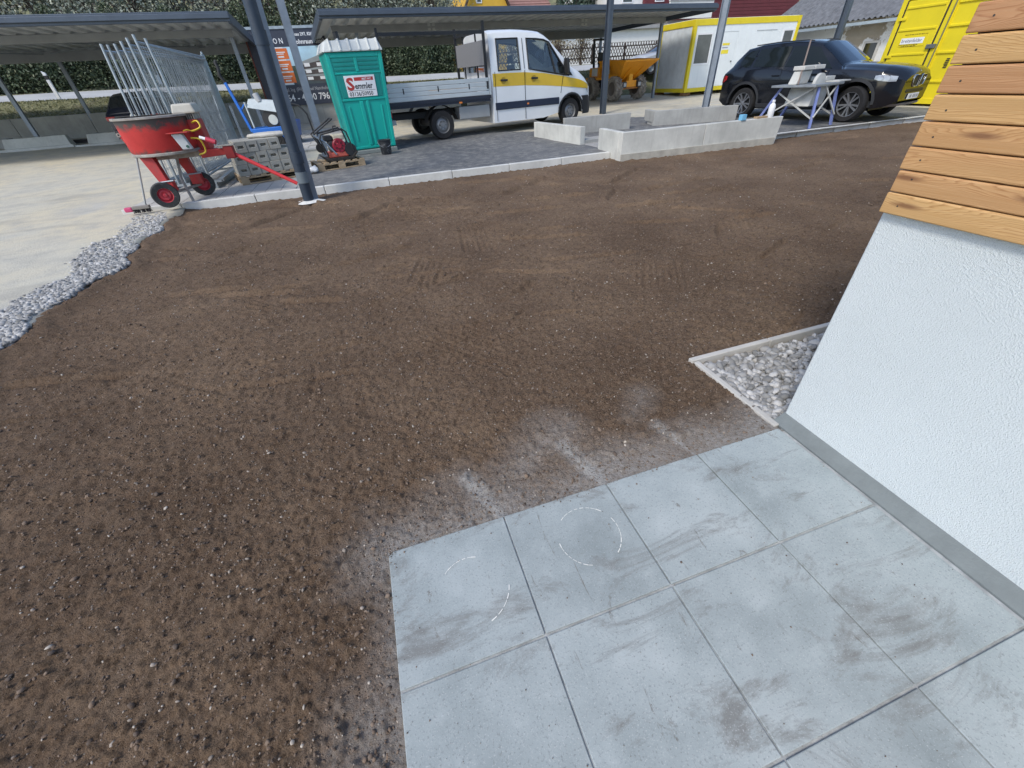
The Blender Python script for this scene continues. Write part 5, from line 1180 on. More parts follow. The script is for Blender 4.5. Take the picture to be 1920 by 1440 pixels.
o = thing('broom', 'broom with a worn pink head leaning against the mixer', 'broom', (-3.62, 8.28, 0.09))
MB().tube([(0.10, 0.02, 0.08), (0.26, 0.25, 0.78)], 0.014, 8).build('handle', mat('grey broom handle', (0.30, 0.31, 0.30), 0.6), o, smooth=50)
MB().box(-0.08, 0.16, -0.035, 0.035, 0.055, 0.10).build('head', mat('broom wood', (0.22, 0.20, 0.18), 0.8), o, bevel=0.008)
br = MB()
for i in range(60):
    x, y = random.uniform(-0.08, 0.15), random.uniform(-0.03, 0.03); br.bar((x, y, 0.056), (x+random.uniform(-.02, .02), y+random.uniform(-.02, .02), 0.003), 0.008, 0.008)
br.build('bristles', mat('dark bristles', (0.03, 0.025, 0.03), 0.9), o)
MB().box(-0.19, -0.082, -0.04, 0.04, 0.03, 0.095).build('head_end', mat('pink plastic', (0.55, 0.06, 0.16), 0.5), o, bevel=0.015)

# ---------------------------------------------------------------- mobile fence panels on their transport rack
def fence_panels():
    labels = ['outermost galvanised fence panel of the stack, on the yard side', 'second galvanised fence panel from the yard side of the stack', 'third galvanised fence panel from the yard side of the stack', 'middle galvanised fence panel of the upright stack',
              'fence panel just behind the middle of the stack, counted from the yard', 'next to last galvanised fence panel towards the block pallet', 'innermost galvanised fence panel of the stack, nearest the block pallet']
    tops = [(-3.50, 2.24), (-3.43, 2.23), (-3.34, 2.24), (-3.25, 2.27), (-3.16, 2.31), (-3.06, 2.35), (-2.93, 2.30)]
    bots = [-3.66, -3.55, -3.44, -3.33, -3.21, -3.09, -2.94]
    for k in range(7):
        (xt, zt), xb = tops[k], bots[k]; zb = 0.24
        t = thing('fence_panel', labels[k], 'fence panel', (xb, 9.72+0.03*k, zb), 0, 'mobile fence panels stacked upright')
        L = 3.38; dxf = (-2.96-0.03*(6-k))-xb
        def q(u, w):  # u along the panel 0..1, w up 0..1
            return (dxf*u+(xt-xb)*w, u*L, (zt-zb)*w*(1-0.02*u))
        for u in (0, 1): MB().tube([q(u, -0.0), q(u, 1.0)], 0.021, 8).build('upright', GALV, t, smooth=50)
        for w in (0.035, 0.955): MB().tube([q(0, w), q(1, w)], 0.019 if w > .5 else 0.019, 8).build('rail', GALV, t, smooth=50)
        wm = MB()
        for i in range(1, 34): u = i/34; wm.bar(q(u, 0.035), q(u, 0.955), 0.0045, 0.0045)
        for w in (0.12, 0.30, 0.48, 0.66, 0.84): wm.bar(q(0, w), q(1, w), 0.005, 0.005)
        wm.build('wire_mesh', GALV, t)
        if k in (2, 3, 5):
            MB().hexa([q(0.05, 0.60+0.02*k), q(0.085, 0.60+0.02*k), (q(0.085, 0.6+0.02*k)[0]-0.004,)+q(0.085, 0.6+0.02*k)[1:], (q(0.05, 0.6+0.02*k)[0]-0.004,)+q(0.05, 0.6+0.02*k)[1:]],
                      [q(0.05, 0.66+0.02*k), q(0.085, 0.66+0.02*k), (q(0.085, 0.66+0.02*k)[0]-0.004,)+q(0.085, 0.66+0.02*k)[1:], (q(0.05, 0.66+0.02*k)[0]-0.004,)+q(0.05, 0.66+0.02*k)[1:]]).build('tag_plate', WHITE, t)
    r = thing('panel_rack', 'galvanised transport rack under the stacked fence panels', 'rack', (-3.25, 9.6, 0.106))
    for x in (-0.45, 0.42): MB().box(x-0.04, x+0.04, 0.05, 3.6, 0.0, 0.10).build('runner', GALV, r, bevel=0.004)
    for y in (0.12, 1.8, 3.4): MB().box(-0.55, 0.55, y-0.035, y+0.035, 0.1005, 0.135).build('cross_bar', GALV, r)
    for x in (-0.50, 0.50): MB().bar((x, 3.4, 0.12), (x-0.02, 3.42, 1.2), 0.05, 0.05).build('stanchion', GALV, r)
    MB().bar((0.52, 0.2, 0.12), (0.52, 3.5, 0.16), 0.08, 0.05).build('side_channel', GALV, r)
fence_panels()

# ---------------------------------------------------------------- pallets, blocks, compactor
PWOOD = mat('weathered pallet wood', (0.36, 0.27, 0.17), 0.85, 0, 0.25, 6, dirt=(0.16, 0.13, 0.10), dirt_amt=0.2)
def pallet(label, loc, rz, sx=1.2, sy=0.8):
    t = thing('pallet', label, 'pallet', loc, rz, 'wooden pallets')
    for k in range(7):
        x = k*(sx-0.1)/6; MB().box(x, x+0.1, 0, sy, 0.122, 0.144).build('top_board', PWOOD, t, bevel=0.003)
    for y in (0.0, sy/2-0.05, sy-0.1):
        MB().box(0, sx, y, y+0.1, 0.100, 0.1215).build('stringer', PWOOD, t, bevel=0.003); MB().box(0, sx, y, y+0.1, 0.0, 0.0215).build('bottom_board', PWOOD, t, bevel=0.003)
        for x in (0.0, sx/2-0.07, sx-0.14): MB().box(x, x+0.14, y+0.001, y+0.099, 0.022, 0.0995).build('spacer', PWOOD, t, bevel=0.003)
    return t
pallet('pallet carrying the stacked concrete blocks behind the drawbar', (-2.36, 9.62, 0.112), R(19))
pallet('pallet carrying the plate compactor', (-1.0, 10.22, 0.112), R(15), 1.0, 0.75)
BLK = concrete_material('block concrete', (0.34, 0.33, 0.29), False)
def block_mesh(w, h, d):
    b = MB(); s = 0.035; zc = h*0.5
    # front face with a recessed hand hole
    x0, x1, z0, z1 = w*0.25, w*0.75, zc-s*0.6, zc+s*0.6
    b.add([(0, 0, 0), (w, 0, 0), (w, 0, h), (0, 0, h), (x0, 0, z0), (x1, 0, z0), (x1, 0, z1), (x0, 0, z1), (x0, 0.06, z0), (x1, 0.06, z0), (x1, 0.06, z1), (x0, 0.06, z1), (0, d, 0), (w, d, 0), (w, d, h), (0, d, h)],
          [(0, 1, 5, 4), (1, 2, 6, 5), (2, 3, 7, 6), (3, 0, 4, 7), (4, 5, 9, 8), (5, 6, 10, 9), (6, 7, 11, 10), (7, 4, 8, 11), (8, 9, 10, 11), (1, 13, 14, 2), (13, 12, 15, 14), (12, 0, 3, 15), (3, 2, 14, 15), (0, 12, 13, 1)])
    return b
bw, bh, bd_ = 0.19, 0.185, 0.36
blk0 = None; ca, sa = math.cos(R(19)), math.sin(R(19))
rown = ['bottom', 'middle', 'top']
for lay in range(3):
    nb = (6, 6, 4)[lay]
    for i in range(nb):
        for dpt in range(2):
            if lay == 2 and dpt == 1 and i > 2: continue
            lx = 0.02+i*(bw+0.006)+(0.05 if lay == 1 else 0)*0.3+(0.10 if lay == 2 else 0); ly = 0.02+dpt*(bd_+0.02)+random.uniform(-0.012, 0.012)
            loc = (-2.36+lx*ca-ly*sa, 9.62+lx*sa+ly*ca, 0.112+0.145+lay*(bh+0.002))
            lab = 'grey concrete block in the %s layer of the pallet stack, %s row' % (rown[lay], 'front' if dpt == 0 else 'rear')
            if blk0 is None:
                blk0 = block_mesh(bw, bh, bd_).build('concrete_block', BLK, bevel=0.006); o = blk0
            else: o = place('concrete_block', blk0.data, None, bevel=0.006)
            o.location = loc; o.rotation_euler = (0, 0, R(19)+random.uniform(-0.03, 0.03)); tag(o, lab, 'concrete block', 'blocks stacked on the pallet: %s %d' % (rown[lay], dpt))
# crumpled white plastic beside the blocks
V, F = ico2(); V = V*(1+0.9*(RNG.random(len(V))-0.5))[:, None]*np.array([0.10, 0.09, 0.075])
tag(np_mesh('plastic_bag', V+np.array([-1.10, 10.12, 0.19]), F, mat('crumpled white film', (0.62, 0.63, 0.64), 0.4, 0, 0.1)), 'crumpled white plastic film between the two pallets', 'plastic film')
V, F = ico2(); V = V*(1+0.25*(RNG.random(len(V))-0.5))[:, None]*np.array([0.42, 0.26, 0.05])
tag(np_mesh('dust_sheet', V+np.array([-1.72, 10.28, 0.112+0.145+3*0.187+0.03]), F, mat('dusty pale sheet', (0.50, 0.48, 0.43), 0.9, 0, 0.2, 8, bump=0.6), smooth=True), 'dusty pale sheet lying on top of the stacked blocks', 'sheet')
def compactor():
    t = thing('plate_compactor', 'plate compactor with a red engine standing on a pallet', 'plate compactor', (-0.56, 10.60, 0.112+0.146), R(12))
    OR = mat('faded orange red', (0.50, 0.10, 0.07), 0.6, 0, 0.15, 6)
    MB().prism([(-0.36, 0.10), (-0.28, 0.02), (-0.18, 0.0), (0.20, 0.0), (0.30, 0.03), (0.40, 0.13), (0.38, 0.15), (0.26, 0.06), (-0.26, 0.06), (-0.34, 0.12)], 'xz', -0.22, 0.22).build('base_plate', mat('worn black steel', (0.04, 0.035, 0.03), 0.6, 0.4, 0.3, 8, dirt=(0.25, 0.20, 0.15), dirt_amt=0.2), t, bevel=0.006)
    MB().box(-0.20, 0.20, -0.17, 0.17, 0.062, 0.16).build('engine_bed', OR, t, bevel=0.02)
    MB().box(-0.14, 0.16, -0.13, 0.14, 0.162, 0.36).build('engine', mat('engine dark grey', (0.06, 0.06, 0.06), 0.5, 0.3), t, bevel=0.02)
    c = MB().lathe([(0.001, -0.05), (0.05, -0.05), (0.06, -0.035), (0.115, -0.04), (0.135, -0.02), (0.135, 0.03)], 24, axis='y', o=(0.05, -0.14, 0.27)).build('starter_cover', mat('engine crimson', (0.30, 0.015, 0.035), 0.45), t, smooth=35)
    q = MB()
    for k in range(7):
        a = k*2*math.pi/7; q.bar((0.05+0.04*math.cos(a), -0.181, 0.27+0.04*math.sin(a)), (0.05+0.10*math.cos(a), -0.181, 0.27+0.10*math.sin(a)), 0.018, 0.008)
    q.build('starter_slots', BLACK, c)
    MB().box(-0.03, 0.20, -0.12, 0.12, 0.362, 0.47).build('fuel_tank', mat('cream tank', (0.58, 0.53, 0.40), 0.45), t, bevel=0.025)
    MB().box(-0.20, -0.04, -0.12, 0.10, 0.362, 0.46).build('air_filter', BLACK, t, bevel=0.02)
    for y in (-0.20, 0.20):
        MB().tube([(-0.22, y, 0.10), (-0.30, y, 0.42), (-0.26, y, 0.50), (0.18, y, 0.56), (0.25, y, 0.50), (0.32, y, 0.14)], 0.016, 8).build('roll_bar', BLACK, t, smooth=60)
    MB().tube([(0.0, -0.20, 0.54), (0.02, -0.2, 0.62), (0.08, -0.2, 0.62)], 0.014, 6).build('lifting_eye', BLACK, t)
    MB().cyl((0.26, -0.20, 0.18), (0.26, 0.20, 0.18), 0.12, n=20).build('belt_guard', BLACK, t, smooth=40)
    MB().cyl((-0.33, -0.14, 0.26), (-0.33, -0.10, 0.26), 0.085, n=18).build('transport_wheel', RUBBER, t, smooth=40)
    for y in (-0.16, 0.16): MB().tube([(-0.26, y, 0.20), (-0.40, y, 0.50), (0.05, y+0.05, 0.74)], 0.016, 8).build('guide_handle', BLACK, t, smooth=50)
    MB().tube([(0.05, -0.11, 0.74), (0.06, 0.21, 0.74)], 0.016, 8).build('handle_bar', BLACK, t, smooth=50)
    MB().tube([(-0.40, -0.16, 0.50), (-0.22, -0.17, 0.36), (-0.05, -0.18, 0.12)], 0.02, 6).build('control_rod', GALV, t)
compactor()

# ---------------------------------------------------------------- blue trailed plastering pump
def pump():
    z = gzf(-2.6, 17.6)
    t = thing('mortar_pump', 'blue and white mortar pump with a bent handle in front of the wall', 'mortar pump', (-2.42, 16.0, gzf(-2.4, 16)-0.03), R(-4))
    BL = mat('bright blue paint', (0.012, 0.13, 0.50), 0.45, 0, 0.1, 3, dirt=(0.10, 0.16, 0.28), dirt_amt=0.12)
    MB().prism([(-0.62, 0.50), (-0.45, 0.22), (0.62, 0.20), (0.72, 0.62), (0.50, 0.64), (0.47, 0.52)], 'xz', -0.40, 0.40).build('hopper', BL, t, bevel=0.02)
    MB().box(-0.40, 0.60, -0.34, 0.34, 0.06, 0.198).build('chassis', BLACK, t, bevel=0.01)
    text('CK 1', 0.12, mat('navy letter', (0.01, 0.03, 0.10), 0.6), t, face_matrix((-0.02, -0.402, 0.33), (1, 0, 0), (0, 0, 1)), bold=0.002)
    for y in (0.42, -0.42): wheel(t, 0.08, y, 0.17, 0.17, 0.08, 1 if y > 0 else -1, BLACK, 'barrow')
    MB().cyl((0.05, -0.30, 0.70), (0.05, 0.25, 0.70), 0.24, n=26).build('motor_housing', mat('dark motor', (0.03, 0.03, 0.03), 0.6), t, smooth=40)
    MB().lathe([(0.001, -0.03), (0.12, -0.028), (0.13, 0.0)], 24, axis='y', o=(0.10, -0.30, 0.68)).build('motor_hub', mat('pale hub', (0.55, 0.58, 0.55), 0.5), t, smooth=40)
    HW = mat('pale machine hood', (0.50, 0.55, 0.56), 0.45, 0, 0.12, 4, dirt=(0.20, 0.20, 0.20), dirt_amt=0.15)
    MB().hexa([(-0.50, -0.36, 1.02), (0.62, -0.36, 0.78), (0.62, 0.30, 0.78), (-0.50, 0.30, 1.02)], [(-0.40, -0.22, 1.22), (0.42, -0.22, 1.12), (0.42, 0.22, 1.12), (-0.40, 0.22, 1.22)]).build('hood', HW, t, bevel=0.02)
    for x in (-0.48,): MB().tube([(x, -0.34, 0.52), (x-0.02, -0.34, 1.15)], 0.022, 8).build('hood_strut', HW, t)
    MB().tube([(-0.12, -0.2, 1.12), (-0.18, -0.15, 1.32)], 0.085, 12).build('filler_neck', mat('grey neck', (0.35, 0.36, 0.37), 0.6), t, smooth=40)
    MB().bar((-0.60, -0.25, 0.42), (-0.83, -0.2, 1.62), 0.07, 0.07).build('handle_post', BL, t, bevel=0.008)
    MB().bar((-0.70, -0.22, 0.95), (-0.56, -0.22, 1.10), 0.035, 0.035).build('handle_bracket', BL, t)
    MB().tube([(-0.83, -0.2, 1.62), (-0.90, -0.2, 1.78), (-0.86, -0.2, 1.95), (-0.88, -0.2, 2.06), (-0.84, -0.2, 2.10)], 0.045, 8).build('handle_grip', BLACK, t, smooth=60)
    MB().tube([(0.6, 0.05, 1.05), (0.85, 0.05, 0.98), (1.02, 0.02, 0.75), (1.05, 0.0, 0.40), (1.06, 0.0, 0.06)], 0.025, 8).build('hose', BLACK, t, smooth=60)
pump()

# ---------------------------------------------------------------- masonry table saw at the kerb
def saw():
    t = thing('masonry_saw', 'dusty table saw on blue trestle legs in front of the dark car', 'table saw', (10.42, 8.92, 0.112), R(12))
    LG = mat('blue lilac legs', (0.16, 0.20, 0.42), 0.5, 0.1, 0.15, 4); WL = mat('pale dusty steel', (0.48, 0.48, 0.45), 0.6, 0.1, 0.15, 5)
    zt = 0.80
    for (x0, y0), (x1, y1) in (((-0.40, -0.42), (-0.28, -0.28)), ((0.50, -0.42), (0.45, -0.28)), ((-0.48, 0.95), (-0.34, 0.55)), ((0.52, 0.95), (0.45, 0.55))):
        MB().bar((x0, y0, 0), (x1, y1, zt), 0.05, 0.05).build('leg', LG, t)
    for p0, p1 in (((-0.39, -0.42, 0.22), (0.46, -0.29, zt)), ((0.49, -0.42, 0.22), (-0.05, -0.30, zt)), ((-0.47, 0.93, 0.10), (-0.32, -0.25, zt)), ((-0.38, -0.41, 0.18), (-0.36, 0.6, zt-0.1)), ((0.49, -0.40, 0.2), (0.47, 0.7, zt-0.1))):
        MB().bar(p0, p1, 0.028, 0.028).build('brace', WL, t)
    MB().box(-0.55, 0.62, -0.34, 0.70, zt, zt+0.045).build('table_top', mat('scratched table', (0.30, 0.32, 0.33), 0.5, 0.5, 0.2, 6), t, bevel=0.006)
    MB().box(0.45, 0.95, -0.30, 0.30, zt+0.048, zt+0.075).build('extension_leaf', WL, t, bevel=0.005)
    MB().box(0.42, 0.80, 0.0, 0.35, zt+0.078, zt+0.16).build('offcut', WL, t, bevel=0.01)
    MB().hexa([(-0.30, -0.18, 0.42), (0.28, -0.18, 0.42), (0.28, 0.42, 0.42), (-0.30, 0.42, 0.42)], [(-0.20, -0.18, zt-0.003), (0.36, -0.18, zt-0.003), (0.36, 0.42, zt-0.003), (-0.20, 0.42, zt-0.003)]).build('motor_box', WL, t, bevel=0.02)
    b = MB().lathe([(0.20, -0.035), (0.20, 0.035), (0.001, 0.04)], 20, axis='y', o=(0.06, -0.05, zt+0.04), a0=0, a1=math.pi).lathe([(0.001, -0.04), (0.20, -0.035)], 20, axis='y', o=(0.06, -0.05, zt+0.04), a0=0, a1=math.pi)
    b.build('blade_guard', WL, t, smooth=40)
    MB().hexa([(-0.42, 0.2, zt+0.046), (0.05, 0.2, zt+0.046), (0.05, 0.4, zt+0.046), (-0.42, 0.4, zt+0.046)], [(-0.30, 0.2, zt+0.30), (0.12, 0.2, zt+0.30), (0.12, 0.4, zt+0.30), (-0.30, 0.4, zt+0.30)]).build('water_tank', WL, t, bevel=0.02)
    for x in (-0.33, 0.10): MB().box(x, x+0.40, 0.15, 0.42, zt+0.31, zt+0.39).build('stone_offcut', mat('pale stone', (0.50, 0.49, 0.46), 0.9), t, bevel=0.012)
    MB().bar((-0.50, 0.10, zt+0.05), (0.08, 0.45, zt+0.85), 0.030, 0.030).build('guide_arm', mat('brown rod', (0.16, 0.12, 0.10), 0.6), t)
saw()
# ---------------------------------------------------------------- orange site dumper
def dumper():
    z = gzf(12.2, 21)
    t = thing('site_dumper', 'orange four wheel site dumper with a wide tipping skip', 'dumper', (12.15, 21.3, z-0.01), R(-84))   # faces local +x
    OR = mat('site orange paint', (0.80, 0.32, 0.015), 0.45, 0, 0.1, 3, dirt=(0.22, 0.12, 0.05), dirt_amt=0.2)
    DK = mat('dumper dark steel', (0.03, 0.03, 0.032), 0.6)
    TY = mat('muddy lug tyre', (0.24, 0.215, 0.18), 0.9, 0, 0.35, 6, dirt=(0.06, 0.055, 0.05), dirt_amt=0.3)
    r, w = 0.46, 0.34
    proto = None
    for x in (1.0, -0.85):
        for sg in (1, -1):
            if proto is None:
                tw = bpy.data.objects.new('wheel', None); col.objects.link(tw); tw.parent = t; proto = tw
                MB().lathe([(r*0.56, -w*0.46), (r*0.86, -w*0.5), (r*0.93, -w*0.40), (r*0.94, w*0.40), (r*0.86, w*0.5), (r*0.56, w*0.46)], 32, axis='y').build('tyre', TY, tw, smooth=35)
                lg = MB()
                for k in range(16):
                    for s2 in (1, -1):
                        a = 2*math.pi*(k+(0.5 if s2 > 0 else 0))/16; a2 = a+0.28
                        p0 = (r*0.945*math.cos(a), 0.0, r*0.945*math.sin(a)); p1 = (r*0.93*math.cos(a2), s2*w*0.47, r*0.93*math.sin(a2))
                        lg.bar(p0, p1, 0.05, 0.075, up=(math.cos((a+a2)/2), 0, math.sin((a+a2)/2)))
                lg.build('tread_lugs', TY, tw)
                for s2 in (1, -1): MB().lathe([(r*0.56, s2*w*0.45), (r*0.50, s2*w*0.30), (r*0.30, s2*w*0.18), (r*0.14, s2*w*0.22), (0.001, s2*w*0.22)], 24, axis='y').build('rim', mat('dirty wheel disc', (0.10, 0.085, 0.07), 0.7), tw, smooth=35)
                o = tw
            else: o = copy_tree(proto, parent=t)
            o.location = (x, sg*0.66, r)
    MB().box(0.35, 1.32, -0.42, 0.42, 0.42, 0.66).build('front_chassis', mat('muddy orange', (0.38, 0.15, 0.03), 0.7, 0, 0.25, 6), t, bevel=0.02)
    MB().box(1.325, 1.345, -0.28, 0.28, 0.50, 0.74).build('front_plate', OR, t, bevel=0.01)
    MB().box(-1.45, 0.2, -0.40, 0.40, 0.45, 0.78).build('rear_chassis', DK, t, bevel=0.02)
    MB().box(-1.5, -0.2, -0.62, 0.62, 0.80, 0.90).build('platform', OR, t, bevel=0.02)
    MB().box(-1.48, -0.55, -0.45, 0.45, 0.905, 1.28).build('engine_cover', OR, t, bevel=0.04)
    MB().box(-0.54, -0.50, -0.50, 0.50, 0.905, 1.42).build('bulkhead', OR, t, bevel=0.01)
    pn = MB().box(-1.2, -0.75, -0.475, -0.455, 0.95, 1.25).build('side_panel', mat('pale panel', (0.55, 0.56, 0.55), 0.5), t)
    MB().box(-0.95, -0.60, -0.3, 0.3, 1.285, 1.42).box(-1.05, -0.94, -0.3, 0.3, 1.40, 1.85).build('seat', BLACK, t, bevel=0.03)
    for sg in (1, -1):
        MB().bar((-1.15, sg*0.42, 1.28), (-1.22, sg*0.42, 2.35), 0.08, 0.08).build('roll_post', BLACK, t)
        for x in (1.33,):
            h_ = MB().box(x, x+0.10, sg*0.40-0.10, sg*0.40+0.10, 0.48, 0.70).build('lamp_cage', DK, t, bevel=0.01); MB().box(x+0.102, x+0.112, sg*0.40-0.07, sg*0.40+0.07, 0.52, 0.66).build('lamp', LAMP, h_)
    MB().bar((-1.22, -0.42, 2.33), (-1.22, 0.42, 2.33), 0.08, 0.08).build('roll_hoop', BLACK, t)
    MB().tube([(-0.48, 0.05, 1.42), (-0.62, 0.05, 1.62)], 0.02, 6).build('steering_column', BLACK, t)
    # skip: outer shell as thick plates
    def P_(x, y, z_): return (x, y, z_)
    top = [(-0.35, -0.66, 1.47), (-0.35, 0.66, 1.47), (1.95, 0.88, 1.42), (1.95, -0.88, 1.42)]
    bot = [(0.0, -0.42, 0.80), (0.0, 0.42, 0.80), (0.95, 0.36, 0.72), (0.95, -0.36, 0.72)]
    mid = [(0.75, -0.68, 1.47), (0.75, 0.68, 1.47)]
    b = MB()
    b.quad(top[0], top[1], bot[1], bot[0]); b.quad(bot[0], bot[1], bot[2], bot[3])
    b.quad(bot[3], bot[2], top[2], top[3])
    for s_ in (1, -1):
        A = (-0.35, s_*0.66, 1.47); B = (0.70, s_*0.72, 1.48); C_ = (1.95, s_*0.88, 1.42); D_ = (0.95, s_*0.36, 0.72); E_ = (0.0, s_*0.42, 0.80)
        b.add([A, B, D_, E_], [(0, 1, 2, 3)]); b.add([B, C_, D_], [(0, 1, 2)])
    sk = b.build('skip', OR, t); md = sk.modifiers.new('thick', 'SOLIDIFY'); md.thickness = 0.03
    MB().tube([(-0.35, -0.66, 1.48), (0.70, -0.72, 1.49), (1.96, -0.88, 1.425), (1.96, 0.88, 1.425), (0.70, 0.72, 1.49), (-0.35, 0.66, 1.48)], 0.035, 6, closed=True).build('skip_rim', OR, t)
    b = MB(); b.add([(-0.3, -0.6, 1.42), (-0.3, 0.6, 1.42), (1.5, 0.76, 1.40), (1.5, -0.76, 1.40), (0.6, 0, 1.52)], [(0, 1, 4), (1, 2, 4), (2, 3, 4), (3, 0, 4)]); b.build('load', mat('dark skip load', (0.05, 0.04, 0.035), 0.95), t)
    for y in (-0.30, 0.30): MB().hexa([(1.0, y-0.03, 0.70), (1.25, y-0.03, 0.86), (1.25, y+0.03, 0.86), (1.0, y+0.03, 0.70)], [(1.0, y-0.03, 0.80), (1.72, y-0.03, 1.22), (1.72, y+0.03, 1.22), (1.0, y+0.03, 0.80)]).build('skip_rib', OR, t)
    MB().box(1.05, 1.30, -0.10, 0.10, 0.70, 0.98).build('tip_bracket', mat('bright yellow orange', (0.75, 0.36, 0.02), 0.5), t, bevel=0.01)
    st = MB().add([(0.15, -0.70, 1.02), (0.62, -0.68, 1.02), (0.62, -0.73, 1.36), (0.15, -0.71, 1.36)], [(0, 1, 2, 3)]).build('warning_sticker', mat('pale sticker', (0.55, 0.58, 0.50), 0.5), t)
    st.location = (0, -0.035, 0)
dumper()

# ---------------------------------------------------------------- site office container
YELP = mat('container yellow', (0.70, 0.56, 0.02), 0.5, 0, 0.06, 2); CWHITE = mat('container white panel', (0.74, 0.78, 0.78), 0.55, 0, 0.05, 1.2)
def office():
    z = gzf(15.1, 19.7)
    t = thing('office_container', 'white site office container with a yellow frame and two windows', 'container', (15.05, 19.72, z), R(1.5))
    L, D, H_ = 6.05, 2.44, 2.60; z0 = 0.12
    for x in (0.05, 2.9, 5.6):
        for y in (0.1, 2.1): MB().box(x, x+0.4, y, y+0.25, 0.0, z0-0.002).build('support_block', mat('rusty timber', (0.22, 0.12, 0.06), 0.9), t)
    MB().box(0.06, L-0.06, 0.06, D-0.06, z0+0.13, z0+H_-0.20).build('core', CWHITE, t)
    k = 0; x = 0.16
    while x < L-0.2:
        w = min(0.48, L-0.16-x); MB().box(x+0.002, x+w-0.002, 0.03, 0.0598, z0+0.16, z0+H_-0.22).build('wall_panel', CWHITE, t, bevel=0.004); x += 0.48
    y = 0.16; GR = mat('light grey end panel', (0.66, 0.71, 0.74), 0.55)
    while y < D-0.2:
        MB().box(0.03, 0.0598, y+0.004, y+0.256, z0+0.16, z0+H_-0.22).build('end_panel', GR, t, bevel=0.008); y += 0.264
    for x in (0, L-0.15):
        for y in (0, D-0.15): MB().box(x, x+0.15, y, y+0.15, z0, z0+H_).build('corner_post', YELP, t, bevel=0.008)
    for z1, h in ((z0, 0.16), (z0+H_-0.22, 0.22)):
        for y in (0.005, D-0.125): MB().box(0.151, L-0.151, y, y+0.12, z1+0.001, z1+h-0.002).build('long_rail', YELP, t, bevel=0.008)
        for x in (0.005, L-0.125): MB().box(x, x+0.12, 0.151, D-0.151, z1+0.001, z1+h-0.002).build('end_rail', YELP, t, bevel=0.008)
    MB().box(0.1, L-0.1, 0.1, D-0.1, z0+H_-0.01, z0+H_+0.015).build('roof', CWHITE, t)
    def win(x0, x1, za, zb_, dark):
        w = MB().box(x0, x1, 0.012, 0.029, za, za+0.07).box(x0, x1, 0.012, 0.029, zb_-0.07, zb_).box(x0, x0+0.07, 0.012, 0.029, za+0.0705, zb_-0.0705).box(x1-0.07, x1, 0.012, 0.029, za+0.0705, zb_-0.0705).build('window', WHITE, t, bevel=0.004)
        MB().box(x0+0.07, x1-0.07, 0.018, 0.0295, za+0.07, zb_-0.07).build('pane', mat('shuttered pane', (0.11, 0.12, 0.12), 0.15, 0, 0.15, 3), w)
    win(0.20, 1.10, z0+1.00, z0+2.14, True); win(5.15, 5.83, z0+1.45, z0+2.14, True)
    dr = MB().box(1.55, 2.45, 0.018, 0.0295, z0+0.17, z0+2.12).build('door', CWHITE, t, bevel=0.006)
    MB().box(2.36, 2.40, -0.03, 0.0175, z0+1.05, z0+1.09).build('handle', BLACK, dr)
    MB().box(1.50, 2.50, 0.013, 0.0175, z0+2.125, z0+2.14).build('door_gap', mat('grey gap', (0.35, 0.37, 0.38), 0.6), dr)
    MB().box(3.55, 4.75, 0.013, 0.0298, z0+2.125, z0+2.14).build('shutter_line', mat('grey gap', (0.35, 0.37, 0.38)), t)
    for za, zb_ in ((1.66, 1.74), (1.36, 1.50)): MB().box(1.72, 2.12, 0.013, 0.0175, z0+za, z0+zb_).build('yellow_sticker', mat('sticker yellow', (0.80, 0.66, 0.05), 0.5), dr)
    MB().box(1.74, 2.05, 0.014, 0.0175, z0+1.56, z0+1.60).build('sticker_line', mat('sticker grey', (0.35, 0.35, 0.4), 0.5), dr)
office()

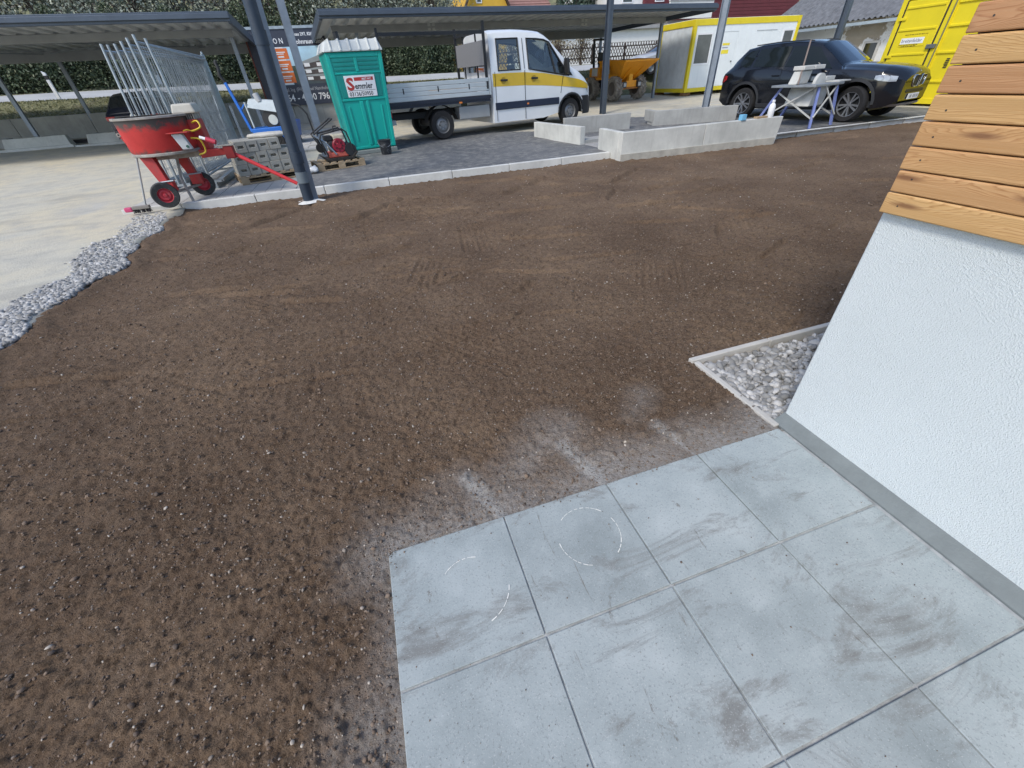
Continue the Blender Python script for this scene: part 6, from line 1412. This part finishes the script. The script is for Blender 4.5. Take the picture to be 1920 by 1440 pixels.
# ---------------------------------------------------------------- yellow storage container
def store():
    t = thing('storage_container', 'bright yellow steel storage container with ribbed sides behind the car nose', 'container', (16.4, 11.95, 0.13), R(-90))   # local x runs towards the camera, face at local y=0 looks to -x world
    YC = mat('yellow container steel', (0.72, 0.58, 0.015), 0.45, 0, 0.07, 1.5, dirt=(0.45, 0.33, 0.04), dirt_amt=0.06); DKG = mat('dark rubber seal', (0.04, 0.03, 0.02), 0.8)
    L, D, H_ = 6.0, 2.4, 2.6
    MB().box(0.03, L-0.03, 0.05, D, 0.12, H_-0.03).build('core', YC, t)
    for x in (0, L-0.14): MB().box(x, x+0.14, 0, 0.14, 0, H_).build('corner_post', YC, t, bevel=0.01)
    MB().box(0.141, L-0.141, 0.01, 0.13, 0.0, 0.14).build('bottom_rail', YC, t, bevel=0.008); MB().box(0.141, L-0.141, 0.01, 0.13, H_-0.12, H_).build('top_rail', YC, t, bevel=0.008)
    # door leaf with pressed ribs
    dl = MB().box(0.19, 1.30, -0.010, 0.049, 0.17, H_-0.15).build('door_leaf', YC, t, bevel=0.015)
    for x0, x1 in ((0.145, 0.185), (1.305, 1.345)): MB().box(x0, x1, 0.0, 0.0495, 0.16, H_-0.13).build('door_seal', DKG, t)
    zz = [0.55, 1.22, 1.80, 2.30]
    for z in zz:
        MB().prism([(-0.012, z-0.045), (-0.035, z-0.025), (-0.035, z+0.015), (-0.012, z+0.03)], 'yz', 0.24, 1.25).build('pressed_rib', YC, dl)
        MB().prism([(0.049, z-0.045), (0.012, z-0.025), (0.012, z+0.015), (0.049, z+0.03)], 'yz', 1.55, L-0.15).build('pressed_rib', YC, t)
    for z in (1.14, 2.02): MB().box(0.12, 0.32, -0.045, -0.012, z, z+0.07).build('hinge', YC, dl, bevel=0.008)
    MB().box(1.35, 1.52, -0.005, 0.049, 0.16, H_-0.13).build('door_post', YC, t, bevel=0.01)
    MB().cyl((1.50, -0.03, 0.2), (1.50, -0.03, H_-0.15), 0.016, n=8).build('lock_rod', mat('dull rod', (0.20, 0.19, 0.12), 0.6, 0.4), t)
    MB().box(1.22, 1.46, -0.07, -0.012, 1.32, 1.42).build('lock_case', mat('grey lock case', (0.16, 0.17, 0.17), 0.5, 0.4), dl, bevel=0.01)
    s = MB().box(0.40, 1.12, -0.020, -0.0105, 1.40, 1.66).build('sign', YC, dl)
    MB().box(0.42, 1.06, -0.0235, -0.0205, 1.46, 1.60).build('sign_plate', WHITE, dl)
    text('breitenfelder', 0.12, mat('letter blue black', (0.03, 0.03, 0.06), 0.6), dl, face_matrix((0.45, -0.0245, 1.495), (1, 0, 0), (0, 0, 1)), width=0.56)
    q = MB()
    for z, a, c_ in ((1.665, 0.48, 1.10), (1.43, 0.40, 0.95), (1.40, 0.48, 0.85)):
        x = a
        while x < c_:
            w = random.uniform(0.02, 0.07); q.box(x, x+w, -0.0235, -0.0205, z, z+0.018); x += w+0.018
    q.build('small_print', mat('olive print', (0.18, 0.13, 0.01), 0.6), dl)
    q = MB()
    for k in range(6): q.box(1.85+0.02*random.random(), 1.95, 0.040, 0.0485, 0.85+0.04*k, 0.875+0.04*k)
    q.build('stencil_marks', DKG, t)
store()

# ---------------------------------------------------------------- dark hatchback behind the fence panels and a silver car on the road
def hatchback(label, loc, rz, paint, badge=True):
    t = thing('car', label, 'car', loc, rz)
    st = [(-0.78, -0.72, 0.92, 0.66), (-0.72, -0.62, 1.06, 0.64), (-0.50, -0.30, 1.36, 0.58), (0.0, 0.0, 1.44, 0.56), (0.8, 0.8, 1.46, 0.57), (1.4, 1.25, 1.43, 0.57), (1.9, 1.7, 1.22, 0.62), (2.2, 2.05, 0.98, 0.70), (2.5, 2.5, 0.93, 0.68), (3.0, 3.0, 0.86, 0.62), (3.3, 3.3, 0.72, 0.50)]
    S = np.array(st); WB, wz, ar = 2.58, 0.31, 0.37
    xs = sorted(set([s[0] for s in st]+[xw+d for xw in (0, WB) for d in (-0.37, -0.36, -0.3, -0.18, 0, 0.18, 0.3, 0.36, 0.37)]))
    wid = [(-0.78, 0.76), (-0.6, 0.85), (0, 0.88), (2.4, 0.88), (2.9, 0.84), (3.2, 0.70), (3.3, 0.55)]
    belt = [(-0.78, 0.86), (-0.7, 0.95), (-0.3, 1.0), (1.0, 0.96), (2.2, 0.92), (2.6, 0.86), (3.0, 0.78), (3.3, 0.64)]
    H = []
    for x in xs:
        xu, zu, wu = [float(np.interp(x, S[:, 0], S[:, k])) for k in (1, 2, 3)]; w = interp(x, wid); zb = interp(x, belt); b0 = max(0.24, archz(x, [(0, wz), (WB, wz)], ar))
        H.append([(x, w*0.97, min(b0, zb-0.06)), (x, w, min(max(b0+0.01, 0.5), zb-0.05)), (x, w*0.99, zb-0.03), (x, w*0.95, zb), (xu, wu, zu), (xu, wu*0.5, zu+0.03), (xu, 0, zu+0.035)])
    ix = lambda a: min(range(len(xs)), key=lambda i: abs(xs[i]-a))
    r0, r1, w0, w1 = ix(-0.72), ix(-0.50), ix(1.4), ix(2.2); b = MB()
    sk = set((i, j) for i in list(range(r0, r1))+list(range(w0, w1)) for j in (4, 5)) | set((i, 3) for i in range(ix(-0.3), ix(1.9)) if xs[i] > -0.35)
    for sg in (1, -1): b.grid([[(p[0], p[1]*sg, p[2]) for p in r] for r in H], sk)
    for row in (H[0], H[-1]):
        for k in range(len(row)-1):
            p, q = row[k], row[k+1]; b.quad((p[0], -p[1], p[2]), (p[0], p[1], p[2]), (q[0], q[1], q[2]), (q[0], -q[1], q[2]))
    b.build('body', paint, t, smooth=38)
    for nm, a, c_ in (('rear_window', r0, r1), ('windscreen', w0, w1)):
        g = MB()
        for sg in (1, -1): g.grid([[(p[0], p[1]*sg, p[2]) for p in H[i][4:7]] for i in range(a, c_+1)])
        g.build(nm, DGLASS, t, smooth=40)
    ii = [i for i in range(ix(-0.3), ix(1.9)) if xs[i] > -0.35]
    for sg in (1, -1):
        MB().grid([[(p[0], p[1]*sg, p[2]) for p in H[i][3:5]] for i in range(ii[0], ii[-1]+2)]).build('side_window', DGLASS, t, smooth=40)
        MB().box(-0.80, -0.70, sg*0.66-0.13, sg*0.66+0.13, 0.74, 0.86).build('tail_light', REDLAMP, t, bevel=0.02)
        MB().box(3.08, 3.24, sg*0.60-0.10, sg*0.60+0.10, 0.62, 0.72).build('headlight', LAMP, t, bevel=0.03)
        wheel(t, 0, sg*0.77, wz, wz, 0.2, sg, GALV, 'steel'); wheel(t, WB, sg*0.77, wz, wz, 0.2, sg, GALV, 'steel')
    MB().box(-0.83, -0.74, -0.72, 0.72, 0.28, 0.52).build('rear_bumper', paint, t, bevel=0.04)
    if badge:
        bg = MB().lathe([(0.055, -0.004), (0.085, -0.004), (0.085, 0.004), (0.055, 0.004)], 20, axis='x', o=(-0.785, 0, 0.82)).build('badge', mat('badge chrome', (0.6, 0.62, 0.66), 0.2, 0.8), t)
        MB().lathe([(0.001, -0.003), (0.06, -0.003)], 20, axis='x', o=(-0.783, 0, 0.82)).build('badge_field', mat('badge blue', (0.10, 0.16, 0.35), 0.4), bg)
        for z_, nm in ((0.835, 'V'), (0.785, 'W')):
            text(nm, 0.06, mat('badge chrome', (0.6, 0.62, 0.66)), bg, face_matrix((-0.790, 0.022, z_), (0, -1, 0), (0, 0, 1)), bold=0.002, width=0.05 if nm == 'V' else 0.075)
    return t
NAVY = mat('dark navy paint', (0.012, 0.016, 0.035), 0.25, 0.2, 0.05, 1, coat=1.0); SILV = mat('pale silver paint', (0.55, 0.58, 0.60), 0.3, 0.3, 0.05, 1, coat=0.6)
hatchback('dark navy hatchback partly hidden behind the fence panels', (-6.95, 19.75, gzf(-7, 19.7)-0.03), R(88), NAVY)
hatchback('pale silver car seen between the dumper and the office container', (18.75, 25.3, 1.10), R(181), SILV, False)

# ---------------------------------------------------------------- advertising banner above the wall
def banner():
    t = thing('banner', 'large site banner with a housing picture and orange price boxes', 'banner', (-3.40, 23.05, 0.98), R(1))
    W_, H_ = 2.95, 2.50
    NV = mat('banner navy', (0.035, 0.042, 0.065), 0.5, 0, 0.08, 1); OR = mat('banner orange', (0.72, 0.17, 0.035), 0.55, 0, 0.05); WT = mat('banner white', (0.78, 0.79, 0.80), 0.6, 0, 0.04)
    MB().box(0, W_, 0.0, 0.03, 0, H_).build('panel', NV, t)
    for x in (0.15, W_/2, W_-0.2): MB().box(x, x+0.09, 0.032, 0.10, -0.1, H_).build('stake', PWOOD, t)
    MB().box(-0.02, W_+0.02, -0.03, 0.06, H_+0.002, H_+0.09).build('top_rail', GALV, t)
    MB().box(-0.06, -0.005, -0.02, 0.05, -0.7, H_).build('side_post', mat('red brown post', (0.16, 0.05, 0.04), 0.7), t)
    F_ = lambda x, z: face_matrix((x, -0.006, z), (1, 0, 0), (0, 0, 1))
    def flat(x0, x1, z0, z1, m, nm, y=-0.003): return MB().box(x0, x1, y, y+0.002, z0, z1).build(nm, m, t)
    text('I O N', 0.24, WT, t, F_(0.83, 2.06), bold=0.003, width=0.46)
    text('grossau 297, 8261 Sinab', 0.14, WT, t, F_(1.58, 2.28), bold=0.003, width=1.30)
    text(',Wohnraum Sinab', 0.20, WT, t, F_(1.55, 2.03), bold=0.005, width=1.38)
    # printed picture: sky, pale block of flats with balconies, dark foreground
    flat(0.80, W_, 0.72, 1.95, mat('printed sky', (0.42, 0.62, 0.74), 0.6, 0, 0.25, 1.5), 'picture_sky', -0.0025)
    flat(1.25, W_, 0.72, 0.98, mat('printed dark yard', (0.06, 0.08, 0.09), 0.6, 0, 0.3, 2), 'picture_ground', -0.0045)
    fac = MB().add([(1.62, -0.0055, 0.84), (W_, -0.0055, 0.80), (W_, -0.0055, 1.76), (1.62, -0.0055, 1.42)], [(0, 1, 2, 3)]).build('picture_building', mat('printed facade', (0.30, 0.33, 0.34), 0.6, 0, 0.2, 3), t)
    for k, (a, c_) in enumerate(((0.83, 0.98), (1.03, 1.16), (1.21, 1.36))):
        MB().add([(1.78, -0.0065, a), (W_-0.3, -0.0065, a-0.05+0.06*k), (W_-0.3, -0.0065, c_-0.03+0.08*k), (1.78, -0.0065, c_)], [(0, 1, 2, 3)]).build('picture_storey', mat('printed dark storey', (0.07, 0.06, 0.06), 0.6, 0, 0.4, 5), fac)
        for x in (1.85, 2.35): MB().box(x, x+0.22, -0.0085, -0.0075, a+0.02+0.03*k, a+0.12+0.04*k).build('picture_window', WT, fac)
    flat(1.36, 1.62, 0.84, 1.34, mat('printed trees', (0.05, 0.08, 0.06), 0.6, 0, 0.4, 6), 'picture_trees', -0.005)
    flat(0.80, 1.22, 0.74, 1.95, WT, 'price_field', -0.0042)
    for k in range(3):
        z = 0.79+k*0.39; bx = MB().box(0.84, 1.36, -0.0085, -0.0065, z, z+0.34).build('price_box', OR, t)
        MB().box(0.90, 1.26, -0.0105, -0.0095, z+0.20, z+0.235).box(0.90, 1.20, -0.0105, -0.0095, z+0.15, z+0.175).box(0.96, 1.18, -0.0105, -0.0095, z+0.05, z+0.10).build('price_lines', WT, bx)
    text('Dipl. Ing. (FH) Michael Nannhofer', 0.17, mat('banner grey', (0.42, 0.43, 0.45), 0.6), t, F_(0.74, 0.50), width=1.85)
    text('0664 - 4100 796', 0.34, WT, t, F_(0.50, 0.16), bold=0.003, width=2.02)
    flat(W_-0.34, W_-0.24, 0.10, 0.62, OR, 'orange_bar')
banner()

# ---------------------------------------------------------------- delineator post
o = thing('road_marker_post', 'white roadside marker post with a black band by the dark hedge', 'marker post', (-12.0, 26.3, 1.78))
MB().prism([(-0.06, 0), (0.06, 0), (0.06, 0.88), (-0.06, 0.95)], 'xz', -0.04, 0.04).build('post', WHITE, o, bevel=0.01); MB().box(-0.062, 0.062, -0.042, 0.042, 0.66, 0.80).build('band', BLACK, o)

# ---------------------------------------------------------------- lattice fence by the road
fs = thing('lattice_fence', 'dark brown diagonal lattice fence beyond the road', 'fence', (8.5, 30.6, 1.85))
FB = mat('dark fence wood', (0.055, 0.040, 0.032), 0.8)
for z in (0.25, 0.75): MB().box(0, 17, 0.03, 0.06, z, z+0.06).build('rail', FB, fs)
for x in np.arange(0, 17.1, 2.4): MB().box(x, x+0.1, 0.062, 0.16, -0.2, 0.95).build('post', FB, fs)
s0 = [None, None]
for i in range(85):
    for k in (0, 1):
        if s0[k] is None: s0[k] = MB().bar((0, 0, 0), (0.55 if k == 0 else -0.55, 0, 0.98), 0.022, 0.05, up=(0, 1, 0)).build('slat', FB, fs); o = s0[k]
        else: o = place('slat', s0[k].data, None, fs)
        o.location = (0.3+i*0.2, -0.012 if k == 0 else 0.016, 0.02)

# ---------------------------------------------------------------- houses behind
def window_part(parent, x0, x1, y, z0, z1, m=None):
    w = MB().box(x0, x1, y-0.06, y-0.005, z0, z1).build('window', WHITE, parent); MB().box(x0+0.08, x1-0.08, y-0.07, y-0.062, z0+0.08, z1-0.08).build('pane', DGLASS, w)
YW = mat('ochre render', (0.66, 0.40, 0.05), 0.85, 0, 0.06); TILE_R = mat('faded red roof tiles', (0.30, 0.17, 0.15), 0.85, 0, 0.15, 3)
t = thing('yellow_house', 'yellow house with a faded red roof above the carport', 'house', (10.7, 46, 1.6))
MB().prism([(0.2, 0), (4.6, 0), (4.6, 4.4), (2.4, 8.2), (0.2, 4.4)], 'xz', 0, 8).build('gable_wall', YW, t)
for p0, p1 in (((-0.2, 3.6), (2.4, 8.35)), ((2.4, 8.35), (5.0, 3.6))): MB().bar((p0[0], -0.3, p0[1]), (p1[0], -0.3, p1[1]), 0.16, 0.3, up=(0, 1, 0)).build('verge_board', mat('dark brown verge', (0.06, 0.035, 0.025), 0.8), t)
MB().box(4.4, 8.6, 1.5, 7, 0, 4.55).build('wing_wall', mat('brown render', (0.20, 0.13, 0.09), 0.9), t)
b = MB().hexa([(2.6, 0.8, 4.6), (8.9, 0.8, 4.6), (8.9, 4.4, 6.6), (2.6, 4.4, 6.6)], [(2.6, 0.8, 4.75), (8.9, 0.8, 4.75), (8.9, 4.4, 6.8), (2.6, 4.4, 6.8)]); rf = b.build('roof', TILE_R, t)
for i in range(9):
    z = 4.62+i*0.22; y = 0.8+i*0.4; MB().box(2.6, 8.9, y-0.03, y+0.4, z+0.15, z+0.19).build('tile_course', TILE_R, rf).rotation_euler = (0, 0, 0)
window_part(t, 1.5, 2.0, 0.0, 5.0, 6.0)
MB().box(0.4, 4.4, 7.8, 8.0, 0, 0.1).build('plinth', CONCD, t)
BUR = mat('burgundy boarding', (0.12, 0.022, 0.028), 0.7, 0, 0.12, 2); WR = mat('white house render', (0.72, 0.72, 0.70), 0.85, 0, 0.05)
t = thing('burgundy_house', 'white house with burgundy boarded upper storeys', 'house', (23.0, 40.5, 0.6))
MB().box(0, 19.5, 0.6, 12, 0, 3.75).build('ground_storey', WR, t)
MB().box(-0.2, 2.6, 0.59, 12, 3.76, 9.5).build('white_bay', WR, t)
MB().box(2.62, 19.2, 0.3, 11.8, 3.9, 9.0).build('upper_wall', BUR, t)
MB().box(2.62, 19.6, -0.9, 0.29, 3.62, 3.88).build('soffit', mat('grey soffit', (0.22, 0.20, 0.19), 0.9), t)
for z in np.arange(3.95, 8.0, 0.24): MB().box(9.2, 19.3, 0.262, 0.298, z, z+0.215).build('board', BUR, t)
bl = MB().box(4.2, 8.6, -1.1, -0.98, 3.95, 5.05).build('balcony', WR, t)
for x in (4.2, 8.5): MB().box(x, x+0.1, -1.0, -0.9, 5.051, 8).build('balcony_post', WR, bl)
MB().box(4.2, 8.6, -1.16, -0.9, 5.052, 5.12).build('balcony_rail', mat('grey rail', (0.3, 0.31, 0.32), 0.5), bl)
for x in (3.6, 6.0): window_part(t, x, x+0.9, 0.29, 5.2, 6.6)
window_part(t, 0.6, 1.6, 0.58, 5.2, 6.5); window_part(t, 5.6, 7.0, 0.59, 1.2, 2.4)
MB().hexa([(-0.8, -1.2, 9.0), (20.2, -1.2, 9.0), (20.2, 6.5, 11.5), (-0.8, 6.5, 11.5)], [(-0.8, -1.2, 9.3), (20.2, -1.2, 9.3), (20.2, 6.5, 11.8), (-0.8, 6.5, 11.8)]).build('roof', TILE_R, t)
t = thing('white_shed', 'long white rendered wall seen behind the lattice fence', 'building', (13.5, 36.0, 1.6))
MB().box(0, 12, 0, 6, 0, 2.2).build('wall', WR, t); MB().box(-0.3, 12.3, -0.3, 6.3, 2.201, 2.4).build('roof', mat('grey flat roof', (0.3, 0.3, 0.3), 0.8), t)
# old barn
m, nt, b_ = nodes_of('crumbling render'); v = coords(nt); n1 = noise(nt, v, 0.7, 7, 0.68)
c = ramp(nt, n1, [(0.40, (0.58, 0.58, 0.56)), (0.50, (0.62, 0.62, 0.60)), (0.54, (0.27, 0.235, 0.18)), (0.75, (0.33, 0.30, 0.24))]); nt.links.new(c, b_.inputs['Base Color']); b_.inputs['Roughness'].default_value = 0.95; bumpn(nt, b_, n1, 0.8, 0.1)
BARN = m
t = thing('old_barn', 'old barn with crumbling white render and a corrugated grey roof', 'barn', (23.6, 13.5, 0.25))
MB().box(0, 9, 0, 10.5, -0.2, 2.42).build('wall', BARN, t)
RC = mat('corrugated fibre cement', (0.13, 0.135, 0.145), 0.85, 0, 0.3, 5, bump=0.3)
G0, G1, G2 = [], [], []
n = 220
for i in range(n+1):
    y = -0.4+11.3*i/n; w = 0.035*math.sin(i*math.pi/2.5); G0.append((-0.55, y, 2.40+w)); G1.append((4.5, y, 5.2+w)); G2.append((9.5, y, 2.4+w))
MB().grid([G0, G1, G2]).build('roof', RC, t, smooth=50, fixn=False)
MB().add([(0, 0.0, 2.421), (9, 0.0, 2.421), (4.5, 0.0, 5.0)], [(0, 1, 2)]).build('gable', BARN, t); MB().add([(0, 10.5, 2.421), (9, 10.5, 2.421), (4.5, 10.5, 5.0)], [(0, 1, 2)]).build('gable', BARN, t)
MB().box(-0.62, -0.50, -0.4, 10.9, 2.20, 2.31).build('gutter', mat('pale blue gutter', (0.36, 0.42, 0.46), 0.5, 0.3), t)
for y in (2.2, 4.0, 6.2):
    w = MB().box(-0.05, -0.003, y, y+0.75, 0.75, 1.6).build('window', mat('window reveal', (0.42, 0.41, 0.38), 0.8), t); MB().box(-0.06, -0.052, y+0.1, y+0.65, 0.83, 1.52).build('pane', DGLASS, w)

# ---------------------------------------------------------------- vegetation
HEDGE = leaf_material('dark laurel leaf', [(0.0, (0.030, 0.046, 0.026)), (0.5, (0.062, 0.090, 0.046)), (0.85, (0.095, 0.125, 0.062)), (1.0, (0.15, 0.16, 0.09))])
SAGE = leaf_material('silvery sage leaf', [(0.0, (0.17, 0.195, 0.145)), (0.5, (0.27, 0.30, 0.23)), (1.0, (0.42, 0.44, 0.37))])
CONI = leaf_material('conifer leaf', [(0.0, (0.015, 0.03, 0.02)), (0.6, (0.05, 0.085, 0.055)), (1.0, (0.11, 0.14, 0.10))])
BARK = mat('grey brown bark', (0.10, 0.08, 0.065), 0.9, 0, 0.25, 6, bump=0.5)
DRY = leaf_material('dry winter leaf', [(0.0, (0.10, 0.07, 0.04)), (0.5, (0.22, 0.18, 0.10)), (1.0, (0.34, 0.30, 0.18))])
def hedge(label, x0, x1, y0, y1, z0, z1, n, lm, size=(0.10, 0.24), grp=None):
    t = thing('hedge', label, 'hedge', ((x0+x1)/2, (y0+y1)/2, z0), 0, grp); n = int(n*1.8); size = (0.07, 0.16)
    cx, cy = (x0+x1)/2, (y0+y1)/2
    x = RNG.uniform(x0, x1, n); u = RNG.random(n); top = z1-z0
    h = RNG.random(n)**0.8; bulge = 0.25*np.sin(x*1.7)+0.18*np.sin(x*4.1+1)
    y = y0+(y1-y0)*(0.12*RNG.random(n)*3*u) - bulge*np.sin(h*3.1)*0.8 + 0.15*RNG.normal(size=n) + 0.5*(h**3)
    z = h*(top+0.3*np.sin(x*2.3)+0.2*np.sin(x*5.3)) 
    P = np.stack([x-cx, y-cy, z], -1)
    leaves('foliage', P, RNG.uniform(size[0], size[1], n), lm, parent=t)
    b = MB()
    for k in range(int((x1-x0)/1.6)):
        xx = x0+0.8+k*1.6-cx; b.cyl((xx, 0.3, -0.2), (xx+0.2, 0.3, top*0.6), 0.06, 0.03, n=6)
    b.build('stems', BARK, t)
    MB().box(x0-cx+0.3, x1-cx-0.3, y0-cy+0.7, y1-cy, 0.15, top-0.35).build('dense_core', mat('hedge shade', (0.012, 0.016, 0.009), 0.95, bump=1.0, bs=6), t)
    return t
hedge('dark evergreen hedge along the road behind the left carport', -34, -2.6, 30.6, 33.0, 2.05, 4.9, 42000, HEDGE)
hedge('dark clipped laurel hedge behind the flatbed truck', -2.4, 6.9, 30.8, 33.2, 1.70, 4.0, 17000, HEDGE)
def tree(label, x, y, z, h, rx, lm, n, trunk_h, size=(0.12, 0.30), shape='round', name='tree', group=None):
    t = thing(name, label, 'tree', (x, y, z), random.uniform(0, 6), group)
    b = MB().cyl((0, 0, -0.3), (0.1, 0.05, trunk_h), 0.05*h**0.6*0.5+0.06, 0.09, n=8)
    cl = []
    for k in range(16):
        a = random.uniform(0, 6.28); f = random.random(); rr_ = rx*(0.95-0.5*f)*random.uniform(0.45, 1.0)
        c_ = (rr_*math.cos(a), rr_*math.sin(a), trunk_h*0.6+(h-trunk_h*0.6)*f*0.93); cl.append(c_); b.cyl((0.05, 0.02, trunk_h*0.5+0.35*f*(h-trunk_h)), c_, 0.05, 0.015, n=5)
    b.build('trunk', BARK, t, smooth=50)
    cl = np.array(cl); idx = RNG.integers(0, len(cl), n); sg = rx*0.36
    P = cl[idx]+RNG.normal(size=(n, 3))*np.array([sg, sg, sg*0.9])
    if shape == 'cone':
        f = RNG.random(n)**0.7; a = RNG.random(n)*6.28; rad = rx*(1-f)*(0.55+0.45*RNG.random(n)**0.5)+0.1; P = np.stack([rad*np.cos(a), rad*np.sin(a), trunk_h*0.4+f*(h-trunk_h*0.4)], -1)
    P = P[P[:, 2] > 0.2]
    leaves('crown', P, RNG.uniform(size[0], size[1], len(P)), lm, parent=t)
    return t
lab = ['silvery bush rising above the left carport, at the hedge end', 'pale sage green bush above the left carport roof', 'silvery leafed bush above the fence panel stack']
xs_ = np.arange(-24, 6.1, 2.3)
for i, x in enumerate(xs_):
    tree('silvery sage bush growing above the dark hedge behind the carports' if (i % 3 or not i % 2) else 'dark green bush growing among the silvery bushes above the hedge', x+random.uniform(-0.4, 0.4), 34.5+random.uniform(-0.6, 0.8), 2.0, random.uniform(6.4, 8.0), 2.0, SAGE if i % 3 else HEDGE if i % 2 else SAGE, 9000, 2.2, (0.07, 0.20), name='bush_tree', group='silvery bushes above the hedge' if (i % 3 or not i % 2) else 'dark bushes above the hedge')
for i, x in enumerate((7.6, 9.5)):
    tree(['thin dry bush beside the yellow house', 'brown winter bush beyond the lattice fence'][i], x, 33.0+i, 1.9, 2.6, 1.0, DRY, 1800, 0.8, (0.06, 0.16))
for i, (x, y) in enumerate(((20.5, 44), (23.0, 45.5), (25.6, 44.5))):
    tree('dark green conifer between the yellow and the burgundy house', x, y, 1.6, 10+i*0.6, 2.6, CONI, 6500, 1.2, (0.16, 0.38), 'cone', 'conifer', 'conifers between the houses')
for i, (x, y, h) in enumerate(((10.5, 31.6, 1.4), (12.0, 31.9, 1.7), (13.8, 31.6, 1.2), (15.5, 31.8, 1.5))):
    tree('straw coloured winter shrub behind the lattice fence', x, y, 1.85, h+0.6, 0.8, DRY, 1500, 0.4, (0.05, 0.14), name='shrub', group='shrubs behind the lattice fence')
for i, x in enumerate(np.arange(-48, 9, 4.2)):
    tree('tall bare brown tree on the slope behind the hedge', x+random.uniform(-1, 1), 46+random.uniform(-2, 4), 1.7, random.uniform(11, 14), 3.0, leaf_material('bare twig', [(0.0, (0.05, 0.04, 0.035)), (1.0, (0.17, 0.145, 0.12))]) if i == 0 else bpy.data.materials['bare twig'], 3500, 4.0, (0.10, 0.5), name='bare_tree', group='bare trees on the slope')
# grass tufts on the bank
n = 26000
x = RNG.uniform(-24, 14, n); y = WALL_Y+0.15+RNG.random(n)*3.3
P = np.stack([x, y, bank_z(x, y)+0.03], -1)
G_ = leaf_material('winter grass', [(0.0, (0.07, 0.085, 0.03)), (0.5, (0.17, 0.175, 0.07)), (1.0, (0.33, 0.30, 0.16))])
tag(leaves('bank_grass', P, RNG.uniform(0.05, 0.13, n), G_, 0.25, kind='stuff'), 'tufty winter grass covering the bank above the retaining wall', 'grass')
